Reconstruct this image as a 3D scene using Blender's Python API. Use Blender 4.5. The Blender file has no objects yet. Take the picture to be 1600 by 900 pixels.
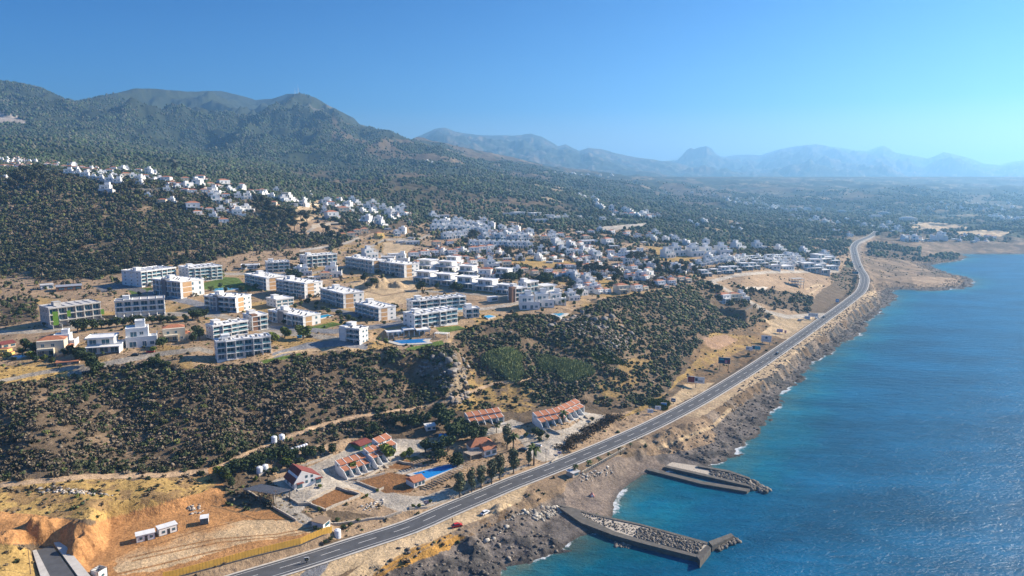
import bpy, math, random, time
import numpy as np
from mathutils import Vector, Matrix

T0 = time.time()
R = math.radians
random.seed(7)
RNG = np.random.default_rng(11)
scene = bpy.context.scene

# ------------------------------------------------------------------ camera
H_CAM, F_PX, PITCH = 140.0, 1101.0, math.atan(165.0 / 1101.0)
cam_data = bpy.data.cameras.new("camera")
cam = bpy.data.objects.new("camera", cam_data)
scene.collection.objects.link(cam)
cam.location = (0, 0, H_CAM)
cam.rotation_euler = (math.pi / 2 - PITCH, 0, 0)
cam_data.sensor_width = 36.0
cam_data.lens = 36.0 * F_PX / 1600.0
cam_data.clip_start = 1.0
cam_data.clip_end = 80000.0
scene.camera = cam

# ------------------------------------------------------------------ world, sun, exposure
SUN_AZ, SUN_EL = R(66), R(28)          # azimuth clockwise from +Y
world = bpy.data.worlds.new("World")
scene.world = world
world.use_nodes = True
wn = world.node_tree
wn.nodes.clear()
w_out = wn.nodes.new("ShaderNodeOutputWorld")
w_bg = wn.nodes.new("ShaderNodeBackground")
w_sky = wn.nodes.new("ShaderNodeTexSky")
w_sky.sky_type = 'NISHITA'
w_sky.sun_disc = False
w_sky.sun_elevation = SUN_EL
w_sky.sun_rotation = SUN_AZ
w_sky.altitude = 0
w_sky.air_density = 1.0
w_sky.dust_density = 0.3
w_sky.ozone_density = 2.5
w_hs = wn.nodes.new("ShaderNodeHueSaturation")
w_hs.inputs['Saturation'].default_value = 1.1
w_hs.inputs['Hue'].default_value = 0.5
w_hs.inputs['Value'].default_value = 1.0
wn.links.new(w_sky.outputs[0], w_hs.inputs['Color'])
w_mx = wn.nodes.new("ShaderNodeMix"); w_mx.data_type = 'RGBA'; w_mx.blend_type = 'MULTIPLY'; w_mx.inputs[0].default_value = 1
w_tc = wn.nodes.new("ShaderNodeTexCoord"); w_sp = wn.nodes.new("ShaderNodeSeparateXYZ"); w_cr = wn.nodes.new("ShaderNodeValToRGB")
wn.links.new(w_tc.outputs['Generated'], w_sp.inputs[0]); wn.links.new(w_sp.outputs['Z'], w_cr.inputs[0])
w_cr.color_ramp.elements[0].position = 0.0; w_cr.color_ramp.elements[0].color = (1.0, .80, .86, 1)
w_cr.color_ramp.elements[1].position = .26; w_cr.color_ramp.elements[1].color = (.0, .33, .70, 1)
w_e = w_cr.color_ramp.elements.new(.10); w_e.color = (.12, .45, .82, 1)
w_e = w_cr.color_ramp.elements.new(.6); w_e.color = (.42, .66, 1.0, 1)
wn.links.new(w_cr.outputs[0], w_mx.inputs[7])
wn.links.new(w_hs.outputs[0], w_mx.inputs[6])
wn.links.new(w_mx.outputs[2], w_bg.inputs['Color'])
w_bg.inputs['Strength'].default_value = 0.07
wn.links.new(w_bg.outputs[0], w_out.inputs['Surface'])

sun_d = bpy.data.lights.new("sun", 'SUN')
sun_d.energy = 5.0
sun_d.angle = R(0.5)
sun_d.color = (1.0, 0.87, 0.70)
sun = bpy.data.objects.new("sun", sun_d)
scene.collection.objects.link(sun)
sd = Vector((math.sin(SUN_AZ) * math.cos(SUN_EL), math.cos(SUN_AZ) * math.cos(SUN_EL), math.sin(SUN_EL)))
sun.rotation_euler = sd.to_track_quat('Z', 'Y').to_euler()
sun.location = (300, 100, 400)

scene.view_settings.view_transform = 'Standard'
scene.view_settings.look = 'None'
scene.view_settings.exposure = 1.2
scene.view_settings.gamma = 1.0
scene.render.engine = 'CYCLES'
cy = scene.cycles
cy.max_bounces = 6
cy.diffuse_bounces = 2
cy.glossy_bounces = 2
cy.transmission_bounces = 2
cy.volume_bounces = 1
cy.transparent_max_bounces = 6
cy.use_denoising = True
cy.caustics_reflective = False
cy.caustics_refractive = False

# ------------------------------------------------------------------ small maths helpers
CP, SP = math.cos(PITCH), math.sin(PITCH)


def ray_te(u, v):
    """screen position of the photograph -> (x/y, dz/dy) of the sight line"""
    cx = (np.asarray(u, float) - 800.0) / F_PX
    cyy = (450.0 - np.asarray(v, float)) / F_PX
    fy = CP + cyy * SP
    fz = -SP + cyy * CP
    return cx / fy, fz / fy


def project(x, y, z):
    dy = np.maximum(y, 1e-3)
    dz = z - H_CAM
    depth = dy * CP - dz * SP
    up = dy * SP + dz * CP
    return 800.0 + F_PX * x / depth, 450.0 - F_PX * up / depth


def on_level(u, v, z):
    s, te = ray_te(u, v)
    y = (z - H_CAM) / te
    return s * y, y


def _hash(ix, iy, seed):
    n = (ix.astype(np.int64) * 374761393 + iy.astype(np.int64) * 668265263 + seed * 974634777) & 0x7fffffff
    n = ((n ^ (n >> 13)) * 1274126177) & 0x7fffffff
    n = (n ^ (n >> 16)) & 0xffff
    return n / 65535.0


def vnoise(x, y, seed=0):
    ix, iy = np.floor(x), np.floor(y)
    fx, fy = x - ix, y - iy
    fx = fx * fx * (3 - 2 * fx)
    fy = fy * fy * (3 - 2 * fy)
    a = _hash(ix, iy, seed); b = _hash(ix + 1, iy, seed)
    c = _hash(ix, iy + 1, seed); d = _hash(ix + 1, iy + 1, seed)
    return (a + (b - a) * fx) * (1 - fy) + (c + (d - c) * fx) * fy


def fbm(x, y, octv=4, seed=0, ridged=False):
    t = np.zeros(np.broadcast(x, y).shape); amp = 1.0; tot = 0.0
    for o in range(octv):
        n = vnoise(x, y, seed + o * 17)
        if ridged:
            n = 1 - np.abs(2 * n - 1)
        t += amp * n; tot += amp
        x = x * 2.03 + 13.7; y = y * 2.03 - 7.1; amp *= 0.5
    return t / tot


def sstep(a, b, x):
    t = np.clip((x - a) / (b - a), 0, 1)
    return t * t * (3 - 2 * t)


def in_poly(px, py, poly):
    inside = np.zeros(px.shape, bool)
    n = len(poly)
    for i in range(n):
        x1, y1 = poly[i]; x2, y2 = poly[(i + 1) % n]
        if y1 == y2:
            continue
        c = ((y1 > py) != (y2 > py)) & (px < (x2 - x1) * (py - y1) / (y2 - y1) + x1)
        inside ^= c
    return inside


def dist_line(px, py, pts, want_t=False):
    best = np.full(px.shape, 1e18); bt = np.zeros(px.shape)
    for i in range(len(pts) - 1):
        x1, y1 = pts[i][0], pts[i][1]; x2, y2 = pts[i + 1][0], pts[i + 1][1]
        dx, dy = x2 - x1, y2 - y1
        l2 = dx * dx + dy * dy + 1e-12
        t = np.clip(((px - x1) * dx + (py - y1) * dy) / l2, 0, 1)
        d = (px - x1 - t * dx) ** 2 + (py - y1 - t * dy) ** 2
        m = d < best
        best = np.where(m, d, best)
        if want_t:
            bt = np.where(m, i + t, bt)
    return (np.sqrt(best), bt) if want_t else np.sqrt(best)


# ------------------------------------------------------------------ terrain
# control points: image position of the photograph and the height of the ground there
CTRL = [
 # near left terraces
 (-60,1000,18),(150,1000,12),(400,1000,7),(600,1000,5),(-300,900,20),
 (0,900,17),(0,850,18),(0,800,21),(60,835,17.5),(130,830,17),(60,880,13.5),(110,880,13),(150,860,13),
 (150,800,20),(0,740,23),(150,740,21),(300,740,16),(250,790,18),(200,830,13),
 (250,840,12),(330,800,13),(430,810,12),(400,850,10),(300,870,10),(200,880,10.5),(340,760,14),
 (380,700,19),(420,700,17),
 # road line
 (370,900,7.5),(470,875,7.5),(560,848,7),(640,820,7),(720,783,7),(800,748,7),(850,728,7),(900,705,7),
 (960,678,7),(1020,650,7),(1080,618,7),(1130,590,7),(1180,560,7.5),(1240,522,8),(1290,490,9),(1325,468,10),
 (1348,450,12),(1351,435,14),(1341,420,17),(1336,400,20),(1336,385,22),(1345,375,24),(1362,368,26),(1372,358,28),
 # compound
 (420,760,12),(540,735,11),(600,700,12),(665,745,9),(620,780,8.5),(560,780,10),(500,790,11),(755,665,13),(760,710,9),(870,665,12),
 (930,665,8.5),(830,700,8.5),(700,735,8.5),(480,740,12),(700,690,11),(640,680,13),
 # scrub slope (left)
 (-100,680,29),(0,680,29),(-100,600,42),(0,610,42),(200,700,20),(200,650,27),(200,620,33),(200,580,42),(400,690,17),(400,655,23),(400,620,29),
 (400,585,36),(400,568,41),(540,670,17),(540,640,22),(540,610,28),(540,580,34),(540,553,41),(650,650,16),(650,620,21),
 (650,590,27),(640,545,42),(700,548,41),(720,560,33),(740,580,25),(740,620,18),
 # plateau front edge and plateau
 (-150,560,43),(0,575,43),(150,572,43),(300,570,43),(430,558,42),(560,545,42),(690,535,42),(740,505,44),(800,490,45),(880,495,44),
 (920,470,46),(1000,462,46),(1060,450,45),(1090,442,44),
 (-150,500,46),(0,500,47),(200,500,46),(400,500,46),(600,500,46),(700,480,46),(0,450,55),(150,450,54),(300,450,53),(450,450,52),(600,450,51),
 (750,450,50),(900,440,48),(1000,430,47),(1080,420,46),(300,420,58),(450,420,56),(600,420,55),(750,420,54),(900,410,52),
 (450,400,62),(600,400,60),(750,400,57),(900,390,56),(1050,395,53),(600,385,64),(750,380,62),(900,375,60),
 # slopes right of the nose, valley with reeds
 (760,560,31),(780,540,35),(800,520,40),(860,580,22),(860,555,27),(870,525,36),(800,610,17),(850,625,14),(800,640,14),(900,610,15),
 (940,590,18),(950,550,27),(950,510,37),(960,485,43),(1000,620,9),(1000,590,14),(1020,560,18),(1030,530,25),(1040,500,33),(1050,475,41),
 (1070,600,8),(1080,580,9),(1100,550,14),(1110,520,22),(1120,495,30),(1100,470,38),(1150,530,12),(1190,520,9),(1150,500,22),(1150,482,33),(1120,480,35),
 (1150,468,35),(1200,500,13),(1215,490,16),(1180,470,28),(1130,560,8),(1200,540,8),(1240,505,9),
 (1240,480,20),(1200,465,30),(1120,440,38),(1200,450,33),(1260,450,31),(1290,430,31),(1310,415,30),(1290,470,19),(1300,450,26),(1320,440,24),
 (1120,420,44),(1200,425,38),(1280,415,34),(1200,405,46),(1130,400,52),
 # right coast land
 (1100,640,5),(1150,600,4),(1170,570,4),(1250,545,4),(1290,520,4),(1320,490,4.5),(1360,450,8),(1380,440,7),(1400,420,9),(1430,440,6),(1480,440,5),(1500,440,3),
 (1380,400,16),(1430,395,14),(1480,400,6),(1420,380,18),(1500,385,14),(1600,385,12),(1750,385,12),(2200,380,12),
 (1420,360,24),(1500,360,22),(1600,365,18),(2200,350,20),
 (860,790,1.5),(900,770,2.5),(960,740,3),(1000,715,3),(840,830,1.2),(760,860,1.2),(700,850,4),(800,800,6),(860,760,6.5),(640,880,5),(700,900,1.5),(930,720,6),(1060,700,3.5),(1050,672,6),
 (1120,660,3.5),
]
# farther ground: image position and distance in metres
FAR = [
 (-200,430,630),(0,430,640),(150,430,640),(-200,400,690),(0,400,690),(150,400,690),(300,400,720),(-200,350,790),(0,350,790),(150,350,800),(300,360,830),(400,370,850),(500,380,840),
 (-200,300,890),(0,300,890),(100,300,895),(200,310,900),(300,320,930),(0,275,985),(100,273,990),(200,284,985),(310,296,1010),(400,345,930),(420,320,1010),(500,352,950),(520,335,1030),(600,365,930),(640,346,1050),(0,258,1180),
 (-400,275,1000),(-100,240,1500),(-100,200,2600),
 (0,235,1600),(0,210,2300),(0,180,3300),
 (150,268,1150),(150,240,1700),(150,215,2600),(150,190,3600),
 (300,285,1150),(300,268,1500),(300,250,2000),(300,230,2900),(300,200,3900),
 (420,298,1200),(430,282,1450),(430,262,2000),(430,245,2900),(430,220,4100),
 (500,322,1120),(500,300,1350),(520,292,1700),(520,285,1950),(520,270,2500),(520,255,3300),(540,235,4500),
 (600,335,1150),(600,318,1280),(600,298,1500),(600,284,1700),(600,272,2200),(600,258,3100),(620,240,4600),
 (700,345,1120),(700,328,1320),(700,312,1460),(700,296,1650),(700,280,2050),(700,265,2900),(700,248,4200),
 (800,350,1150),(800,332,1400),(800,318,1560),(800,303,1760),(800,288,2200),(800,270,3200),(800,255,4600),
 (900,352,1200),(900,335,1550),(900,322,1800),(900,305,2200),(900,288,3000),(900,272,4200),
 (1000,375,1050),(1000,355,1300),(1000,335,1750),(1000,315,2500),(1000,295,3700),(1000,278,5200),
 (1100,380,1150),(1100,360,1420),(1100,340,1950),(1100,318,2900),(1100,298,4400),(1100,286,6000),
 (1200,385,1200),(1200,360,1600),(1200,340,2200),(1200,318,3500),(1200,300,5500),
 (1300,390,1250),(1300,360,1750),(1300,340,2300),(1300,318,3900),(1300,304,6400),
 (1400,350,2050),(1400,330,3000),(1400,312,5500),(1500,340,2500),(1500,320,4500),(1500,305,8000),
 (1600,345,2350),(1600,325,3700),(1600,305,8000),(2200,320,4000),(2200,300,10000),
 (0,150,5000),(0,170,9000),(1300,296,11000),(1000,286,9000),(800,270,9000),(600,262,9000),(1600,298,14000),(300,180,9000),(1000,292,20000),(0,250,20000),(2200,297,20000),
]
_c = []
for u, v, z in CTRL:
    s, te = ray_te(u, v)
    y = (z - H_CAM) / te if v > 290 else 900.0
    if v <= 290:
        y = (z - H_CAM) / te if te * (z - H_CAM) > 0 and abs(te) > 0.004 else 920.0
        y = min(max(y, 880.0), 960.0); z = H_CAM + te * y
    _c.append((s, math.log(y), z / (1 + y / 1500.0)))
for u, v, y in FAR:
    s, te = ray_te(u, v)
    z = H_CAM + te * y
    _c.append((s, math.log(y), z / (1 + y / 1500.0)))
_c = np.array(_c)
SX = 1.6


def _phi(d2):
    return np.sqrt(d2 + 0.02 ** 2)


_P = np.stack([_c[:, 0] * SX, _c[:, 1]], 1)
_n = len(_P)
_A = np.zeros((_n + 3, _n + 3))
_A[:_n, :_n] = _phi(((_P[:, None] - _P[None]) ** 2).sum(2)) - np.eye(_n) * 0.006
_A[:_n, _n:] = np.column_stack([np.ones(_n), _P]); _A[_n:, :_n] = _A[:_n, _n:].T
_W = np.linalg.solve(_A, np.concatenate([_c[:, 2], np.zeros(3)]))


def base_height(s, ly):
    out = _W[_n] + _W[_n + 1] * s * SX + _W[_n + 2] * ly
    for i in range(_n):
        out = out + _W[i] * _phi((s * SX - _P[i, 0]) ** 2 + (ly - _P[i, 1]) ** 2)
    return out * (1 + np.exp(ly) / 1500.0)


COAST_PX = [(200,1400),(500,1060),(620,975),(700,930),(780,898),(838,880),(872,862),(905,838),(940,830),(956,806),(957,786),(966,770),(985,754),
 (1008,742),(1035,738),(1075,728),(1105,732),(1122,724),(1145,708),(1165,690),(1186,676),(1198,655),(1216,635),(1226,612),(1248,590),(1270,568),
 (1296,548),(1315,534),(1342,520),(1356,503),(1370,488),(1386,476),(1400,464),(1391,457),(1405,452),(1440,454),(1480,453),
 (1505,449),(1524,440),(1508,433),(1488,430),(1462,421),(1450,414),(1472,411),(1500,407),(1509,401),(1495,397.5),(1530,396.5),
 (1600,397),(1750,399),(2200,392),(3600,385)]
COAST = [tuple(float(a) for a in on_level(u, v, 0.0)) for u, v in COAST_PX]
LAND = COAST + [(30000, 30000), (-30000, 30000), (-30000, -200), (-200, -200)]

ROAD_PX = [(180,972,7),(280,937,7),(370,908,7.3),(470,878,7.3),(560,849,7),(640,823,7),(700,797,7),(760,772,7),(800,755,7),(850,736,7),(900,716,7),(960,691,7),(1020,664,7),
 (1067,640,7),(1100,622,7),(1142,597,7),(1180,573,7.5),(1207,555,8),(1245,529,8.3),(1283,502,9),(1310,483,9.7),(1331,467,10.5),(1345,455,12),(1350,443,13.5),(1350,432,15),(1343,420,17),
 (1338,408,19),(1335,396,20.5),(1334,386,22),(1341,377,24),(1360,369,26),(1370,361,28)]
_r = [(*[float(a) for a in on_level(u, v, z)], z) for u, v, z in ROAD_PX]


def spline(pts, step):
    """Catmull-Rom through points, resampled"""
    P = [np.array(p, float) for p in pts]
    P = [2 * P[0] - P[1]] + P + [2 * P[-1] - P[-2]]
    out = []
    for i in range(1, len(P) - 2):
        n = max(2, int(np.linalg.norm(P[i + 1][:2] - P[i][:2]) / step))
        for k in range(n):
            t = k / n
            out.append(0.5 * ((2 * P[i]) + (-P[i - 1] + P[i + 1]) * t + (2 * P[i - 1] - 5 * P[i] + 4 * P[i + 1] - P[i + 2]) * t * t
                              + (-P[i - 1] + 3 * P[i] - 3 * P[i + 1] + P[i + 2]) * t ** 3))
    out.append(P[-2])
    return out


ROAD = spline(_r, 6.0)
ROAD_COARSE = ROAD[::3] + [ROAD[-1]]

# ridges of the range: crest line in the photograph and distance, foot distance
RIDGES = [
 (6200., 2300., [(-500,150),(-100,120),(0,127),(25,130),(45,134),(66,139),(90,150),(118,160),(150,152),(185,144),(212,138),(245,139),(290,143),(345,142),
   (372,148),(400,156),(425,154),(448,147),(470,146),(492,152),(512,164),(535,175),(552,184),(562,194),(590,202),(612,206),(640,219),(700,236),(790,256),(900,280)], 1.0),
 (10500., 6500., [(480,262),(560,240),(600,225),(640,219),(662,209),(680,201),(694,199),(712,206),(750,211),(800,212),(830,209),(846,213),(862,222),(872,228),(884,225),
   (896,232),(905,236),(920,231),(940,233),(965,240),(990,245),(1020,249),(1060,257),(1100,268),(1180,284)], 0.6),
 (16000., 7000., [(960,262),(1010,254),(1040,251),(1058,250),(1066,243),(1072,235),(1080,231),(1085,233),(1092,230),(1104,228),(1112,232),(1118,239),(1126,244),
   (1134,245),(1150,242),(1190,242),(1215,234),(1245,228),(1275,225),(1300,229),(1330,234),(1355,236),(1370,230),(1380,227),(1390,232),(1400,238),
   (1425,243),(1448,248),(1462,243),(1475,238),(1495,242),(1520,249),(1540,256),(1562,258),(1585,252),(1610,250),(1700,262),(1800,256),(2000,275)], 0.35),
]


def ridge_height(s, y, zb):
    out = np.array(zb)
    sc = (1 + np.log(np.maximum(y, 10)))
    for k, (yc, yf, crest, namp) in enumerate(RIDGES):
        cs = []; ct = []
        for u, v in crest:
            a, te = ray_te(u, v); cs.append(float(a)); ct.append(H_CAM + float(te) * yc + 22)
        top = np.interp(s, cs, ct)
        foot = np.minimum(zb, top - 20)
        t = (y - yf) / (yc - yf)
        x = s * y
        # spurs running down towards the viewer
        sp = fbm(x / (900.0 + 500 * k) + y / 5000.0 + 5 * k, y / 2600.0, 4, 40 + k, True) - 0.62
        sp2 = fbm(x / 260.0, y / 420.0, 3, 60 + k, True) - 0.6
        prof = np.where(t < 1, np.clip(t, 0, 1) ** (1.5, 1.25, 1.12)[k], np.clip(1 - (t - 1) * 1.3, 0, 1))
        hh = foot + (top - foot) * prof
        env = np.clip(t, 0, 1) * np.clip(1 - t, 0, 1) * 4
        rel = (top - foot)
        sp3 = fbm(x / 95., y / 150., 3, 66 + k, True) - 0.6
        hh = hh + env * rel * (sp * .8 + sp2 * 0.30 + sp3 * .12) * (1.0 if k == 0 else 0.8) + rel * 0.02 * namp * (fbm(x / 90., y / 300., 3, 70 + k) - 0.5) * (t > 0.4)
        out = np.maximum(out, np.where(t > 0, hh, zb))
    return out


NEARY, FARY = 70.0, 24000.0
ly = np.concatenate([np.linspace(math.log(NEARY), math.log(195), 40, endpoint=False),
                     np.linspace(math.log(195), math.log(700), 640, endpoint=False),
                     np.linspace(math.log(700), math.log(2300), 430, endpoint=False),
                     np.linspace(math.log(2300), math.log(FARY), 300)])
ys = np.exp(ly)
ss = np.concatenate([np.linspace(-1.9, -0.82, 60, endpoint=False), np.linspace(-0.82, 0.82, 980, endpoint=False), np.linspace(0.82, 2.1, 60)])
NY, NS = len(ly), len(ss)
# base surface on a coarser grid, then interpolated
cly = ly[::5]; cly = np.append(cly, ly[-1]) if cly[-1] != ly[-1] else cly
css = ss[::5]; css = np.append(css, ss[-1]) if css[-1] != ss[-1] else css
_B = base_height(css[None, :] + 0 * cly[:, None], cly[:, None] + 0 * css[None, :])


def bil(G, gy, gx, qy, qx):
    iy = np.clip(np.searchsorted(gy, qy) - 1, 0, len(gy) - 2); ix = np.clip(np.searchsorted(gx, qx) - 1, 0, len(gx) - 2)
    fy = np.clip((qy - gy[iy]) / (gy[iy + 1] - gy[iy]), 0, 1); fx = np.clip((qx - gx[ix]) / (gx[ix + 1] - gx[ix]), 0, 1)
    return (G[iy, ix] * (1 - fx) + G[iy, ix + 1] * fx) * (1 - fy) + (G[iy + 1, ix] * (1 - fx) + G[iy + 1, ix + 1] * fx) * fy


S2, L2 = np.meshgrid(ss, ly)
Y2 = np.exp(L2); X2 = S2 * Y2
Z = bil(_B, cly, css, L2, S2)
U0, V0 = project(X2, Y2, Z)          # where each ground point sits in the photograph

def blur(M, r):
    M = M.astype(np.float64)
    for ax in (0, 1):
        n = M.shape[ax]
        c = np.cumsum(np.insert(M, 0, 0, axis=ax), axis=ax)
        hi = np.minimum(np.arange(n) + r + 1, n); lo = np.maximum(np.arange(n) - r, 0)
        M = (np.take(c, hi, ax) - np.take(c, lo, ax)) / (hi - lo).reshape((-1, 1) if ax == 0 else (1, -1))
    return M


# relief of its own: rough slopes, gullies far out
rough = fbm(X2 / 14., Y2 / 14., 4, 3) - 0.5
gully = fbm(X2 / 130., Y2 / 190., 4, 9, True) - 0.62
big = fbm(X2 / 420., Y2 / 420., 4, 14, True) - 0.62
settled = in_poly(U0, V0, [(-400,600),(0,580),(440,562),(700,530),(750,500),(900,470),(1090,440),(1320,400),(1300,385),(900,360),(650,350),(500,385),(300,420),(-400,430)])
amp = 1.0 - 0.65 * blur(settled, 14)
amp = amp * (1 - 0.4 * sstep(350, 300, Y2))
farw = sstep(1050, 1700, Y2)
Z = Z + rough * 3.0 * amp * (1 + 1.5 * farw)
Z = Z + gully * 26 * farw + big * 60 * sstep(1500, 3000, Y2) * (1 - 0.9 * sstep(0.35, 0.55, S2))
slope_w = in_poly(U0, V0, [(0,730),(0,620),(430,580),(700,560),(900,510),(1080,480),(1180,500),(1100,560),(1000,610),(700,640),(300,730)])
Z = Z + gully * 6 * blur(slope_w, 18)
Z = ridge_height(S2, Y2, Z)
te_top = np.full(S2.shape, -9.0)
for yc_, yf_, crest_, na_ in RIDGES:
    cs_ = [float(ray_te(u, v)[0]) for u, v in crest_]; ct_ = [float(ray_te(u, v)[1]) for u, v in crest_]
    te_top = np.maximum(te_top, np.interp(S2, cs_, ct_) + .0016 * (fbm(S2 * 90., S2 * 0, 4, 77) - .5))
Z = np.where(Y2 > 1500, np.minimum(Z, H_CAM + te_top * Y2), Z)
Z = np.where(Z > 950, 950 + 110 * np.tanh((Z - 950) / 110), Z)

# coast
Dc = np.full(X2.shape, 1e9)
near_coast = (S2 > -0.6) & (Y2 < 4500)
Dc[near_coast] = dist_line(X2[near_coast], Y2[near_coast], COAST)
land = in_poly(X2, Y2, LAND)
Dc = np.where(land, Dc, -Dc)
jag = (fbm(X2 / 9., Y2 / 9., 3, 21) - 0.5) * 9 + (fbm(X2 / 30., Y2 / 30., 2, 22) - 0.5) * 8
bay = np.hypot(X2 - on_level(1000, 780, 0)[0], Y2 - on_level(1000, 780, 0)[1]) < 55
jag = np.where(bay, jag * 0.2, jag)
Dj = Dc + jag * sstep(90, 0, np.abs(Dc))
lowz = np.minimum(np.maximum(Z, 0.8), 0.15 + 0.13 * np.maximum(Dj, 0) + 0.012 * np.maximum(Dj - 8, 0) ** 1.6)
rocky = sstep(0.45, 0.75, fbm(X2 / 6., Y2 / 6., 4, 31)) * np.where(bay, 0, 1) * sstep(32, 4, np.abs(Dj)) * np.where(Y2 < 230, .5, 1)
Z = np.where(Dj > 0, lowz, np.maximum(0.10 * Dj, -9)) + rocky * 1.3 * sstep(-8, 2, Dj)
Z = np.where(land & (Dj > 60), np.maximum(Z, 1.5), Z)

# road bed and its seaward bench
rd, rt = np.full(X2.shape, 1e9), np.zeros(X2.shape)
m = (Y2 < 2300) & (S2 > -1.0) & (V0 > 340)
d_, t_ = dist_line(X2[m], Y2[m], ROAD_COARSE, True)
rd[m] = d_; rt[m] = t_
rz = np.interp(rt, np.arange(len(ROAD_COARSE)), [p[2] for p in ROAD_COARSE])
wroad = sstep(10 + Y2 * 0.004, 4.6 + Y2 * 0.003, rd)
# seaward shelf: wide dirt strip beyond the road, then a cut bank falling to the shore
seaside = np.zeros(X2.shape, bool)
rx = np.interp(rt, np.arange(len(ROAD_COARSE)), [p[0] for p in ROAD_COARSE])
ry = np.interp(rt, np.arange(len(ROAD_COARSE)), [p[1] for p in ROAD_COARSE])
tx = np.interp(rt + .5, np.arange(len(ROAD_COARSE)), [p[0] for p in ROAD_COARSE]) - np.interp(rt - .5, np.arange(len(ROAD_COARSE)), [p[0] for p in ROAD_COARSE])
ty = np.interp(rt + .5, np.arange(len(ROAD_COARSE)), [p[1] for p in ROAD_COARSE]) - np.interp(rt - .5, np.arange(len(ROAD_COARSE)), [p[1] for p in ROAD_COARSE])
cross = tx * (Y2 - ry) - ty * (X2 - rx)
seaside = cross < 0
shelf = 11.5 + 6 * fbm(rt / 3., rt * 0, 2, 5) + 3.0 * (fbm(X2 / 5., Y2 / 5., 2, 6) - .5)
wsh = sstep(shelf + 6.5, shelf, rd) * seaside * (rd < 60) * (V0 > 470) * sstep(2, 14, Dj)
Z = Z * (1 - wsh) + np.maximum(Z, rz - 0.3) * wsh
w2 = seaside * sstep(shelf + 4, shelf + 9, rd) * (rd < 120) * (Dj > 0) * sstep(1060, 1110, U0) * (Y2 < 1050) * (V0 > 455)
Z = Z * (1 - w2) + (np.minimum(rz - 2.5, .25 + .075 * Dj) + rough * 1.1 + rocky * 1.1) * w2
Z = Z * (1 - wroad) + (rz - 0.25) * wroad


LY_, SS_ = ly, ss


def ground(x, y):
    x = np.asarray(x, float); y = np.asarray(y, float)
    return bil(Z, ly, ss, np.log(np.maximum(y, 1)), x / y)


def hit(u, v):
    """point of the ground seen at a position of the photograph"""
    s, te = ray_te(u, v)
    s = float(s); te = float(te)
    ix = int(np.clip(np.searchsorted(ss, s) - 1, 0, NS - 2)); f = (s - ss[ix]) / (ss[ix + 1] - ss[ix])
    col = np.maximum(Z[:, ix] * (1 - f) + Z[:, ix + 1] * f, 0.0)
    d = col - (H_CAM + te * ys)
    k = np.argmax(d > 0)
    if d[k] <= 0:
        k = NY - 1
    if k == 0:
        k = 1
    t = d[k - 1] / (d[k - 1] - d[k]) if d[k] != d[k - 1] else 0
    y = ys[k - 1] + (ys[k] - ys[k - 1]) * min(max(t, 0), 1)
    return Vector((s * y, y, max(float(ground(s * y, y)), 0.0)))


def flat(poly, z=None, soft=2.0, dz=0.0):
    """level a piece of ground: polygon traced on the ground"""
    global Z
    if z is None:
        z = hit(sum(p[0] for p in poly) / len(poly), sum(p[1] for p in poly) / len(poly)).z + dz
    W = [tuple(float(a) for a in on_level(u, v, z)) for u, v in poly]
    xs = [p[0] for p in W]; yy = [p[1] for p in W]
    mm = (X2 > min(xs) - 8) & (X2 < max(xs) + 8) & (Y2 > min(yy) - 8) & (Y2 < max(yy) + 8)
    px, py = X2[mm], Y2[mm]
    ins = in_poly(px, py, W)
    d = dist_line(px, py, W + [W[0]])
    w = np.where(ins, 1.0, sstep(soft, 0, d))
    Z[mm] = Z[mm] * (1 - w) + z * w


flat([(175,822),(330,790),(420,795),(500,812),(510,832),(330,885),(180,925),(90,925),(170,850)], None, 6)
flat([(455,765),(500,752),(620,700),(600,690),(560,700),(520,715),(440,735),(430,760)], None, 5)
flat([(520,745),(640,725),(735,745),(700,775),(620,800),(580,775)], None, 5)
flat([(600,535),(688,530),(700,545),(625,550)], None, 13, -1.5)
flat([(1115,478),(1150,472),(1182,474),(1165,486),(1118,484)], None, 3, 1.5)
flat([(50,858),(88,852),(165,925),(95,925)], 13.5, 4)


def mound(u, v, z0, hh, ru, seed=1):
    global Z
    p = hit(u, v)
    x, y = p.x, p.y
    mm = np.hypot(X2 - x, Y2 - y) < ru * 1.5
    d = np.hypot(X2[mm] - x, Y2[mm] - y) / ru + (fbm(X2[mm] / (ru * .5), Y2[mm] / (ru * .5), 3, seed) - .5) * .7
    Z[mm] += hh * sstep(1.0, 0.1, d) * (0.8 + .5 * fbm(X2[mm] / 2., Y2[mm] / 2., 3, seed + 3))


for a in [(592,446,51,7.5,15,1),(577,447,51,5,10,2),(622,448,51,4,9,3),
          (1040,684,5,2.4,8,4),(1055,678,5,2.8,8,5),(1075,674,5,2.8,9,6),(1095,678,4,2.2,8,7),(1035,697,4,1.3,6,8),(1060,692,4,1.5,6,9),
          (60,822,20,3.5,7,10),(15,850,19,3,9,11),(130,826,19,3,7,12),(125,858,15,3.5,5,14),(150,850,14,2,4,15),
          (740,852,3,2.5,6,13),(785,797,6,2.2,6,16),(835,782,6,2.0,6,17)]:
    mound(*a)
Z = Z * (1 - wroad) + (rz - 0.25) * wroad


def px_m(p):
    """photo pixels per metre at a point"""
    return F_PX / ((p[1]) * CP - (p[2] - H_CAM) * SP)

# ------------------------------------------------------------------ ground cover (albedo, per ground point) and planting densities
U, V = project(X2, Y2, Z)
jn = (fbm(U / 14., V / 7., 3, 51) - .5)
jn2 = (fbm(U / 14., V / 7., 3, 52) - .5)


def lin(r, g, b):
    return np.array([((c / 255.0) ** 2.2) for c in (r, g, b)])


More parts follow.
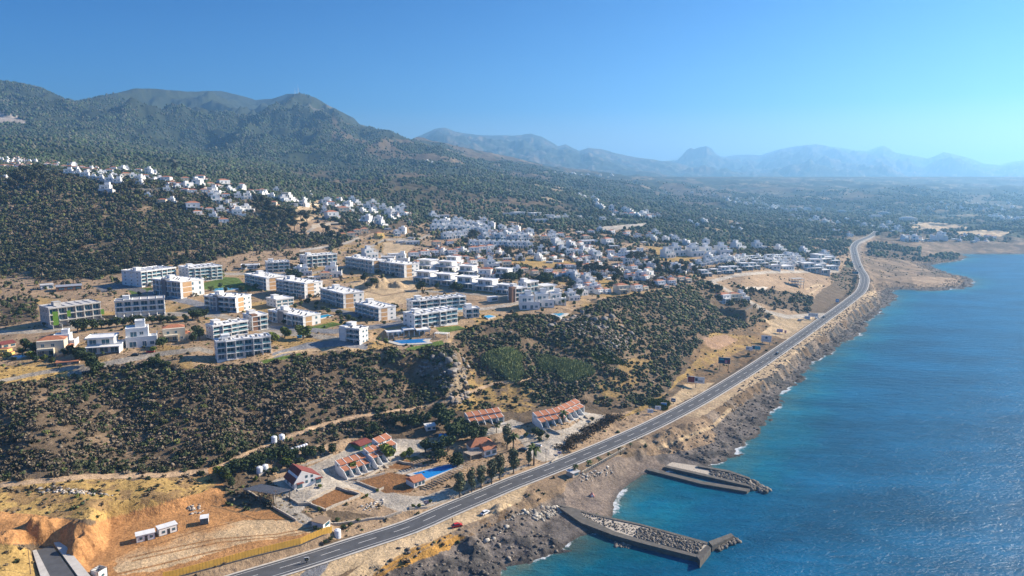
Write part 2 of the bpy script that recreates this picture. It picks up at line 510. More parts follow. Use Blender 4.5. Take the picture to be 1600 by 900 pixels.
C_SCRUB = np.array([.135, .098, .062]); C_STRAW = np.array([.43, .285, .10]); C_DIRT = np.array([.355, .25, .155])
C_ORANGE = np.array([.42, .215, .085]); C_PALE = np.array([.50, .37, .22]); C_GRAVEL = np.array([.155, .135, .12])
C_CONC = np.array([.43, .38, .31]); C_ASPH = np.array([.13, .13, .135]); C_LAWN = np.array([.10, .15, .03])
C_ROCK = np.array([.10, .092, .085]); C_FOREST = np.array([.045, .058, .03]); C_BROWN = np.array([.19, .12, .06])
COL = np.empty(X2.shape + (3,)); COL[:] = C_SCRUB
DB = np.zeros(X2.shape); DT = np.zeros(X2.shape)       # bushes / trees per square metre
rock_mask = np.zeros(X2.shape)


def paint(mask, col, db=None, dt=None, k=1.0):
    if mask.dtype == bool:
        mask = mask.astype(float)
    w = (mask * k)[..., None]
    COL[:] = COL * (1 - w) + np.array(col) * w
    if db is not None:
        DB[:] = DB * (1 - mask) + db * mask
    if dt is not None:
        DT[:] = DT * (1 - mask) + dt * mask


def P(poly, j=8.0, jv=None):
    jv = j * .5 if jv is None else jv
    return in_poly(U + jn * 2 * j, V + jn2 * 2 * jv, poly)


def Lp(pts, wpx, wfar=None, j=1.0):
    """strip along a traced line, width in photo pixels tapering from first to last point"""
    d, t = dist_line(U + jn * 2 * j, (V + jn2 * j) * 1.0, pts, True)
    w = np.interp(t, [0, len(pts) - 1], [wpx, wfar if wfar is not None else wpx])
    return sstep(w * .5 + .8, w * .5 - .4, d)


n_big = fbm(X2 / 60., Y2 / 60., 4, 81)
n_mid = fbm(X2 / 16., Y2 / 16., 4, 82)
n_sm = fbm(X2 / 4., Y2 / 4., 3, 83)
n_far = fbm(X2 / 240., Y2 / 340., 4, 84)
Yj = Y2 * (1 + .1 * (n_big - .5))

# far country: forest with dry openings
paint(Yj > 1000, C_FOREST, 0.0, .020)
paint((Yj > 1000) & (n_far > .60) & (S2 > -.25), C_DIRT * .55, 0, .003, .7)
paint((Yj > 1000) & (fbm(X2 / 90., Y2 / 120., 3, 85) > .70) & (S2 > -.1), C_PALE * .7, 0, .002, .7)
paint((Y2 > 1200) & (V > 262) & (V < 335) & in_poly(U, V, [(450,330),(440,262),(560,268),(700,290),(900,320),(960,350),(800,352),(600,345)]), C_SCRUB * .8, 0, .012, .6)
# settled plateau
paint(P([(-400,610),(0,598),(150,585),(300,575),(440,562),(560,548),(600,546),(700,542),(735,515),(820,495),(890,490),(930,470),(1030,455),(1090,440),(1120,450),
         (1230,500),(1300,440),(1330,400),(1335,385),(1250,385),(1100,375),(1000,360),(900,352),(750,340),(650,350),(560,370),(500,388),(420,395),(300,410),(150,430),(0,440),(-400,450)]), C_DIRT, .014, .0025)
paint(P([(-400,610),(0,598),(150,585),(300,575),(440,562),(560,548),(700,542),(735,515),(890,490),(1090,440),(1000,360),(750,340),(560,370),(300,410),(-400,450)]) * sstep(.45, .7, n_mid), C_STRAW * .85, None, None, .8)
paint(P([(640,440),(900,440),(1000,455),(1110,440),(1330,395),(1300,375),(900,345),(750,335),(640,345)]) * sstep(.43, .56, n_mid), C_SCRUB, .07, .018)
# pine hill
paint(P([(-400,445),(0,440),(150,435),(240,418),(330,410),(420,395),(520,388),(560,365),(620,350),(640,335),(560,310),(420,290),(320,285),(200,272),(100,258),(0,250),(-400,250)], 10), C_SCRUB * np.array([.72, .8, .75]), .09, .066)
paint(P([(-400,445),(0,440),(240,418),(420,395),(520,388),(420,300),(200,272),(0,250),(-400,250)], 10) * sstep(.55, .72, n_mid), C_DIRT * .8, .03, .012, .7)
paint(P([(300,415),(380,395),(500,385),(560,398),(480,408),(350,425),(250,425)], 6), C_DIRT, .02, .003)
paint(P([(455,325),(500,312),(530,322),(500,345),(450,350),(470,338)], 5), C_PALE, .01, .004)
paint(P([(440,352),(510,342),(545,350),(540,362),(470,372)], 4), C_DIRT, .01, .002)
paint(P([(0,430),(110,438),(190,432),(200,455),(130,470),(60,462),(0,470)], 8), C_DIRT * .9, .03, .006)
paint(P([(0,470),(60,462),(60,500),(0,512)], 8), C_SCRUB, .06, .012)
# maquis slope
paint(P([(-400,615),(0,600),(130,588),(150,572),(260,565),(280,578),(430,565),(470,555),(560,550),(600,546),(700,540),(700,640),(600,680),(500,700),(420,715),(330,745),(200,750),(100,745),(0,755),(-400,780)], 10), C_SCRUB * 1.05, .37, .0)
paint(P([(690,545),(735,512),(800,492),(890,492),(960,465),(1100,440),(1130,450),(1110,470),(1120,488),(1190,485),(1215,498),(1140,515),(1100,540),(1070,560),(1060,585),(1050,600),(1040,630),
         (960,640),(900,628),(820,640),(740,640),(690,650),(640,660)], 10), C_SCRUB * 1.15, .30, .0)
paint(P([(-400,615),(0,600),(430,565),(700,540),(900,490),(1100,440),(1215,498),(1060,590),(1040,630),(700,650),(420,715),(200,750),(0,755),(-400,780)]) * sstep(.60, .74, n_mid), C_DIRT * .75, .14, None, .6)
paint(P([(690,640),(700,590),(740,575),(800,600),(850,610),(830,640),(760,650)], 10) * sstep(.35, .55, n_sm), C_STRAW * .8, .07, 0, .8)
paint(P([(930,600),(980,560),(1010,548),(1040,560),(1000,590),(960,640)], 8) * sstep(.4, .6, n_sm), C_STRAW * .7, .06, 0, .7)
# dry golden grass
paint(P([(-400,620),(0,600),(130,588),(120,575),(0,572),(-400,580)], 5), C_STRAW, .012, 0)
paint(P([(-400,775),(0,752),(100,745),(200,750),(330,742),(345,760),(260,785),(150,815),(100,808),(60,805),(0,812),(-400,840)], 8), C_STRAW * (0.95), .035, 0)
paint(P([(-400,775),(0,752),(100,745),(200,750),(330,742),(345,760),(260,785),(100,808),(0,812),(-400,840)], 8) * sstep(.5, .62, n_sm), C_BROWN * 1.1, .09, 0, .8)
paint(P([(-400,850),(0,845),(45,858),(60,900),(120,1000),(-400,1000)], 4), C_STRAW * .9, .05, 0)
paint(P([(-400,835),(0,800),(60,805),(120,815),(165,830),(185,880),(120,870),(60,850),(0,850),(-400,870)], 5), C_ORANGE, .004, 0)
# the levelled yard
paint(P([(150,815),(260,785),(340,760),(400,790),(500,815),(512,832),(400,858),(260,905),(120,960),(100,870)], 4), C_ORANGE * 1.02, 0, 0)
paint(P([(230,850),(330,815),(470,812),(500,830),(380,850),(250,890),(180,900),(180,870)], 6) * sstep(.3, .6, n_mid), C_PALE * 1.12, 0, 0, .85)
paint(P([(340,765),(400,720),(430,735),(460,790),(400,800),(350,790)], 4), C_SCRUB, .12, 0)
# land between yard, compound and road
paint(P([(470,790),(500,790),(520,815),(640,800),(640,815),(500,848),(500,870),(300,930),(200,980),(260,905),(512,835)], 4), C_DIRT, .015, 0)
paint(P([(560,700),(1000,640),(1050,620),(1060,640),(860,725),(640,815),(480,790),(430,745),(400,720),(560,680)], 4), C_DIRT, .012, 0)
paint(P([(860,700),(960,655),(1040,615),(1060,600),(1090,580),(1130,560),(1200,530),(1170,525),(1110,520),(1090,560),(1060,590),(1030,630),(940,665)], 6), C_STRAW * .85, .025, 0)
paint(P([(1075,560),(1100,530),(1180,505),(1270,490),(1270,505),(1130,590),(1060,625),(1070,590)], 5) * sstep(.35, .6, n_sm), C_BROWN * 1.2, .02, 0, .8)
paint(P([(1098,528),(1125,524),(1150,532),(1130,545),(1105,540)], 12), np.array([.37, .235, .15]), 0, 0, .8)
paint(P([(1190,498),(1215,490),(1260,497),(1285,490),(1255,512),(1230,530),(1190,520),(1205,508)], 3), C_PALE * .95, 0, 0)
paint(P([(1070,600),(1115,598),(1100,612),(1060,630),(1040,640),(1050,622)], 3), C_PALE * .85, .004, 0)
# seaward side
sea_strip = seaside & (rd < 80) & (Y2 < 1500) & (V > 380)
paint(sea_strip & (Dj > 0), np.array([.25, .20, .15]), .006, 0)
bank = seaside & (rd > shelf - 1) & (rd < shelf + 9) & (V > 470)
rib = fbm(rt * 2.2, rd / 14., 2, 91)
paint(bank & (Dj > 0), np.array([.22, .17, .125]), 0, 0, .9)
paint(bank & (rib > .5), C_BROWN * .8, 0, 0, .7)
paint(P([(560,900),(620,860),(700,835),(745,838),(740,850),(690,880),(600,930)], 6) & seaside, C_STRAW * np.array([1.0, .82, .6]), .05, 0)
paint(seaside & (rd < shelf) & (rd > 5.2) & (V > 455) & (Dj > 6), C_PALE * 1.0, 0, 0)
paint(seaside & (rd < shelf) & (rd > 5.2) & (V > 455) & (V < 760) & (Dj > 6) & (n_sm > .58), C_DIRT * .95, 0, 0, .6)
beach = sstep(70, 45, Dj) * (Dj > -12) * (Y2 < 1300) * (rd > shelf + 5) * (seaside)
paint(beach, C_GRAVEL, 0, 0)
paint(beach * sstep(10, 22, Dj), np.array([.20, .165, .135]), .004, 0, .9)
paint(beach * sstep(.45, .7, fbm(X2 / 3., Y2 / 3., 3, 95)), C_GRAVEL * .62, 0, 0)
paint(P([(880,770),(900,740),(960,715),(1020,712),(1045,735),(1000,745),(960,790),(945,825),(890,800)], 5), np.array([.215, .17, .135]), .003, 0)
paint(P([(960,770),(1000,738),(1030,730),(1010,745),(965,800)], 3), np.array([.26, .22, .19]), 0, 0, .7)
paint(P([(860,720),(940,705),(1000,690),(1010,700),(960,715),(900,740),(880,770),(820,800),(800,790),(840,745)], 5), C_DIRT * .75, .03, 0)
paint(P([(940,690),(1010,665),(1030,672),(1000,712),(960,712)], 3) * sstep(.3, .6, n_sm), C_SCRUB * 1.2, .03, 0)
paint(P([(1010,680),(1060,650),(1110,655),(1120,690),(1070,705),(1010,712)], 5), C_DIRT * .8, 0, 0)
paint((Dj < 14) & (Dj > -10) & (rocky > .25), C_ROCK * .8, 0, 0)
wet = sstep(3.0, .2, Dj) * (Dj > -3) * (Y2 < 1400)
paint(wet, C_GRAVEL * .4, 0, 0, .7)
# headlands on the far right
hd = (V < 455) & (U > 1345) & (Y2 < 1500) & (Dj > 0)
paint(hd, C_SCRUB * 1.3, .012, .0)
paint(hd * sstep(.45, .6, n_mid), C_DIRT * .8, .004, 0)
paint(hd & (Dj < 9), C_GRAVEL * .8, 0, 0)
paint(P([(1360,378),(1440,388),(1440,400),(1490,395),(1510,400),(1480,412),(1400,405),(1350,400)], 5), C_SCRUB, .03, .012)
paint(P([(1425,432),(1500,434),(1490,446),(1430,448)], 3), C_DIRT * 1.1, 0, 0)
paint(P([(1410,352),(1460,347),(1525,356),(1460,362),(1440,358)], 3, 1), C_PALE * 1.15, 0, 0)
paint(P([(1480,363),(1560,358),(1578,363),(1565,369),(1500,367)], 3, 1), C_PALE * 1.1, 0, 0)
paint(P([(1320,480),(1300,505),(1250,540),(1240,530),(1290,495),(1330,465),(1290,430),(1340,415),(1345,440)], 4) & ~seaside, C_SCRUB * 1.1, .05, 0)
# ravine scrub beside the excavated terrace
paint(P([(1140,446),(1200,452),(1240,456),(1270,468),(1262,490),(1200,478),(1160,465)], 4), C_SCRUB, .05, .02)
paint(P([(1110,430),(1200,420),(1300,425),(1290,450),(1240,458),(1160,445),(1120,445)], 4), C_DIRT * .95, .006, 0)
paint(P([(1168,448),(1200,448),(1196,453),(1160,452)], .5), C_CONC * 1.4, 0, 0)
paint(P([(1100,455),(1140,480),(1200,500),(1215,498),(1150,466),(1110,442)], 4), C_SCRUB, .03, .02)
# dirt spaces on the plateau
paint(P([(545,440),(640,430),(660,445),(650,470),(600,480),(560,470),(555,455)], 4), C_PALE * .95, 0, 0)
paint(P([(660,465),(720,460),(800,462),(800,480),(740,482),(730,470)], 4), C_DIRT * 1.05, 0, 0)
paint(P([(0,520),(80,512),(120,515),(70,540),(0,545)], 4), C_DIRT * .9, .02, 0)
paint(P([(160,520),(300,510),(330,520),(310,545),(200,530)], 4), C_DIRT, .01, 0)
paint(P([(600,380),(650,378),(640,395),(600,398)], 4), C_PALE, 0, 0)
paint(P([(770,405),(830,402),(930,412),(880,420),(800,415)], 4), C_STRAW * .95, 0, .001)
paint(P([(1010,385),(1050,388),(1090,405),(1080,412),(1030,405)], 4), C_STRAW * .9, 0, .001)
paint(P([(890,427),(950,432),(960,445),(930,447)], 3), C_STRAW * .95, 0, 0)
paint(P([(935,355),(1010,348),(1010,354),(930,364)], 2, .6), C_CONC, 0, 0)
for pl in [[(380,442),(420,455),(310,452),(308,445),(350,433),(372,434)], [(200,453),(235,449),(240,456),(205,460)], [(476,513),(520,503),(535,507),(490,518)],
           [(630,545),(690,532),(700,540),(640,548)], [(400,565),(470,551),(470,556),(410,569)], [(680,512),(716,509),(730,514),(690,521)]]:
    paint(P(pl, 1), C_LAWN, .002, 0)
# compound ground
paint(P([(515,745),(560,750),(600,745),(640,728),(720,722),(700,748),(640,775),(560,790),(520,800)], 2), C_DIRT, .01, 0)
CONC = [[(425,752),(470,735),(520,712),(560,695),(620,685),(700,690),(640,716),(598,725),(575,738),(545,750),(512,752),(500,765),(470,775),(440,770)],
        [(440,770),(480,766),(520,748),(560,752),(600,748),(640,728),(660,722),(668,727),(600,752),(590,765),(640,775),(665,775),(700,762),(720,770),(650,796),(625,800),(600,790),(560,766),(540,762),(480,790),(470,800),(490,812),(478,814),(452,795)],
        [(770,667),(800,655),(820,662),(800,672),(755,682),(740,680)], [(830,715),(815,690),(800,680),(850,677),(890,668),(920,645),(950,650),(945,660),(900,685),(870,705),(880,715),(850,722)]]
for c in CONC:
    paint(P(c, 1.2, .6), C_CONC, 0, 0)
for c in [[(480,787),(525,764),(562,775),(510,798)], [(562,752),(610,738),(665,748),(640,770),(600,770)], [(604,731),(622,722),(648,730),(632,734)],[(622,722),(640,716),(665,725),(655,729)]]:
    paint(P(c, .8, .4), np.array([.24, .12, .05]), 0, 0)
paint(P([(630,716),(650,712),(672,722),(660,726)], .8, .4), C_SCRUB * np.array([.8, 1.1, .6]), 0, 0)
paint(P([(455,765),(460,800),(490,815),(480,825),(430,790),(425,770)], 1), C_CONC * .85, .01, 0)
# streets
STREETS = [
 ([(-20,520),(50,518),(100,513),(170,502),(240,492),(300,490),(350,494),(420,520),(470,522),(530,530)], 6, 7, C_CONC * .8),
 ([(110,585),(160,570),(230,556),(310,545),(330,550)], 9, 6, C_CONC * .75),
 ([(-20,600),(60,583),(130,572)], 5, 6, C_CONC * .75),
 ([(420,512),(520,518),(610,508),(640,500),(560,492),(520,484)], 7, 6, C_ASPH * 1.6),
 ([(430,555),(480,540),(530,536),(570,542)], 9, 9, C_ASPH * 1.6),
 ([(235,458),(290,470),(320,478),(340,490)], 9, 9, C_ASPH * 1.7),
 ([(155,452),(195,447),(225,456)], 9, 7, C_ASPH * 1.3),
 ([(540,417),(470,430),(440,428),(350,428),(320,420)], 3, 4, C_CONC * .8),
 ([(625,495),(700,487),(760,482),(820,472),(870,460),(900,455)], 5, 3, C_CONC * .9),
 ([(640,455),(700,456),(780,463),(850,455)], 3, 3, C_CONC * .8),
 ([(470,392),(540,380),(560,372),(480,362),(500,350),(540,348)], 3, 3, C_CONC * 1.0),
 ([(600,400),(580,385),(600,375),(660,372),(700,352)], 3, 2, C_CONC * .9),
 ([(1110,440),(1150,430),(1200,425),(1310,424)], 5, 3, C_CONC * 1.0),
 ([(1110,438),(1140,455),(1160,465),(1200,488),(1230,495),(1285,492)], 3, 6, C_CONC * 1.0),
 ([(1260,452),(1275,445),(1285,446),(1262,462)], 2, 2, C_PALE),
 ([(1372,358),(1400,350),(1440,347)], 2, 1, C_CONC), ([(1335,384),(1352,376),(1366,368)], 2, 2, C_CONC),
 ([(1350,350),(1300,340),(1240,335),(1150,340)], 1.5, 1, C_PALE * .8),
 # tracks
 ([(200,872),(260,858),(340,842),(430,835),(500,822)], 1.6, 1.2, C_ORANGE * .72), ([(206,877),(266,863),(346,847),(436,839),(500,826)], 1.6, 1.2, C_ORANGE * .72),
 ([(180,850),(240,852),(300,832),(380,812),(400,795)], 1.6, 1.2, C_ORANGE * .7), ([(170,900),(240,884),(330,862),(420,845)], 2.5, 1.4, C_ORANGE * .8),
 ([(330,790),(370,800),(400,812),(460,812)], 1.6, 1.2, C_BROWN), ([(560,905),(640,862),(720,826),(790,795)], 1.4, 1, C_DIRT * .75), ([(575,905),(655,862),(735,826),(800,797)], 1.4, 1, C_DIRT * .75),
 ([(560,452),(600,462),(640,455),(655,445)], 1.2, 1, C_DIRT * .7), ([(690,468),(740,470),(790,466)], 1.2, 1, C_DIRT * .7),
 ([(-20,760),(130,745),(260,742),(330,735),(380,712),(430,690),(500,665),(560,650),(640,640),(700,625),(770,600),(830,592)], 8, 4, C_DIRT * 1.25),
 ([(330,735),(345,760),(350,790)], 10, 8, C_ORANGE * .9),
 ([(420,560),(440,552),(470,548),(560,545)], 2, 2, C_PALE),
 ([(600,820),(700,812)], 2, 2, C_PALE),
 ([(850,545),(900,560),(980,560),(1030,545)], 3, 2, C_SCRUB * 1.5),
 ([(480,905),(500,885),(512,866)], 24, 16, C_ASPH * 1.5),
 ([(540,920),(600,868),(680,825),(760,800),(810,778)], 26, 12, C_PALE * 1.12),
 ([(1030,700),(1080,680),(1115,665),(1140,640)], 6, 5, C_PALE * .9),
]
for pts, a, b, c in STREETS:
    paint(Lp(pts, a, b), c, 0, 0)
paint(rd < 4.2, C_ASPH, 0, 0)
paint((rd >= 4.2) & (rd < 5.8) & (Y2 < 2300), C_CONC * .8, 0, 0, .8)
DB[rd < 8] *= .15; DT[rd < 9] = 0
# exposed rock
ROCKY = P([(660,560),(690,545),(710,552),(730,585),(735,620),(700,640),(690,600),(650,580)], 6) | P([(880,500),(905,492),(940,500),(960,520),(990,525),(980,545),(940,540),(900,520)], 8)
paint(ROCKY & (n_sm > .42), np.array([.26, .235, .21]), None, None, .45)
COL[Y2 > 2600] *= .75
mt = (Y2 > 3000) & (fbm(X2 / 200., Y2 / 200., 4, 97) > .73) & (Z > 330)
paint(mt, np.array([.17, .15, .12]), 0, 0, .6)
paint(P([(-100,172),(0,175),(30,183),(45,196),(20,192),(-100,190)], 4), np.array([.34, .30, .26]), 0, 0)
COL *= (0.82 + .36 * n_sm[..., None]) * (0.9 + .2 * n_big[..., None])
COL[:] = np.clip(COL, .01, .8)
DB[Dj < 3] = 0; DT[Dj < 8] = 0

# ------------------------------------------------------------------ node helpers
def new_mat(name):
    m = bpy.data.materials.new(name); m.use_nodes = True
    nt = m.node_tree
    return m, nt, nt.nodes["Principled BSDF"]


def mat(name, col, rough=.8, var=.12, scale=.6, metal=0.0, spec=.3, bump=0.0):
    """plain paint / plaster / stone with uneven tone"""
    m, nt, b = new_mat(name)
    tc = nt.nodes.new("ShaderNodeTexCoord")
    nz = nt.nodes.new("ShaderNodeTexNoise"); nz.inputs['Scale'].default_value = scale; nz.inputs['Detail'].default_value = 6
    nt.links.new(tc.outputs['Object'], nz.inputs['Vector'])
    mr = nt.nodes.new("ShaderNodeMapRange"); mr.inputs['From Min'].default_value = .3; mr.inputs['From Max'].default_value = .7
    mr.inputs['To Min'].default_value = 1 - var; mr.inputs['To Max'].default_value = 1 + var * .6
    nt.links.new(nz.outputs['Fac'], mr.inputs['Value'])
    mx = nt.nodes.new("ShaderNodeMix"); mx.data_type = 'RGBA'; mx.blend_type = 'MULTIPLY'; mx.inputs[0].default_value = 1
    mx.inputs[6].default_value = (*col, 1)
    nt.links.new(mr.outputs['Result'], mx.inputs[7])
    nt.links.new(mx.outputs[2], b.inputs['Base Color'])
    b.inputs['Roughness'].default_value = rough; b.inputs['Metallic'].default_value = metal
    b.inputs['Specular IOR Level'].default_value = spec
    if bump:
        bp = nt.nodes.new("ShaderNodeBump"); bp.inputs['Strength'].default_value = bump; bp.inputs['Distance'].default_value = .1
        nt.links.new(nz.outputs['Fac'], bp.inputs['Height']); nt.links.new(bp.outputs[0], b.inputs['Normal'])
    return m


def np_mesh(name, co, faces, nper, smooth=False, attrs=None):
    """fast mesh: co (n,3), faces flat array of indices with nper per face"""
    me = bpy.data.meshes.new(name)
    nf = len(faces) // nper
    me.vertices.add(len(co)); me.vertices.foreach_set("co", np.ascontiguousarray(co, np.float32).ravel())
    me.loops.add(len(faces)); me.loops.foreach_set("vertex_index", np.ascontiguousarray(faces, np.int32))
    me.polygons.add(nf); me.polygons.foreach_set("loop_start", np.arange(0, len(faces), nper, dtype=np.int32))
    if smooth:
        me.polygons.foreach_set("use_smooth", np.ones(nf, bool))
    for k, a in (attrs or {}).items():
        if a.ndim == 2:
            at = me.color_attributes.new(k, 'FLOAT_COLOR', 'POINT')
            at.data.foreach_set("color", np.ascontiguousarray(np.column_stack([a, np.ones(len(a))]), np.float32).ravel())
        else:
            at = me.attributes.new(k, 'FLOAT', 'POINT'); at.data.foreach_set("value", np.ascontiguousarray(a, np.float32))
    me.update(calc_edges=True)
    return me


def link(name, me, m=None, parent=None, **props):
    o = bpy.data.objects.new(name, me); scene.collection.objects.link(o)
    if m is not None and me is not None and not me.materials:
        me.materials.append(m)
    if parent is not None:
        o.parent = parent
    for k, v in props.items():
        o[k] = v
    return o


def grid_faces(ny, nx):
    a = (np.arange(ny - 1)[:, None] * nx + np.arange(nx - 1)[None, :])
    return np.stack([a, a + 1, a + nx + 1, a + nx], -1).reshape(-1)


# ------------------------------------------------------------------ ground sheet
gm, nt, b = new_mat("ground_cover")
at = nt.nodes.new("ShaderNodeAttribute"); at.attribute_name = "cover"
ge = nt.nodes.new("ShaderNodeNewGeometry")
def noise(sc, det=6, rough=.6):
    n = nt.nodes.new("ShaderNodeTexNoise"); n.inputs['Scale'].default_value = sc; n.inputs['Detail'].default_value = det; n.inputs['Roughness'].default_value = rough
    nt.links.new(ge.outputs['Position'], n.inputs['Vector']); return n
n1, n2, n3 = noise(.9, 8, .7), noise(.11, 6), noise(.02, 5)
def mrange(sock, a, b_, c, d):
    r = nt.nodes.new("ShaderNodeMapRange"); r.inputs[1].default_value = a; r.inputs[2].default_value = b_; r.inputs[3].default_value = c; r.inputs[4].default_value = d
    nt.links.new(sock, r.inputs[0]); return r.outputs[0]
def mul(a, b_, op='MULTIPLY'):
    x = nt.nodes.new("ShaderNodeMath"); x.operation = op; nt.links.new(a, x.inputs[0])
    if isinstance(b_, float): x.inputs[1].default_value = b_
    else: nt.links.new(b_, x.inputs[1])
    return x.outputs[0]
n0 = noise(3.2, 4, .7)
f = mul(mul(mul(mrange(n0.outputs[0], .32, .68, .78, 1.2), mrange(n1.outputs[0], .32, .68, .60, 1.34)), mrange(n2.outputs[0], .35, .65, .84, 1.14)), mrange(n3.outputs[0], .35, .65, .88, 1.12))
mx = nt.nodes.new("ShaderNodeMix"); mx.data_type = 'RGBA'; mx.blend_type = 'MULTIPLY'; mx.inputs[0].default_value = 1
nt.links.new(at.outputs['Color'], mx.inputs[6]); nt.links.new(f, mx.inputs[7]); nt.links.new(mx.outputs[2], b.inputs['Base Color'])
b.inputs['Roughness'].default_value = .95; b.inputs['Specular IOR Level'].default_value = .15
bp = nt.nodes.new("ShaderNodeBump"); bp.inputs['Strength'].default_value = .55; bp.inputs['Distance'].default_value = .6
hs = mul(mul(n1.outputs[0], .5), n2.outputs[0], 'ADD')
n4 = noise(.035, 8, .72); hs2 = mul(mul(n4.outputs[0], 9.0), hs, 'ADD')
nt.links.new(hs2, bp.inputs['Height']); nt.links.new(bp.outputs[0], b.inputs['Normal'])
gco = np.stack([X2, Y2, Z], -1).reshape(-1, 3)
# below the sea the sheet continues as sea bed
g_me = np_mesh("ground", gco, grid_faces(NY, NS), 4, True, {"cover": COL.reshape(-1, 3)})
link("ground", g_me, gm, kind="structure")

# ------------------------------------------------------------------ sea
sl = ly[(np.arange(NY) % 2 == 0)]; sl = sl[np.exp(sl) < 9000]; sl = np.append(sl, math.log(23500))
s_s = ss[(ss > -0.6)][::2]
iy = np.searchsorted(ly, sl); iy = np.clip(iy, 0, NY - 1)
ixs = np.searchsorted(ss, s_s)
SY = np.exp(sl)[:, None] + 0 * s_s[None]; SXX = s_s[None] * SY
shore = Dj[np.ix_(iy, ixs)].clip(-120, 40)
# the water laps inside the harbour between the piers and over rocks
sco = np.stack([SXX, SY, SXX * 0], -1).reshape(-1, 3)
sea_me = np_mesh("sea", sco, grid_faces(*SY.shape), 4, True, {"shore": shore.reshape(-1)})
sm, nt, b = new_mat("sea_water")
ge = nt.nodes.new("ShaderNodeNewGeometry")
at = nt.nodes.new("ShaderNodeAttribute"); at.attribute_name = "shore"
def mapping(scale, rot=0):
    mp = nt.nodes.new("ShaderNodeMapping"); mp.inputs['Scale'].default_value = scale; mp.inputs['Rotation'].default_value = (0, 0, rot)
    nt.links.new(ge.outputs['Position'], mp.inputs['Vector']); return mp.outputs[0]
def noise2(vec, sc, det=4, rough=.55, dist=0.0):
    n = nt.nodes.new("ShaderNodeTexNoise"); n.inputs['Scale'].default_value = sc; n.inputs['Detail'].default_value = det; n.inputs['Roughness'].default_value = rough
    n.inputs['Distortion'].default_value = dist
    nt.links.new(vec, n.inputs['Vector']); return n.outputs[0]
wv = noise2(mapping((1.0, 1.9, 1), R(35)), .55, 5, .62, .4)
wv2 = noise2(mapping((1.0, 2.6, 1), R(20)), .09, 4, .5, .3)
swell = noise2(mapping((1, 2.4, 1), R(15)), .012, 4, .5)
hh = mul(mul(wv, 1.0), mul(wv2, 1.6), 'ADD')
bp = nt.nodes.new("ShaderNodeBump"); bp.inputs['Strength'].default_value = .6; bp.inputs['Distance'].default_value = .9
nt.links.new(hh, bp.inputs['Height']); nt.links.new(bp.outputs[0], b.inputs['Normal'])
cr = nt.nodes.new("ShaderNodeValToRGB")
el = cr.color_ramp.elements
el[0].position = 0; el[0].color = (.001, .082, .172, 1); el[1].position = 1; el[1].color = (.070, .110, .095, 1)
for p_, c_ in [(.45, (.001, .085, .165, 1)), (.72, (.002, .108, .168, 1)), (.9, (.03, .115, .130, 1))]:
    e = el.new(p_); e.color = c_
deep = mul(mrange(at.outputs['Fac'], -65., 2., 0., 1.), mrange(noise2(mapping((1, 1, 1)), .045, 5, .6), .3, .7, -.14, .14), 'ADD')
nt.links.new(deep, cr.inputs[0])
vary = mul(mrange(swell, .35, .65, .72, 1.28), mrange(wv2, .3, .7, .86, 1.14))
mx = nt.nodes.new("ShaderNodeMix"); mx.data_type = 'RGBA'; mx.blend_type = 'MULTIPLY'; mx.inputs[0].default_value = 1
nt.links.new(cr.outputs[0], mx.inputs[6]); nt.links.new(vary, mx.inputs[7])
# foam
fo = noise2(mapping((1, 1, 1)), .55, 8, .75, .6)
band = mul(mrange(at.outputs['Fac'], -6.5, -1.0, 0., 1.), mrange(noise2(mapping((1, 1, 1)), .03, 2), .40, .56, 0.25, 1.))
foam = mrange(mul(mul(fo, .9), mul(band, .46), 'ADD'), .76, .88, 0., .85)
mf = nt.nodes.new("ShaderNodeMix"); mf.data_type = 'RGBA'; nt.links.new(foam, mf.inputs[0])
nt.links.new(mx.outputs[2], mf.inputs[6]); mf.inputs[7].default_value = (.72, .74, .74, 1)
nt.links.new(mf.outputs[2], b.inputs['Base Color'])
b.inputs['Roughness'].default_value = .3; b.inputs['IOR'].default_value = 1.33; b.inputs['Specular IOR Level'].default_value = .22
link("sea", sea_me, sm, kind="structure")

# ------------------------------------------------------------------ haze
hz, nt, b = new_mat("haze")
nt.nodes.remove(b)
pv = nt.nodes.new("ShaderNodeVolumePrincipled")
pv.inputs['Color'].default_value = (.26, .545, .88, 1)
pv.inputs['Density'].default_value = 1.25e-4
pv.inputs["Anisotropy"].default_value = .42
nt.links.new(pv.outputs[0], [n for n in nt.nodes if n.type == 'OUTPUT_MATERIAL'][0].inputs['Volume'])
zlo = float(Z.min()) - 1.0; zhi = float(Z.max()) + 10
x0, x1, y0, y1 = -46500., 51500., -300., 24100.
co = np.array([(x, y, z) for z in (zlo, zhi) for y in (y0, y1) for x in (x0, x1)])
fc = np.array([0, 2, 3, 1, 4, 5, 7, 6, 0, 1, 5, 4, 2, 6, 7, 3, 0, 4, 6, 2, 1, 3, 7, 5])
link("haze", np_mesh("haze", co, fc, 4), hz, kind="stuff")
print("setting built", round(time.time() - T0, 1))

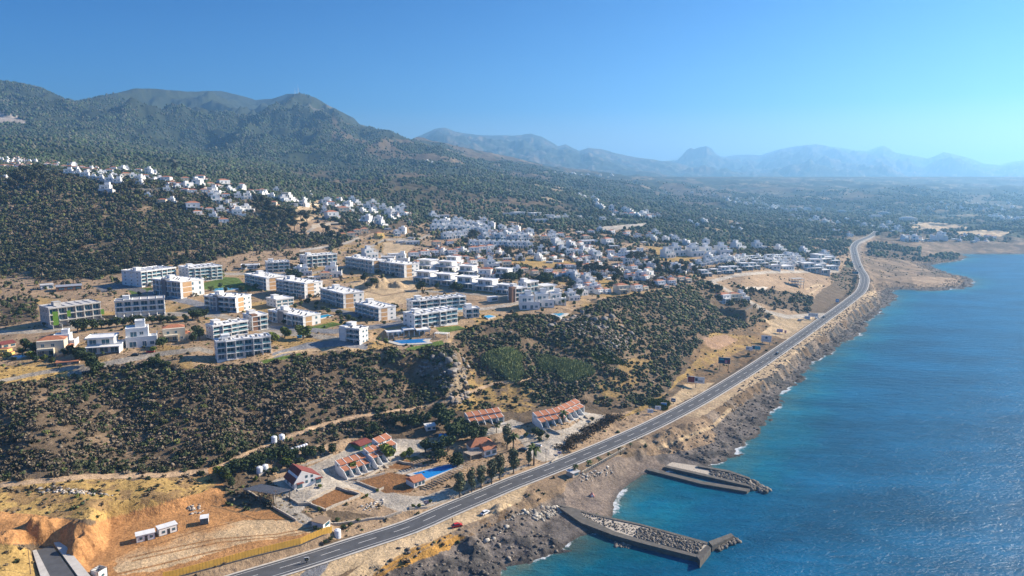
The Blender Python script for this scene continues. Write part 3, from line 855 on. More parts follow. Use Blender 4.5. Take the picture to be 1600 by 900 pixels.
# ------------------------------------------------------------------ materials for things
M = {}
M['white'] = mat("white_render", (.75, .745, .72), .7, .10, .25)
M['cream'] = mat("cream_render", (.66, .58, .44), .8, .12, .25)
M['beige'] = mat("beige_render", (.58, .47, .36), .8, .14, .25)
M['yellow_wall'] = mat("yellow_render", (.70, .50, .16), .8, .1, .25)
M['orange_wall'] = mat("orange_render", (.72, .35, .08), .8, .1, .25)
M['raw'] = mat("raw_concrete", (.46, .44, .41), .9, .18, .35)
M['tan'] = mat("tan_cladding", (.52, .33, .17), .8, .18, .8)
M['brown'] = mat("brown_cladding", (.23, .13, .085), .8, .15, .8)
M['grey_tower'] = mat("grey_cladding", (.19, .19, .20), .7, .12, .8)
M['roof_white'] = mat("roof_membrane", (.74, .74, .73), .85, .16, .5)
M['roof_grey'] = mat("roof_screed", (.50, .49, .48), .9, .18, .4)
M['red_tile'] = mat("red_roof_tile", (.40, .16, .085), .85, .25, 1.6, bump=.3)
M['dark_tile'] = mat("dark_red_tile", (.20, .055, .045), .85, .25, 1.6, bump=.3)
M['stone'] = mat("field_stone", (.47, .41, .33), .95, .38, 1.6, bump=.8)
M['rock'] = mat("rock", (.27, .245, .215), .95, .35, .7, bump=.8)
M['dark_rock'] = mat("dark_rock", (.12, .11, .10), .95, .4, .9, bump=.8)
M['concrete'] = mat("weathered_concrete", (.125, .115, .10), .95, .3, .5, bump=.4)
M['paving'] = mat("pale_paving", (.52, .49, .44), .9, .15, .5)
M['asphalt'] = mat("asphalt", (.085, .088, .095), .9, .22, .35)
M['line'] = mat("road_paint", (.72, .72, .70), .8, .25, 1.2)
M['wood'] = mat("weathered_wood", (.25, .18, .12), .9, .2, 2)
M['metal'] = mat("grey_metal", (.42, .43, .45), .5, .1, 1, .4)
M['dark_metal'] = mat("dark_metal", (.05, .05, .055), .5, .1, 1, .3)
M['solar'] = mat("solar_panel", (.085, .09, .10), .35, .2, .8, 0, .5)
M['tank'] = mat("white_plastic", (.78, .80, .82), .5, .06, 1)
M['blue'] = mat("blue_plastic", (.03, .30, .58), .45, .1, 1)
M['yellow'] = mat("yellow_sheet", (.82, .47, .09), .6, .16, .6)
M['red'] = mat("red_paint", (.55, .02, .02), .3, .05, 1, 0, .5)
M['green_wall'] = mat("green_paint", (.10, .22, .07), .7, .1, 1)
M['black'] = mat("black_rubber", (.02, .02, .02), .8, .1, 1)
M['skin'] = mat("skin", (.42, .26, .18), .7, .05, 1)
M['cloth'] = mat("brown_clothes", (.16, .09, .05), .9, .1, 1)
M['bark'] = mat("bark", (.13, .10, .075), .95, .25, 2)
M['lawn'] = mat("lawn", (.09, .145, .03), .95, .2, 1)
M['soil'] = mat("brown_soil", (.21, .115, .05), .95, .25, .6)
M['pink'] = mat("pink_cloth", (.62, .26, .22), .7, .05, 1)
M['green_net'] = mat("green_netting", (.22, .42, .05), .8, .1, 1)


def shiny(name, col, rough, spec=.6, bumpy=0):
    m, nt, b = new_mat(name)
    b.inputs['Base Color'].default_value = (*col, 1); b.inputs['Roughness'].default_value = rough; b.inputs['Specular IOR Level'].default_value = spec
    tc = nt.nodes.new("ShaderNodeTexCoord"); nz = nt.nodes.new("ShaderNodeTexNoise"); nz.inputs['Scale'].default_value = 1.3
    nt.links.new(tc.outputs['Object'], nz.inputs['Vector'])
    mx = nt.nodes.new("ShaderNodeMix"); mx.data_type = 'RGBA'; nt.links.new(nz.outputs[0], mx.inputs[0])
    mx.inputs[6].default_value = (*[c * .7 for c in col], 1); mx.inputs[7].default_value = (*[c * 1.3 for c in col], 1)
    nt.links.new(mx.outputs[2], b.inputs['Base Color'])
    return m


M['glass'] = shiny("window_glass", (.045, .13, .18), .12, .8)
M['rail_glass'] = shiny("balustrade_glass", (.13, .27, .32), .15, .7)
M['pool'] = shiny("pool_water", (.012, .20, .52), .12, .6)
M['pool_light'] = shiny("pale_pool_water", (.03, .34, .55), .12, .6)
M['car_glass'] = shiny("car_glass", (.02, .03, .035), .08, .8)


class MB:
    def __init__(s):
        s.v = []; s.f = []; s.m = []

    def box(s, x0, y0, z0, x1, y1, z1, mi=0):
        n = len(s.v)
        s.v += [(x, y, z) for z in (z0, z1) for x, y in ((x0, y0), (x1, y0), (x1, y1), (x0, y1))]
        s.f += [(n, n + 3, n + 2, n + 1), (n + 4, n + 5, n + 6, n + 7), (n, n + 1, n + 5, n + 4), (n + 1, n + 2, n + 6, n + 5),
                (n + 2, n + 3, n + 7, n + 6), (n + 3, n, n + 4, n + 7)]
        s.m += [mi] * 6
        return s

    def poly(s, pts, mi=0):
        n = len(s.v); s.v += [tuple(p) for p in pts]; s.f.append(tuple(range(n, n + len(pts)))); s.m.append(mi)
        return s

    def prism(s, pts, z0, z1, mi=0):
        """vertical prism over a plan polygon, z0/z1 numbers or per-point lists"""
        n = len(s.v); k = len(pts)
        a0 = z0 if hasattr(z0, '__len__') else [z0] * k; a1 = z1 if hasattr(z1, '__len__') else [z1] * k
        area = sum(pts[i][0] * pts[(i + 1) % k][1] - pts[(i + 1) % k][0] * pts[i][1] for i in range(k))
        if area < 0:
            pts = pts[::-1]; a0 = list(a0)[::-1]; a1 = list(a1)[::-1]
        s.v += [(p[0], p[1], a0[i]) for i, p in enumerate(pts)] + [(p[0], p[1], a1[i]) for i, p in enumerate(pts)]
        s.f.append(tuple(range(n + k - 1, n - 1, -1))); s.f.append(tuple(range(n + k, n + 2 * k)))
        s.f += [(n + i, n + (i + 1) % k, n + k + (i + 1) % k, n + k + i) for i in range(k)]
        s.m += [mi] * (k + 2)
        return s

    def xprism(s, prof, x0, x1, mi=0):
        """profile in (y, z) pulled along x"""
        n = len(s.v); k = len(prof)
        s.v += [(x0, p[0], p[1]) for p in prof] + [(x1, p[0], p[1]) for p in prof]
        s.f.append(tuple(range(n, n + k))[::-1]); s.f.append(tuple(range(n + k, n + 2 * k)))
        s.f += [(n + i, n + (i + 1) % k, n + k + (i + 1) % k, n + k + i) for i in range(k)]
        s.m += [mi] * (k + 2)
        return s

    def cyl(s, x, y, z0, z1, r0, r1=None, k=10, mi=0, x1=None, y1=None):
        r1 = r0 if r1 is None else r1; n = len(s.v)
        x1 = x if x1 is None else x1; y1 = y if y1 is None else y1
        for (cx, cy, cz, r) in ((x, y, z0, r0), (x1, y1, z1, r1)):
            s.v += [(cx + r * math.cos(2 * math.pi * i / k), cy + r * math.sin(2 * math.pi * i / k), cz) for i in range(k)]
        s.f.append(tuple(range(n + k - 1, n - 1, -1))); s.f.append(tuple(range(n + k, n + 2 * k)))
        s.f += [(n + i, n + (i + 1) % k, n + k + (i + 1) % k, n + k + i) for i in range(k)]
        s.m += [mi] * (k + 2)
        return s

    def lathe(s, x, y, prof, k=12, mi=0):
        n = len(s.v)
        for r, z in prof:
            s.v += [(x + r * math.cos(2 * math.pi * i / k), y + r * math.sin(2 * math.pi * i / k), z) for i in range(k)]
        for j in range(len(prof) - 1):
            s.f += [(n + j * k + i, n + j * k + (i + 1) % k, n + (j + 1) * k + (i + 1) % k, n + (j + 1) * k + i) for i in range(k)]
            s.m += [mi] * k
        s.f.append(tuple(range(n + k - 1, n - 1, -1))); s.m.append(mi)
        e = n + (len(prof) - 1) * k; s.f.append(tuple(range(e, e + k))); s.m.append(mi)
        return s

    def add(s, o, mi=None):
        n = len(s.v); s.v += o.v; s.f += [tuple(i + n for i in f) for f in o.f]; s.m += (o.m if mi is None else [mi] * len(o.m))
        return s

    def mesh(s, name, mats):
        me = bpy.data.meshes.new(name); me.from_pydata(s.v, [], s.f); me.update()
        for m in (mats if isinstance(mats, (list, tuple)) else [mats]):
            me.materials.append(m)
        if any(s.m):
            me.polygons.foreach_set("material_index", s.m)
        return me

    def build(s, name, m, parent=None, label=None):
        o = bpy.data.objects.new(name, s.mesh(name, m)); scene.collection.objects.link(o)
        if parent is not None:
            o.parent = parent
        if label:
            o['label'] = label
        return o


def thing(name, label, cat, loc=(0, 0, 0), rz=0.0, group=None):
    o = bpy.data.objects.new(name, None); scene.collection.objects.link(o)
    o.empty_display_size = .5; o.location = loc; o.rotation_euler = (0, 0, rz)
    o['label'] = label; o['category'] = cat
    if group:
        o['group'] = group
    return o


def tag(o, label, cat, group=None):
    o['label'] = label; o['category'] = cat
    if group:
        o['group'] = group
    return o


KIDS = {}


def copy_tree(src, loc, rz, label=None, group=None, scale=1.0):
    r = src.copy(); scene.collection.objects.link(r); r.location = loc; r.rotation_euler = (0, 0, rz)
    r.scale = (scale,) * 3 if not hasattr(scale, '__len__') else scale
    if label: r['label'] = label
    if group: r['group'] = group
    if src.name not in KIDS:
        KIDS[src.name] = [(c, list(c.children)) for c in src.children]
    for c, gs in KIDS[src.name]:
        d = c.copy(); scene.collection.objects.link(d); d.parent = r
        for g in gs:
            e = g.copy(); scene.collection.objects.link(e); e.parent = d
    return r


ORD = ["", "first", "second", "third", "fourth", "fifth", "sixth", "seventh", "eighth", "ninth", "tenth", "eleventh", "twelfth", "thirteenth",
       "fourteenth", "fifteenth", "sixteenth", "seventeenth", "eighteenth", "nineteenth", "twentieth", "twenty-first", "twenty-second",
       "twenty-third", "twenty-fourth", "twenty-fifth", "twenty-sixth", "twenty-seventh", "twenty-eighth", "twenty-ninth", "thirtieth"]


def nth(i, n):
    if n == 1: return "only"
    if i == 0: return "leftmost"
    if i == n - 1: return "rightmost"
    return ORD[i + 1] + " from left"


# unit window: 1 wide (x), 1 high (z), facing -y, white frame with two panes
wb = MB()
wb.box(0, -.02, 0, 1, .05, .06).box(0, -.02, .94, 1, .05, 1).box(0, -.02, .06, .05, .05, .94).box(.95, -.02, .06, 1, .05, .94).box(.48, -.02, .06, .52, .05, .94)
wb.box(.05, .0, .06, .48, .03, .94, 1).box(.52, .0, .06, .95, .03, .94, 1)
WIN = wb.mesh("window", [M['white'], M['glass']])
wb2 = MB(); wb2.add(wb)
WIN_DARK = wb2.mesh("window", [M['dark_metal'], M['glass']])


def window(parent, x, y, z, w, h, face='front', name='window', me=None):
    """face: front looks to -y, left to -x, right to +x, back to +y"""
    o = bpy.data.objects.new(name, me or WIN); scene.collection.objects.link(o); o.parent = parent
    o.location = (x, y, z); o.scale = (w, .8, h)
    o.rotation_euler = (0, 0, {'front': 0, 'left': -math.pi / 2, 'right': math.pi / 2, 'back': math.pi}[face])
    return o


def frame3(A, C, B, long='R'):
    """plan frame from three traced ground corners: returns origin, yaw, length, depth"""
    a, c, b = hit(*A), hit(*C), hit(*B)
    if long == 'R':
        d = (b - c); L = math.hypot(d.x, d.y); yaw = math.atan2(d.y, d.x); o = c
        e = a - c
    else:
        d = (c - a); L = math.hypot(d.x, d.y); yaw = math.atan2(d.y, d.x); o = a
        e = b - c
    D = abs(-math.sin(yaw) * e.x + math.cos(yaw) * e.y)
    zz = sorted([a.z, b.z, c.z])
    o = Vector((o.x, o.y, zz[0] * .3 + zz[1] * .7))
    return o, yaw, L, max(7.0, min(D, 24.0))


def solar_heater(mb, x, y, z, mi_t=0, mi_p=1):
    mb.xprism([(y, z), (y + 1.6, z + 1.0), (y + 1.7, z + .95), (y + .1, z - .05)], x, x + 1.3, mi_p)
    n = len(mb.v)
    k = 8
    for xx in (x, x + 1.3):
        mb.v += [(xx, y + 1.75 + .3 * math.cos(2 * math.pi * i / k), z + 1.25 + .3 * math.sin(2 * math.pi * i / k)) for i in range(k)]
    mb.f.append(tuple(range(n, n + k))[::-1]); mb.f.append(tuple(range(n + k, n + 2 * k)))
    mb.f += [(n + i, n + (i + 1) % k, n + k + (i + 1) % k, n + k + i) for i in range(k)]; mb.m += [mi_t] * (k + 2)


def apartment(label, A, C, B, hpx, long='R', floors=3, style='bal', panel=None, tower=None, roofclutter=1.0, wall='white', Dmax=None, housing=.12, cat="apartment block", swap_side=False, Lmul=1.0):
    o, yaw, L, D = frame3(A, C, B, long)
    L *= Lmul
    if Dmax: D = min(D, Dmax)
    Ht = hpx / px_m((o.x, o.y, o.z + 5)) * .98
    t = thing('apartment_block', label, cat, o, yaw, 'white apartment blocks on the plateau')
    fh = (Ht - .7) / floors
    rec = 1.9 if style in ('bal', 'skeleton') else .3
    wm = M[wall]
    w = MB(); w.box(0, rec, -6, L, D, floors * fh)
    w.build('wall', wm, t)
    # floor slabs, dividing fins
    nb = max(2, round(L / 5.2)); bw = L / nb
    for i in range(floors):
        z = i * fh
        s = MB(); s.box(-.25, -.15, z + fh - .42, L + .25, rec, z + fh); s.box(-.25, -.17, z + fh - .42, L + .25, -.04, z + fh + (.14 if i < floors - 1 else .0))
        if i == 0:
            s.box(-.1, -.1, -5, L + .1, rec, .12)
        s.build('balcony', wm, t)
        if style == 'bal' and i > 0:
            r = MB()
            for k in range(nb):
                r.box(k * bw + .22, -.14, z + .14, (k + 1) * bw - .22, -.09, z + 1.05)
            r.build('balustrade', M['rail_glass'], t)
    if style == 'bal':
        for k in range(1 if nb > 3 else 0, nb, 3):
            i0 = random.choice([0, 1]) if floors > 2 else 0
            q = MB(); xa, xb = k * bw - .05, (k + 1) * bw + .25; za, zb = i0 * fh - .05, floors * fh + .1
            q.box(xa, -1.1, za, xa + .3, -.18, zb); q.box(xb - .3, -1.1, za, xb, -.18, zb)
            for j in range(i0, floors + 1):
                q.box(xa + .3, -1.1, j * fh - .3, xb - .3, -.18, j * fh + .05)
            q.build('bay_frame', wm, t)
    f = MB()
    for k in range(nb + 1):
        x = min(k * bw, L - .3)
        if style == 'skeleton':
            f.box(x, -.1, 0, x + .35, rec, floors * fh - .32)
            f.box(x, -4.5, -3, x + .35, -.1, fh * .55); f.build('dividing_wall', wm, t); f = MB()
        elif k % 2 == 0 or random.random() < .55 or k == nb:
            f.box(x, 0, .12, x + .28, rec, floors * fh - .33)
        if f.v:
            f.build('dividing_wall', wm, t); f = MB()
    for i in range(floors):
        z = i * fh + .2
        for k in range(nb):
            if style == 'skeleton' and i == 0:
                continue
            ww = bw * random.choice([.62, .72, .72, .8]); 
            window(t, k * bw + (bw - ww) / 2 + .1, rec - .06, z, ww, fh - .95)
        for face, xx in (('left', -.0), ('right', L)):
            nd = 2 if D < 14 else 3
            for k in range(nd):
                yy = rec + (D - rec) * (k + .3) / nd
                if panel and face == 'right' and k == 0 and panel != 'brown':
                    continue
                if face == 'left':
                    window(t, xx - .05, yy + 1.6, z + .6, 1.6, fh - 1.7, 'left')
                else:
                    window(t, xx + .05, yy, z + .6, 1.6, fh - 1.7, 'right')
    # roof
    rf = MB(); zt = floors * fh
    rf.box(-.35, -.3, zt, L + .35, D + .3, zt + .22)
    for b in ((-.35, -.3, L + .35, -.05), (-.35, D + .05, L + .35, D + .3), (-.35, -.05, -.1, D + .05), (L + .1, -.05, L + .35, D + .05)):
        rf.box(b[0], b[1], zt + .22, b[2], b[3], zt + .75)
    rf.build('roof', M['roof_white'] if style != 'skeleton' else M['roof_grey'], t)
    if style == 'skeleton' or roofclutter > .5:
        fs = MB()
        for k in range(1, nb):
            fs.box(k * bw, .2, zt + .22, k * bw + .25, D - .4, zt + .62)
        fs.build('roof_upstand', wm, t)
    hs = MB(); hx = L * housing; hs.box(hx, D * .45, zt + .22, hx + 4.2, D * .45 + 4.5, zt + 2.7); hs.box(hx - .2, D * .45 - .2, zt + 2.7, hx + 4.4, D * .45 + 4.7, zt + 2.9)
    hs.build('stair_housing', wm, t)
    if roofclutter:
        for k in range(int(nb * roofclutter)):
            q = MB(); xx = (k + .35) * L / max(1, int(nb * roofclutter)); yy = D * random.uniform(.25, .65)
            if abs(xx - hx - 2) < 4: yy = D * .12
            solar_heater(q, xx, yy, zt + .3)
            q.build('solar_heater', [M['tank'], M['solar']], t)
    if panel:
        c = M['tan'] if panel == 'tan' else M['brown']
        for i in range(floors):
            p = MB()
            y0, y1 = (rec + .2, rec + (D - rec) * .42)
            p.box(L + .003, y0, i * fh + .15, L + .06, y1, (i + 1) * fh - .36)
            p.build('cladding_panel', c, t)
        for k in (0, nb - 2):
            if panel == 'tan' and nb > 3:
                for i in range(floors):
                    p = MB(); p.box(k * bw + .35 + bw * .0, rec - .12, i * fh + .15, k * bw + bw * .2, rec - .07, (i + 1) * fh - .36)
                    p.build('cladding_panel', c, t)
    if tower:
        a, b2, col = tower
        tw = MB(); tw.box(L * a, -.7, -4, L * b2, 3.5, zt + 1.3)
        tw.build('stair_tower', M[col], t)
    return t


def copy_at(src, u, v, rz, label, group, scale=1.0, dz=0.0):
    p = hit(u, v)
    return copy_tree(src, (p.x, p.y, p.z + dz), rz, label, group, scale)


# ------------------------------------------------------------------ villa prototypes (origin: middle of the front foot, facade towards -y)
def hip(mb, x0, y0, x1, y1, z, h, ov=.5, mi=0):
    x0 -= ov; x1 += ov; y0 -= ov; y1 += ov
    n = len(mb.v); d = min(x1 - x0, y1 - y0) / 2
    if (x1 - x0) >= (y1 - y0):
        r0, r1 = (x0 + d, (y0 + y1) / 2), (x1 - d + .001, (y0 + y1) / 2)
        mb.v += [(x0, y0, z), (x1, y0, z), (x1, y1, z), (x0, y1, z), (*r0, z + h), (*r1, z + h)]
        mb.f += [(n, n + 1, n + 5, n + 4), (n + 1, n + 2, n + 5), (n + 2, n + 3, n + 4, n + 5), (n + 3, n, n + 4), (n, n + 3, n + 2, n + 1)]
    else:
        r0, r1 = ((x0 + x1) / 2, y0 + d), ((x0 + x1) / 2, y1 - d + .001)
        mb.v += [(x0, y0, z), (x1, y0, z), (x1, y1, z), (x0, y1, z), (*r0, z + h), (*r1, z + h)]
        mb.f += [(n, n + 1, n + 4), (n + 1, n + 2, n + 5, n + 4), (n + 2, n + 3, n + 5), (n + 3, n, n + 4, n + 5), (n, n + 3, n + 2, n + 1)]
    mb.m += [mi] * 5


def flatroof(mb, x0, y0, x1, y1, z, ov=.3):
    mb.box(x0 - ov, y0 - ov, z, x1 + ov, y1 + ov, z + .28)
    for b in ((x0 - ov, y0 - ov, x1 + ov, y0 - ov + .2), (x0 - ov, y1 + ov - .2, x1 + ov, y1 + ov), (x0 - ov, y0 - ov + .2, x0 - ov + .2, y1 + ov - .2), (x1 + ov - .2, y0 - ov + .2, x1 + ov, y1 + ov - .2)):
        mb.box(b[0], b[1], z + .28, b[2], b[3], z + .6)


def villa_parts(kind):
    """list of (part name, MB, material key), list of windows (x, y, z, w, h, face)"""
    P_, W_ = [], []
    wall = MB(); roof = MB(); terr = MB()
    if kind == 'modern':
        wall.box(-6.5, 0, -3, 6.5, 9, 3.1); wall.box(-6.5, 1.8, 3.1, 3.5, 9, 6.2); wall.box(5.9, -2.2, -3, 6.2, 0, 3.1); wall.box(-6.2, -2.2, -3, -5.9, 0, 3.1)
        terr.box(-6.6, -2.4, 3.0, 6.6, 1.8, 3.3); flatroof(roof, -6.5, .6, 3.5, 9, 6.2, .5); flatroof(roof, 3.5, 1.8, 6.5, 9, 3.1, .1)
        W_ = [(-5.8, 0, .3, 3.2, 2.3, 'front'), (-1.6, 0, .3, 3.2, 2.3, 'front'), (2.4, 0, .3, 3.0, 2.3, 'front'), (-5.8, 1.8, 3.5, 2.8, 2.2, 'front'), (-1.2, 1.8, 3.5, 3.2, 2.2, 'front'), (6.5, 3, .9, 1.6, 1.4, 'right')]
        P_ = [('wall', wall, 'white'), ('terrace', terr, 'white'), ('roof', roof, 'roof_white')]
    elif kind == 'cubic':
        wall.box(-5, 0, -3, 5, 9, 3.1); wall.box(-5, 2.5, 3.1, 2.2, 9, 6.2); wall.box(-2, 5.5, 6.2, 1.2, 9, 8.3); wall.box(-5, 0, 3.1, -4.8, 2.5, 4.0); wall.box(-4.8, 0, 3.1, 5, .2, 4.0); wall.box(4.8, .2, 3.1, 5, 9, 4.0)
        flatroof(roof, -5, 2.5, 2.2, 9, 6.2, .05); flatroof(roof, -2, 5.5, 1.2, 9, 8.3, .05)
        W_ = [(-4, 0, .3, 2.4, 2.1, 'front'), (.2, 0, .3, 1.4, 2.1, 'front'), (2.6, 0, .9, 1.4, 1.3, 'front'), (-3.6, 2.5, 3.5, 2.2, 2.0, 'front'), (-.6, 2.5, 4.2, 1.3, 1.2, 'front'), (5, 4, .9, 1.4, 1.3, 'right')]
        P_ = [('wall', wall, 'white'), ('roof', roof, 'roof_white')]
    elif kind in ('red', 'red_beige', 'yellow_red'):
        wall.box(-5, 0, -3, 5, 8.5, 6.4); wall.box(-4.6, -2.3, -3, -4.3, 0, 2.8); wall.box(1.2, -2.3, -3, 1.5, 0, 2.8); wall.box(-4.6, -2.3, 2.8, 1.5, 0, 3.6)
        wall.box(5, 2, -3, 7.5, 8, 2.9)
        hip(roof, -5, 2.2, 5, 8.5, 6.4, 1.3, .25); hip(roof, 5.01, 2, 7.5, 8, 2.9, .7, .1)
        W_ = [(-4, 0, .3, 1.6, 2.1, 'front'), (-.8, 0, .3, 1.6, 2.1, 'front'), (2.6, 0, .9, 1.3, 1.3, 'front'), (-3.4, 0, 3.8, 1.3, 1.5, 'front'), (.2, 0, 3.8, 1.3, 1.5, 'front'), (5, 3, 3.8, 1.2, 1.3, 'right')]
        P_ = [('wall', wall, {'red': 'white', 'red_beige': 'cream', 'yellow_red': 'yellow_wall'}[kind]), ('roof', roof, 'red_tile')]
    elif kind == 'bungalow':
        wall.box(-7, 0, -3, 7, 8, 3.0); flatroof(roof, -7, 0, 7, 8, 3.0, .5)
        W_ = [(-6, 0, .3, 2.6, 2.0, 'front'), (-2.4, 0, .3, 1.6, 2.0, 'front'), (1.4, 0, .6, 1.6, 1.5, 'front'), (4.2, 0, .6, 1.6, 1.5, 'front')]
        P_ = [('wall', wall, 'white'), ('roof', roof, 'roof_white')]
    elif kind == 'tower':
        wall.box(-6, 0, -3, 6, 9, 3.0); wall.box(-6, 3, 3, 3, 9, 6.0); wall.box(-3.5, 3.01, 6.0, -.5, 6.5, 8.8); wall.box(-6, 0, 3, 6, .2, 3.8)
        hip(roof, -3.5, 3, -.5, 6.5, 8.8, 1.2, .3); flatroof(roof, -6, 3, 3, 9, 6.0, .05)
        W_ = [(-5, 0, .3, 2.2, 2.1, 'front'), (-1.4, 0, .3, 1.4, 2.1, 'front'), (2.4, 0, .9, 1.6, 1.3, 'front'), (-4.6, 3, 3.6, 1.5, 1.6, 'front'), (.4, 3, 3.6, 1.5, 1.6, 'front')]
        P_ = [('wall', wall, 'white'), ('roof', roof, 'red_tile')]
    elif kind == 'terrace_unit':
        wall.box(-3.6, 0, -3, 3.6, 9, 3.0); wall.box(-3.6, 2, 3, 3.6, 9, 6.0); wall.box(-3.6, -2.5, -3, -3.35, 2, 4.0); wall.box(-1.5, 6, 6, 1.5, 9, 8.0)
        flatroof(roof, -3.6, 2, 3.6, 9, 6.0, .05)
        W_ = [(-2.8, 0, .3, 2.2, 2.1, 'front'), (.6, 0, .3, 1.6, 2.1, 'front'), (-2.4, 2, 3.5, 2.0, 2.0, 'front')]
        P_ = [('wall', wall, 'white'), ('roof', roof, 'roof_white')]
    return P_, W_


VPROTO, VFAR = {}, {}
LOOK = {'modern': "white modern flat-roofed villa", 'cubic': "white cubic villa", 'red': "white red-roofed villa",
        'red_beige': "cream red-roofed villa", 'yellow_red': "yellow villa with red roof", 'bungalow': "low white house",
        'tower': "white turreted villa", 'terrace_unit': "white stepped terrace house"}
WIDTH = {'modern': 13, 'cubic': 10, 'red': 12.5, 'red_beige': 12.5, 'yellow_red': 12.5, 'bungalow': 14, 'tower': 12, 'terrace_unit': 7.2}


def villa(kind, u, v, wpx, rz, label, group, far=None, name='villa', dz=0.0):
    p = hit(u, v)
    sc = wpx * 1.15 / px_m(p) / WIDTH[kind]
    sc = min(max(sc, .55), 1.7)
    if far is None:
        far = wpx < 11
    loc = (p.x, p.y, p.z + dz)
    if far:
        if kind not in VFAR:
            P_, W_ = villa_parts(kind); mb = MB(); mats = []
            for i, (n_, m_, k_) in enumerate(P_):
                mb.add(m_, i); mats.append(M[k_])
            mats.append(M['glass'])
            for x, y, z, w, h, fc in W_:
                if fc == 'front': mb.box(x, y - .06, z, x + w, y + .05, z + h, len(mats) - 1)
                else: mb.box(x - .05, y, z, x + .06, y + w, z + h, len(mats) - 1)
            VFAR[kind] = mb.mesh(name, mats)
        o = bpy.data.objects.new(name, VFAR[kind]); scene.collection.objects.link(o)
        o.location = loc; o.rotation_euler = (0, 0, rz); o.scale = (sc,) * 3
        return tag(o, label, 'villa', group)
    if kind not in VPROTO:
        t = thing(name, label, 'villa', loc, rz, group); t.scale = (sc,) * 3
        P_, W_ = villa_parts(kind)
        for n_, m_, k_ in P_:
            m_.build(n_, M[k_], t)
        for x, y, z, w, h, fc in W_:
            window(t, x, y - .05 if fc == 'front' else y, z, w, h, fc)
        VPROTO[kind] = t
        return t
    return copy_tree(VPROTO[kind], loc, rz, label, group, sc)


YAW0 = R(33)
VILLAS = []


def row(place, items, kinds, group='villas of the plateau town', rz=YAW0, wpx=None, jitter=.35):
    rz = rz + R(18) if 0 <= rz < R(10) else rz
    """items: (u, v[, kind[, wpx]]) sorted left to right here; labels say which one of the row"""
    items = sorted(items, key=lambda q: q[0]); n = len(items)
    for i, it in enumerate(items):
        k = it[2] if len(it) > 2 and it[2] else kinds[(i * 7 + int(it[0])) % len(kinds)]
        w = it[3] if len(it) > 3 else wpx
        nm = 'terrace_house' if k == 'terrace_unit' else ('bungalow' if k == 'bungalow' else 'villa')
        VILLAS.append(villa(k, it[0], it[1], w, rz + random.uniform(-jitter, jitter), f"{LOOK[k]}, {nth(i, n)} {place}", group, name=nm))


def line_pts(p0, p1, n, ju=3, jv=1.0):
    return [(p0[0] + (p1[0] - p0[0]) * (i + .5) / n + random.uniform(-ju, ju), p0[1] + (p1[1] - p0[1]) * (i + .5) / n + random.uniform(-jv, jv)) for i in range(n)]


DIST = MB(); DMATS = ['white', 'roof_white', 'red_tile', 'cream', 'glass', 'yellow_wall']


def distant(kind, u, v, wpx, rz):
    """one small far house added to the mass of distant houses"""
    p = hit(u, v); sc = min(max(wpx * 1.15 / px_m(p) / WIDTH[kind], .5), 1.8)
    P_, W_ = villa_parts(kind); mb = MB()
    for n_, m_, k_ in P_: mb.add(m_, DMATS.index(k_))
    for x, y, z, w, h, fc in W_:
        if fc == 'front': mb.box(x, y - .06, z, x + w, y + .05, z + h, 4)
    ca, sa = math.cos(rz) * sc, math.sin(rz) * sc
    mb.v = [(p.x + x * ca - y * sa, p.y + x * sa + y * ca, p.z + z * sc) for x, y, z in mb.v]
    DIST.add(mb)


def distant_strip(p0, p1, n, jv, kinds, w, ju=6):
    for i, (u, v) in enumerate(line_pts(p0, p1, n, ju, jv)):
        distant(random.choice(kinds), u, v, w * random.uniform(.75, 1.2), random.uniform(-.3, 1.2))

# ------------------------------------------------------------------ apartment blocks of the plateau
AP = apartment
AP("unfinished grey concrete apartment block with green netting, far left of plateau", (59,508), (79,513), (159,501), 33, 'R', 3, 'skeleton', wall='raw', roofclutter=0, housing=.18)
AP("white apartment block with stepped garden walls beside the unfinished block", (168,493), (181,498), (258,490), 28, 'R', 3, 'skeleton', roofclutter=.0, housing=.15)
AP("long white four-storey block in top left row below pine slope", (200,441), (222,449), (276,438), 24, 'R', 4, 'bal')
AP("long white four-storey block behind sloping lawn, second of top left pair", (279,433), (296,441), (348,436), 23, 'R', 4, 'bal')
AP("white block with dark grey stair tower at road bend beside lawn", (240,460), (283,467), (309,458), 26, 'L', 3, 'bal', 'tan', (.36, .5, 'grey_tower'))
AP("white block with dark grey stair tower left of the clubhouse", (320,483), (370,489), (395,482), 24, 'L', 3, 'bal', 'tan', (.3, .45, 'grey_tower'))
AP("white block with tan end panels directly behind green lawn", (383,444), (418,454), (439,447), 19, 'L', 3, 'bal', 'tan')
AP("large white block with tan gable in middle of the estate", (432,457), (478,467), (497,461), 24, 'L', 4, 'bal', 'tan')
AP("small white block above the tall dark tree in back row", (410,422), (418,426), (453,425), 17, 'R', 3, 'bal')
AP("white glazed block at back of estate below dry field", (472,415), (480,419), (527,413), 19, 'R', 3, 'bal')
AP("white and tan block left of pair behind the earth mound", (540,417), (582,427), (592,422), 19, 'L', 3, 'bal', 'tan')
AP("long white and tan block directly behind the earth mound", (591,425), (633,434), (647,429), 20, 'L', 3, 'bal', 'tan')
AP("white block with tan gable right of the clubhouse", (501,470), (537,482), (559,475), 23, 'L', 3, 'bal', 'tan')
AP("white block with broad tan gable beside the street corner", (555,489), (592,502), (615,497), 21, 'L', 3, 'bal', 'tan')
AP("low white two-storey block with grey tower beside small lawn", (420,501), (474,512), (497,504), 18, 'L', 2, 'bal', 'tan', (.3, .46, 'grey_tower'))
AP("small block with brown stair tower behind front row", (381,512), (394,517), (419,514), 25, 'R', 3, 'bal', None, (0, .35, 'brown'), roofclutter=.4)
AP("white block with roof box just behind the front apartment block", (322,527), (334,531), (388,521), 23, 'R', 3, 'bal', None)
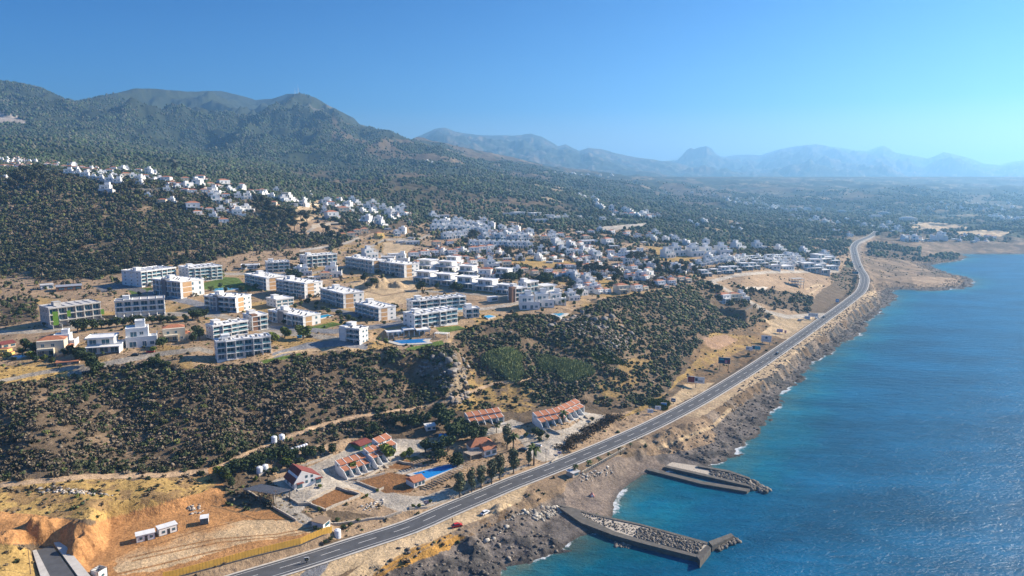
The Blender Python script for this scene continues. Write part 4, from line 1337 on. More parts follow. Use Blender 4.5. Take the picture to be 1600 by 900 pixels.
AP("large white apartment block at front edge above the scrub slope", (319,558), (340,567), (424,552), 32, 'R', 3, 'bal', None)
AP("white block with blue-white corner tower above the rocky slope", (532,531), (562,539), (585,536), 26, 'L', 3, 'bal', None, (0, .3, 'white'))
AP("long white block with glass balconies behind the pool club", (637,486), (645,490), (727,481), 21, 'R', 3, 'bal', None)
AP("white glazed block between pool club and lawn edge", (639,506), (648,513), (715,507), 24, 'R', 3, 'bal', None)
AP("white block with brown end wall right of the villa row", (794,467), (804,472), (824,468), 22, 'R', 3, 'bal', None, (-.25, .1, 'brown'), roofclutter=.3, Dmax=9)
AP("tall white block with rounded balconies behind brown end wall", (815,461), (822,465), (841,462), 25, 'R', 3, 'bal', None, roofclutter=.3, Dmax=9)
AP("small white pavilion block above the crag pool", (723,492), (728,497), (749,496), 16, 'R', 2, 'bal', None, roofclutter=.0, Dmax=8)
AP("low white clubhouse with roof canopy among the blocks", (415,474), (432,481), (459,476), 13, 'R', 2, 'plain', 'tan', roofclutter=0, Dmax=14)
# green safety netting hung on the unfinished block
p = hit(84, 512); nb_ = MB(); nb_.box(0, -.4, 1.5, 3.0, -.25, 10.5); nb_.box(8, -.4, 6.5, 10, -.25, 10.5); nb_.box(27, -.4, 6.0, 29, -.25, 9.5)
o = nb_.build('safety_net', M['green_net']); o.location = (p.x, p.y, p.z); o.rotation_euler = (0, 0, YAW0); tag(o, "green safety netting hanging on the unfinished concrete block", "netting")

# pool club on the nose
def pool(poly, label, rim=2.0, m='pool', name='swimming_pool', dz=.45, group='swimming pools'):
    c = hit(sum(q[0] for q in poly) / len(poly), sum(q[1] for q in poly) / len(poly))
    W = [on_level(u, v, c.z) for u, v in poly]
    W = [(float(x) - c.x, float(y) - c.y) for x, y in W]
    big_ = []
    for x, y in W:
        d = math.hypot(x, y) + 1e-6
        big_.append((x * (1 + rim / d), y * (1 + rim / d)))
    t = thing(name, label, 'pool', (c.x, c.y, c.z), 0, group)
    k = MB(); k.prism(big_, -2.5, dz); k.build('pool_deck', M['paving'], t)
    k = MB(); k.prism(W, dz - .4, dz + .03); k.build('water', M[m], t)
    return t


pool([(613,534),(622,528),(640,526),(668,529),(660,533),(668,536),(650,537),(628,538)], "large blue lagoon pool in front of white club pavilion on the crag", 4)
def pavilion():
    a, b = hit(606, 530), hit(672, 523)
    d = b - a; yaw = math.atan2(d.y, d.x); L = math.hypot(d.x, d.y)
    t = thing('club_pavilion', "single-storey white flat-roofed pavilion around the lagoon pool", 'pavilion', (a.x, a.y, max(a.z, b.z)), yaw)
    w = MB(); w.box(0, 2.5, -4, L * .36, 9, 3.2); w.box(L * .36, 6, -4, L * .7, 10, 3.4); w.box(L * .7, 2.5, -4, L, 9, 3.2); w.build('wall', M['white'], t)
    r = MB(); flatroof(r, 0, 0, L * .36, 9, 3.2, .6); flatroof(r, L * .36 + .65, 1.5, L * .7 - .65, 10, 3.6, 0); flatroof(r, L * .7, 0, L, 9, 3.2, .6); r.build('roof', M['roof_white'], t)
    for k in range(9):
        c = MB(); x = .3 + k * (L - .8) / 8; c.box(x, .1, -1, x + .3, .4, 3.2); c.build('column', M['white'], t)
    for k in range(8):
        x = 1 + k * (L - 3) / 8
        if not L * .33 < x < L * .7: window(t, x, 2.45, .2, 1.9, 2.5)
pavilion()
def pergola(u, v, L, D, rz, label, h=2.8, slats=8, mt='white', group=None):
    p = hit(u, v)
    t = thing('pergola', label, 'pergola', (p.x, p.y, p.z), rz, group)
    r = MB(); r.box(0, 0, h, L, .15, h + .2); r.box(0, D - .15, h, L, D, h + .2)
    for k in range(slats):
        x = k * (L - .5) / (slats - 1); r.box(x, 0, h + .2, x + L / slats * .55, D, h + .3)
    r.build('slat_roof', M[mt], t)
    for x in (0, L - .2):
        for y in (0.2, D - .4):
            c = MB(); c.box(x, y, -1, x + .2, y + .2, h); c.build('post', M[mt], t)
    return t
pergola(678, 528, 9, 5, R(-15), "white slatted pergola at right end of lagoon pool terrace")
pool([(755,495),(764,493),(773,495),(763,498)], "small blue pool beside white pavilion block above the bushes", 1.5, 'pool_light')
pool([(864,491),(872,489),(882,491),(874,495)], "round-ended pool on white terrace at the crag edge", 3.5, 'pool_light')
pool([(494,495),(512,492),(518,494),(502,498)], "pale pool beside the low two-storey block with grey tower", 1.5, 'pool_light')
pool([(708,484),(722,482),(724,484),(711,486)], "narrow pool at the right end of the long balcony block", 1, 'pool_light')
pool([(20,558),(34,556),(38,558),(24,561)], "small turquoise pool beside yellow house at far left", 1.2, 'pool_light')
pool([(318,453),(350,450),(375,452),(340,456)], "large pale pool terrace behind block with dark tower", 2, 'pool_light')

# ------------------------------------------------------------------ villas
G = 'villas of the plateau town'
row("of the front left villas", [(100,544,'cubic',26), (80,556,'red_beige',40), (163,552,'modern',42), (222,543,'cubic',38), (273,533,'red_beige',34)], ['cubic'], G, R(20), jitter=.15)
row("beside left frame edge above golden grass", [(4,556,'yellow_red',16)], ['yellow_red'], G, R(20))
VR = [(662,442,'modern',30), (694,446,'modern',30), (727,451,'modern',31), (759,455,'modern',30), (788,459,'modern',24)]
row("of the row beside the earthworks", VR, ['modern'], G, R(-30), jitter=.06)
row("behind the earthworks villa row", [(664,422,'modern',27), (697,424,'modern',26), (729,431,'modern',26), (785,434,'modern',24)], ['modern'], G, R(-30), jitter=.08)
row("between the two modern villa rows", [(757,434,'red',22), (706,413,'modern',20), (682,418,'bungalow',22)], ['red'], G, R(-25))
row("at right end of the plateau terrace", [(828,484,'cubic',27), (851,480,'cubic',26), (872,476,'cubic',22), (863,462,'modern',28)], ['cubic'], G, R(15))
row("on crag edge right of terrace pool", [(898,470,'cubic',17), (905,462,'red',14)], ['cubic'], G, R(10))
row("of the small rooftops behind the estate", [(563,408,'bungalow',18), (582,403,'cubic',18), (606,406,'bungalow',18), (628,411,'cubic',17), (642,416,'bungalow',16), (618,401,'bungalow',16)], ['cubic'], G, R(20))
row("around the dark central tree of estate", [(464,429,'cubic',14), (478,431,'cubic',16), (492,437,'bungalow',16), (508,436,'red_beige',16), (521,434,'cubic',22), (390,420,'bungalow',22)], ['cubic'], G, R(10))
row("of red-edged houses above the mound", [(648,404,'red',16), (665,402,'red',16), (680,399,'red',13), (694,396,'red_beige',13), (707,399,'red',14), (720,396,'red',14), (683,386,'red_beige',14), (704,384,'red',12)], ['red'], G, R(5), jitter=.1)
row("of the tall red-edged trio row", [(742,396,'red',16), (755,394,'red',15), (768,392,'red',14)], ['red'], G, R(5), jitter=.1)
row("below the tall red-edged trio", [(714,411,'red',18), (728,408,'red',12), (741,415,'red',14), (753,412,'red',13), (772,420,'cubic',17), (792,418,'red_beige',16), (780,414,'bungalow',14)], ['red'], G, R(5))
row("of the long white terrace", line_pts((735,386), (833,388), 13, .8, .3), ['terrace_unit'], 'white terraced houses', R(5), 9, .05)
row("of the second white terrace", line_pts((748,374), (836,377), 10, 1.5, .6), ['terrace_unit', 'tower'], 'white terraced houses', R(5), 9, .1)
row("of the third white terrace", line_pts((755,368), (835,368), 9, 1.5, .8), ['terrace_unit', 'tower'], 'white terraced houses', R(5), 9, .1)
row("of the fourth terrace row", line_pts((694,374), (730,371), 6, 1, .5), ['terrace_unit'], 'white terraced houses', R(5), 9, .1)
row("of the hillside white cluster's front row", line_pts((676,360), (765,364), 11, 2, .8), ['terrace_unit', 'cubic'], 'white houses of the dense cluster', R(5), 9, .15)
row("of the hillside white cluster's middle row", line_pts((680,354), (764,357), 11, 2, .8), ['terrace_unit', 'cubic'], 'white houses of the dense cluster', R(5), 9, .15)
row("of the hillside white cluster's back row", line_pts((695,348), (764,349), 8, 2, .8), ['cubic', 'bungalow'], 'white houses of the dense cluster', R(5), 10, .15)
row("behind dense white cluster", [(681,342,'cubic',12), (694,340,'bungalow',14), (610,338,'cubic',11), (604,332,'cubic',9), (628,338,'cubic',11), (632,333,'tower',9), (650,342,'bungalow',9)], ['cubic'], G, R(5))
row("of the pale ridge-top blocks", [(797,338,'bungalow',20), (812,336,'bungalow',22), (838,337,'bungalow',20), (846,348,'bungalow',22), (868,344,'bungalow',24), (880,342,'bungalow',18), (858,340,'bungalow',15)], ['bungalow'], G, R(5))
row("among dark trees right of long terrace", [(852,376,'red_beige',12), (861,376,'cubic',10), (876,386,'cubic',14), (889,378,'red_beige',12), (893,386,'red_beige',12), (877,371,'red',11), (804,357,'tower',10), (905,384,'bungalow',11)], ['cubic'], G, R(5))
row("around the stepped cream house", [(917,376,'red_beige',13), (922,382,'bungalow',22), (953,383,'red',17), (978,371,'red',9), (998,373,'tower',11), (1019,372,'tower',11), (1008,380,'bungalow',8), (960,388,'bungalow',14)], ['red'], G, R(5))
row("of red-roofed village's upper row", line_pts((903,410), (935,403), 5, 1.5, 1), ['red', 'red_beige'], 'red-roofed village houses', R(5), 10)
row("of red-roofed village's middle row", line_pts((872,420), (942,418), 8, 2, 2), ['red', 'red_beige'], 'red-roofed village houses', R(5), 11)
row("of red-roofed village's lower row", line_pts((940,432), (980,420), 6, 2, 2), ['red', 'red_beige', 'tower'], 'red-roofed village houses', R(5), 11)
row("beside the orange house", [(992,424,'red',14), (985,436,'red',12), (1016,425,'red_beige',11), (996,434,'red',12)], ['red'], G, R(5))
row("standing beside cream villas above the gorge", [(1006,431,'yellow_red',10)], ['yellow_red'], G, R(5))
row("of houses inland of crag edge", line_pts((880,436), (930,440), 5, 3, 2) + line_pts((900,448), (940,452), 5, 3, 3), ['red', 'cubic', 'red_beige', 'cubic'], G, R(5), 14)
row("of the crag-edge houses", [(912,462,'cubic',16), (926,456,'red',16), (936,458,'cubic',15), (975,459,'red_beige',22), (998,455,'red',16), (1010,454,'red_beige',10), (1034,449,'red',17), (1042,452,'red_beige',10), (1053,444,'red_beige',14), (1066,441,'red_beige',14), (1077,442,'red_beige',12)], ['red'], G, R(8), jitter=.15)
row("of pale stone group by pines", [(1058,397,'modern',0)] if False else [(1049,403,'cubic',16), (1063,400,'cubic',20), (1060,380,'cubic',12), (1091,401,'cubic',20), (1084,388,'bungalow',14), (1112,399,'cubic',17), (1135,399,'cubic',20), (1130,391,'bungalow',14)], ['cubic'], G, R(5))
row("of the scattered houses above marina terrace", [(1102,384,'bungalow',12), (1160,392,'cubic',16), (1190,392,'cubic',16), (1225,395,'cubic',13), (1233,398,'bungalow',12), (1263,397,'cubic',12)], ['cubic'], G, R(5))
row("of white village behind glass terrace", line_pts((1083,423), (1108,410), 5, 1, 1) + line_pts((1105,415), (1172,402), 8, 2, 1), ['cubic', 'tower', 'bungalow'], 'white village houses', R(5), 10)
row("of the white glazed terrace near excavation", [(1104,431,'modern',15), (1119,428,'modern',13), (1137,427,'modern',17), (1150,425,'modern',15), (1167,421,'modern',17), (1180,419,'modern',14), (1193,415,'modern',15), (1205,413,'modern',14)], ['modern'], 'white modern houses by the excavation', R(12), jitter=.05)
row("of the white villas near the road cutting", line_pts((1203,404), (1258,408), 6, 2, 1) + line_pts((1218,414), (1265,418), 5, 2, 1) + [(1207,421,'bungalow',24), (1232,422,'bungalow',24)], ['cubic', 'modern'], 'white modern houses by the excavation', R(5), 12)
row("of stepped villas above road cutting", [(1288,410,'modern',22), (1302,412,'modern',18), (1296,405,'cubic',14), (1270,425,'modern',26), (1283,428,'modern',24), (1300,421,'bungalow',20), (1278,417,'modern',20)], ['modern'], 'white modern houses by the excavation', R(12))
row("of the inner town's upper scatter", line_pts((840,395), (960,400), 7, 4, 3), ['red', 'cubic', 'red_beige'], G, R(5), 12)
row("of the inner town's lower scatter", line_pts((800,425), (880,432), 5, 4, 3), ['red', 'cubic', 'red_beige'], G, R(5), 13)
row("of town gardens near crag edge", line_pts((905,455), (960,462), 4, 3, 2), ['cubic', 'red'], G, R(5), 13)
row("of town lanes below cream houses", line_pts((940,408), (1030,412), 6, 4, 2), ['red', 'red_beige', 'cubic'], G, R(5), 10)
row("of orchard houses behind mound", line_pts((650,412), (760,424), 6, 4, 3), ['red', 'cubic'], G, R(5), 12)
row("of back lane by glass terrace", line_pts((1090,408), (1200,408), 9, 3, 2), ['cubic', 'bungalow'], 'white village houses', R(5), 11)
row("of wooded lane above white hotel", line_pts((900,364), (1040,366), 8, 4, 3), ['cubic', 'red', 'bungalow'], G, R(5), 10)
row("of pine slope's upper lane", line_pts((240,298), (400,312), 9, 4, 3), ['cubic', 'red', 'bungalow'], 'hilltop villas', R(5), 13)
row("of pine slope's lower lane", line_pts((300,338), (400,330), 5, 4, 3), ['cubic', 'red'], 'hilltop villas', R(5), 14)
row("of hilltop's hidden back lane", line_pts((120,266), (240,272), 8, 4, 2), ['cubic', 'bungalow', 'red'], 'hilltop villas', 0, 10)
row("of hill shoulder's east lane", line_pts((500,322), (640,345), 10, 4, 4), ['cubic', 'bungalow', 'red'], 'hilltop villas', R(5), 13)
# hilltop villas, left
row("of hilltop's far left street", line_pts((0,262), (45,262), 8, 2, 2), ['red', 'tower', 'red_beige'], 'hilltop villas', 0, 9)
row("of hilltop's second street", line_pts((5,256), (50,257), 6, 2, 1), ['red', 'tower', 'cubic'], 'hilltop villas', 0, 8)
row("of hilltop red-roofed row", line_pts((62,258), (150,270), 10, 2, 1.5), ['red', 'bungalow', 'red_beige'], 'hilltop villas', 0, 10)
row("of hilltop white block row", [(108,275,'cubic',14), (121,276,'cubic',12), (134,281,'cubic',15), (146,284,'cubic',12), (157,285,'cubic',12), (172,288,'cubic',14), (184,290,'cubic',14), (88,270,'bungalow',18)], ['cubic'], 'hilltop villas', 0, jitter=.1)
row("behind hilltop white block row", [(160,276,'bungalow',14), (170,272,'red',12), (183,279,'bungalow',14), (198,279,'red_beige',14), (216,284,'cubic',12), (222,273,'bungalow',16), (232,276,'cubic',12), (242,275,'cubic',10), (218,291,'cubic',11)], ['cubic'], 'hilltop villas', 0)
row("half hidden in the pine slope", [(6,282,'cubic',9), (17,287,'bungalow',10), (165,303,'cubic',18), (186,313,'bungalow',10), (232,310,'cubic',10), (36,294,'bungalow',12)], ['cubic'], 'hilltop villas', 0)
row("of villas along the hilltop wall", [(252,320,'red_beige',14), (268,320,'cubic',13), (302,330,'red',22), (335,345,'cubic',14), (350,352,'red',16), (312,283,'red',14), (322,284,'tower',10), (258,286,'red',16), (290,286,'red_beige',14), (306,292,'red',14), (330,293,'red_beige',12), (333,305,'cubic',16)], ['cubic'], 'hilltop villas', R(5))
row("of houses around the tall hill mansion", [(352,292,'red',20), (378,293,'red',10), (392,303,'red_beige',10), (404,303,'red',10), (333,310,'cubic',12), (350,318,'bungalow',20), (368,319,'bungalow',10), (374,342,'cubic',20), (362,300,'bungalow',10), (425,313,'cubic',12), (448,318,'cubic',14), (457,322,'bungalow',14), (425,324,'red_beige',14)], ['cubic'], 'hilltop villas', R(5))
row("right of the tall hill mansion", [(476,302,'bungalow',14), (486,308,'cubic',6), (508,334,'cubic',12), (521,343,'red',20), (538,335,'red_beige',18), (530,315,'red',10), (553,318,'cubic',12), (563,324,'cubic',12), (572,318,'bungalow',12), (576,330,'cubic',16), (587,323,'cubic',12), (600,332,'cubic',14), (609,339,'cubic',12), (576,347,'bungalow',20), (586,327,'tower',10), (632,326,'cubic',9)], ['cubic'], 'hilltop villas', R(5))
row("of the yellow group by bend", [(537,373,'yellow_red',13), (549,372,'red_beige',14), (559,367,'red_beige',13), (570,365,'red_beige',13), (595,372,'yellow_red',13), (645,382,'bungalow',18), (628,380,'bungalow',12)], ['yellow_red'], G, R(5))


def mansion():
    p = hit(443, 316)
    t = thing('hill_mansion', "tall stepped white mansion with many terraces on the hill shoulder", 'mansion', (p.x, p.y, p.z), R(-5))
    s = 26 / px_m(p) / 22.0
    t.scale = (s,) * 3
    for i, (x0, x1, y0) in enumerate([(-11, 11, 0), (-9.5, 10, 2), (-8, 7, 4), (-5, 5, 6)]):
        w = MB(); w.box(x0, y0, i * 3.2 - (4 if i == 0 else 0), x1, 14, i * 3.2 + 2.9); w.build('wall', M['white'], t)
        r = MB(); r.box(x0 - .5, y0 - 1.4, i * 3.2 + 2.9, x1 + .5, 14.3, i * 3.2 + 3.2); r.build('terrace_slab', M['white'], t)
        for k in range(5):
            x = x0 + 1 + k * (x1 - x0 - 3) / 4; window(t, x, y0 - .05, i * 3.2 + .3, 2, 2.2)
mansion()


def fort():
    p = hit(988, 405)
    s = 44 / px_m(p) / 44.0
    t = thing('white_hotel', "large pale blue-white hotel with square corner turrets among trees", 'hotel', (p.x, p.y, p.z), R(6)); t.scale = (s,) * 3
    w = MB(); w.box(-22, 4, -4, 22, 18, 8); w.box(-24, -2, -4, -10, 4, 4.5); w.box(6, -3, -4, 24, 4, 5); w.box(-18, 4.01, 8, 18, 17.5, 12); w.build('wall', M['white'], t)
    for x in (-17, -12, 9, 15):
        q = MB(); q.box(x, 6, 12, x + 4, 10, 16.5); q.box(x - .3, 5.7, 16.5, x + 4.3, 10.3, 17); q.build('turret', M['white'], t)
    for i in range(3):
        for k in range(9):
            window(t, -20 + k * 4.5, (3.94 if i < 2 else 3.95), 1 + i * 3.9, 1.6, 1.7)
fort()
def ruin():
    p = hit(1247, 449)
    t = thing('building_skeleton', "bare concrete building skeleton standing on excavated terrace", 'building shell', (p.x, p.y, p.z), R(10))
    s = 20 / px_m(p) / 14.0; t.scale = (s,) * 3
    for i in range(3):
        q = MB(); q.box(-7, 0, i * 3.2 + 2.9, 7, 8, i * 3.2 + 3.2); q.build('floor_slab', M['raw'], t)
    for k in range(5):
        for y in (0.1, 7.5):
            q = MB(); q.box(-6.9 + k * 3.35, y, -3, -6.5 + k * 3.35, y + .4, 9.3); q.build('column', M['raw'], t)
ruin()
# walled villa above the coast road
row("group on walled platform above coast road", [(1136,472,'red',20), (1150,470,'red_beige',18), (1163,471,'cubic',16), (1128,474,'bungalow',10)], ['red'], G, R(8))
def retaining():
    a, b, c = hit(1119, 484), hit(1164, 488), hit(1182, 477)
    z = hit(1150, 478).z
    mb = MB()
    def seg(p, q, w=.6):
        d = (q - p); n_ = Vector((-d.y, d.x, 0)).normalized() * w
        mb.prism([(p.x, p.y), (q.x, q.y), (q.x + n_.x, q.y + n_.y), (p.x + n_.x, p.y + n_.y)], z - 7, z + .9)
    seg(a, b); seg(b, c)
    tag(mb.build('retaining_wall', M['concrete']), "grey retaining wall holding up the red-roofed villa platform", "wall")
retaining()
for (u0, v0, u1, v1, h, lb, mt) in [(200,298,292,303,5,"long pale stone retaining wall on the hilltop", 'stone'), (235,308,300,312,4,"second pale retaining wall below the hilltop one", 'stone'),
                                (487,355,516,352,6,"curved cream cut-stone wall beside the hill road", 'stone'), (517,352,553,352,3.5,"grey concrete wall along the hill road", 'concrete'),
                                (465,320,505,322,3,"cream boundary wall right of the hill mansion", 'cream')]:
    a, b = hit(u0, v0), hit(u1, v1); mb = MB(); n_ = 8
    for k in range(n_):
        p, q = a.lerp(b, k / n_), a.lerp(b, (k + 1) / n_)
        zz = float(ground(p.x, p.y)); mb.prism([(p.x, p.y), (q.x, q.y), (q.x, q.y + .7), (p.x, p.y + .7)], zz - 4, zz + h * .6)
    tag(mb.build('retaining_wall', M[mt]), lb, "wall")

# distant settlements
W3 = ['cubic', 'bungalow', 'modern']; WR = ['cubic', 'bungalow', 'red', 'terrace_unit', 'cubic', 'tower']
for a_ in [((655,254), (745,264), 12, 2.5, W3, 4), ((850,272), (960,276), 16, 1.5, W3, 4), ((905,308), (945,325), 10, 4, WR, 7), ((955,332), (1035,342), 18, 4, WR, 9),
           ((1142,316), (1215,326), 22, 3, W3, 6), ((1205,326), (1265,334), 18, 3, W3, 6), ((1225,345), (1340,352), 20, 6, WR, 6), ((1340,352), (1425,362), 26, 5, W3, 7),
           ((1410,374), (1560,376), 26, 4, WR, 8), ((1550,340), (1600,346), 18, 3, W3, 8), ((1460,318), (1590,330), 26, 5, W3, 5), ((1380,330), (1600,322), 24, 6, W3, 4),
           ((1040,300), (1200,310), 10, 4, W3, 4), ((1060,345), (1200,360), 14, 6, WR, 6), ((1300,362), (1335,372), 8, 3, WR, 7),
           # infill between the nearer rows
           ((660,396), (830,404), 22, 6, WR, 10), ((840,402), (1000,414), 26, 8, WR, 10), ((870,428), (1060,440), 22, 6, WR, 11), ((1010,418), (1100,432), 8, 4, WR, 10), ((1100,404), (1260,412), 26, 5, W3, 10),
           ((690,352), (830,372), 26, 6, ['terrace_unit', 'cubic'], 8), ((850,368), (930,392), 14, 6, WR, 9), ((1020,372), (1140,392), 14, 5, WR, 8),
           ((0,250), (100,262), 22, 4, WR, 7), ((100,266), (250,284), 26, 5, WR, 9), ((250,290), (420,305), 22, 6, WR, 10), ((420,306), (480,322), 10, 6, W3, 10), ((500,318), (660,344), 30, 8, WR, 9), ((330,320), (420,345), 10, 8, WR, 11),
           ((560,350), (650,372), 12, 6, WR, 10), ((880,336), (980,345), 8, 4, W3, 8)]:
    distant_strip(*a_)
o = DIST.build('distant_houses', [M[k] for k in DMATS]); o['kind'] = 'stuff'; o['label'] = "mass of small white houses filling the farther town and hillsides"
for (u, v, w, h, lb) in [(1262,331,12,7,"left one of three pale distant hotel blocks"), (1279,331,8,7,"middle one of three pale distant hotel blocks"), (1316,334,13,6,"rounded right one of three pale distant hotel blocks"),
                         (1370,342,18,6,"long pale hotel near distant road end"), (1383,336,16,5,"flat pale building behind the distant hotel"), (1421,346,24,7,"wide pale stepped hotel above tan field"), (1532,330,6,10,"single grey tower block in the far haze")]:
    p = hit(u, v); m_ = px_m(p); W_, Hh = w / m_, h / m_
    t = thing('distant_hotel', lb, 'hotel', (p.x, p.y, p.z), 0, 'distant hotel blocks')
    q = MB(); q.box(-W_ / 2, 0, -5, W_ / 2, W_ * .4, Hh * .8); q.box(-W_ * .35, W_ * .05, Hh * .8, W_ * .3, W_ * .35, Hh); q.build('wall', M['white'] if 'grey' not in lb else M['raw'], t)
    for i in range(4):
        q = MB(); q.box(-W_ * .46, -.1, Hh * (.08 + .18 * i), W_ * .46, .05, Hh * (.16 + .18 * i)); q.build('window_band', M['glass'], t)
print("town built", round(time.time() - T0, 1), len(bpy.data.objects))

# ------------------------------------------------------------------ coast road
def ribbon(off0, off1, dz, step=1, i0=0, i1=None, dash=None):
    """strip following the road centre line between two sideways offsets"""
    pts = ROAD[i0:i1]; v = []; f = []
    acc = 0.0; prev = None
    for i, p in enumerate(pts):
        a = pts[max(0, i - 1)]; b = pts[min(len(pts) - 1, i + 1)]
        d = Vector((b[0] - a[0], b[1] - a[1])).normalized(); n_ = Vector((d.y, -d.x))
        v += [(p[0] + n_.x * off0, p[1] + n_.y * off0, p[2] + dz), (p[0] + n_.x * off1, p[1] + n_.y * off1, p[2] + dz)]
        if i and not (dash and (i % dash[0]) >= dash[1]):
            k = 2 * i; f.append((k - 2, k - 1, k + 1, k))
    mb = MB(); mb.v = v; mb.f = f; mb.m = [0] * len(f)
    return mb
ribbon(-5.0, 5.0, .04).build('coast_road', M['asphalt'])['kind'] = 'structure'
ln = MB()
ln.add(ribbon(-3.85, -3.67, .07)); ln.add(ribbon(3.67, 3.85, .07)); ln.add(ribbon(-.10, .10, .07, dash=(2, 1)))
ln.build('road_marking', M['line'])['kind'] = 'structure'
k_ = MB(); k_.add(ribbon(-5.9, -5.0, .02)); k_.add(ribbon(5.0, 5.9, .02)); k_.build('road_shoulder', M['paving'])['kind'] = 'structure'


def road_pos(u, v, side=0.0):
    p = hit(u, v); i = min(range(len(ROAD)), key=lambda k: (ROAD[k][0] - p.x) ** 2 + (ROAD[k][1] - p.y) ** 2)
    a, b = ROAD[max(0, i - 1)], ROAD[min(len(ROAD) - 1, i + 1)]
    d = Vector((b[0] - a[0], b[1] - a[1])).normalized()
    return Vector((ROAD[i][0] + d.y * side, ROAD[i][1] - d.x * side, ROAD[i][2] + .05)), math.atan2(d.y, d.x)


# ------------------------------------------------------------------ walls that follow the ground
def ground_wall(name, pts, label, h, w, m, cat='wall', group=None, step=3.0, cap=None, irregular=.0):
    W = [hit(u, v) for u, v in pts]; mb = MB(); cp = MB()
    for a, b in zip(W[:-1], W[1:]):
        n_ = max(1, int((b - a).length / step))
        for k in range(n_):
            p, q = a.lerp(b, k / n_), a.lerp(b, (k + 1) / n_)
            d = Vector((q.x - p.x, q.y - p.y)).normalized(); o = Vector((-d.y, d.x)) * w
            z0, z1 = float(ground(p.x, p.y)), float(ground(q.x, q.y)); hh = h * (1 + random.uniform(-irregular, irregular))
            pl = [(p.x, p.y), (q.x, q.y), (q.x + o.x, q.y + o.y), (p.x + o.x, p.y + o.y)]
            mb.prism(pl, [z0 - 1, z1 - 1, z1 - 1, z0 - 1], [z0 + hh, z1 + hh, z1 + hh, z0 + hh])
    o = mb.build(name, m)
    return tag(o, label, cat, group)


SW = 'low field stone walls of the seaside compound'
for pts, lb in [
    ([(447,778),(466,790),(487,789)], "low stone wall in front of white gabled house"),
    ([(478,786),(526,763),(562,775),(508,798),(478,786)], "low stone wall enclosing brown square plot by gabled house"),
    ([(558,752),(602,741)], "low stone wall along north edge of large brown plot"),
    ([(556,754),(592,768),(600,764)], "short stone wall at left edge of large brown plot"),
    ([(545,752),(572,748),(598,733)], "low stone wall below the front red-roofed terrace"),
    ([(405,745),(440,737),(480,727),(520,712)], "rough stone wall behind gabled house and tank pair"),
    ([(597,731),(622,722),(660,728)], "low stone wall edging small garden plots"),
    ([(640,797),(668,795),(700,783),(760,755),(828,727)], "long stone wall between roadside trees and coast road"),
    ([(480,820),(600,812),(628,802)], "low stone wall beside coast road below brown plots"),
    ([(385,768),(420,790),(462,815)], "dark stone wall beside solar canopy and yard"),
    ([(815,694),(838,688),(850,680)], "low wall of planted bed beside parked cars"),
    ([(852,671),(875,680),(882,677)], "curved garden wall below right red-roofed terrace"),
    ([(862,724),(872,716),(880,713)], "short low wall at the car park entrance"),
]:
    ground_wall('stone_wall', pts, lb, .95, .55, M['stone'], group=SW, irregular=.15)
# yellow hoarding of the yard
def hoarding():
    T = [(255,901),(330,882),(400,863),(470,846),(519,829)]
    W = [hit(u, v + 5) for u, v in T]
    t = thing('site_hoarding', "long yellow sheet metal hoarding between sandy yard and coast road", 'fence', W[0])
    sh = MB(); ps = []
    for a, b in zip(W[:-1], W[1:]):
        L = (b - a).length; n_ = int(L / .5)
        for k in range(n_):
            p, q = a.lerp(b, k / n_), a.lerp(b, (k + 1) / n_); d = (q - p).normalized(); o = Vector((-d.y, d.x, 0)) * (.03 if k % 2 else 0)
            z = float(ground(p.x, p.y)) - W[0].z
            sh.prism([(p.x + o.x - W[0].x, p.y + o.y - W[0].y), (q.x + o.x - W[0].x, q.y + o.y - W[0].y), (q.x + o.x - d.y * .08 - W[0].x, q.y + o.y + d.x * .08 - W[0].y), (p.x + o.x - d.y * .08 - W[0].x, p.y + o.y + d.x * .08 - W[0].y)], z - .5, z + 2.6)
            if k % 6 == 0:
                ps.append((p.x - W[0].x, p.y + .12 - W[0].y, z))
    sh.build('sheet', M['yellow'], t)
    for x, y, z in ps[:90]:
        k = MB(); k.box(x - .06, y, z - .5, x + .06, y + .12, z + 2.65); k.build('post', M['dark_metal'], t)
    k = MB()
    for a, b in zip(ps[:-1], ps[1:]):
        k.prism([(a[0], a[1]), (b[0], b[1]), (b[0], b[1] - .45), (a[0], a[1] - .45)], [a[2] - .6, b[2] - .6, b[2] - .6, a[2] - .6], [a[2] + .2, b[2] + .2, b[2] + .2, a[2] + .2])
    k.build('plinth', M['dark_rock'], t)
hoarding()


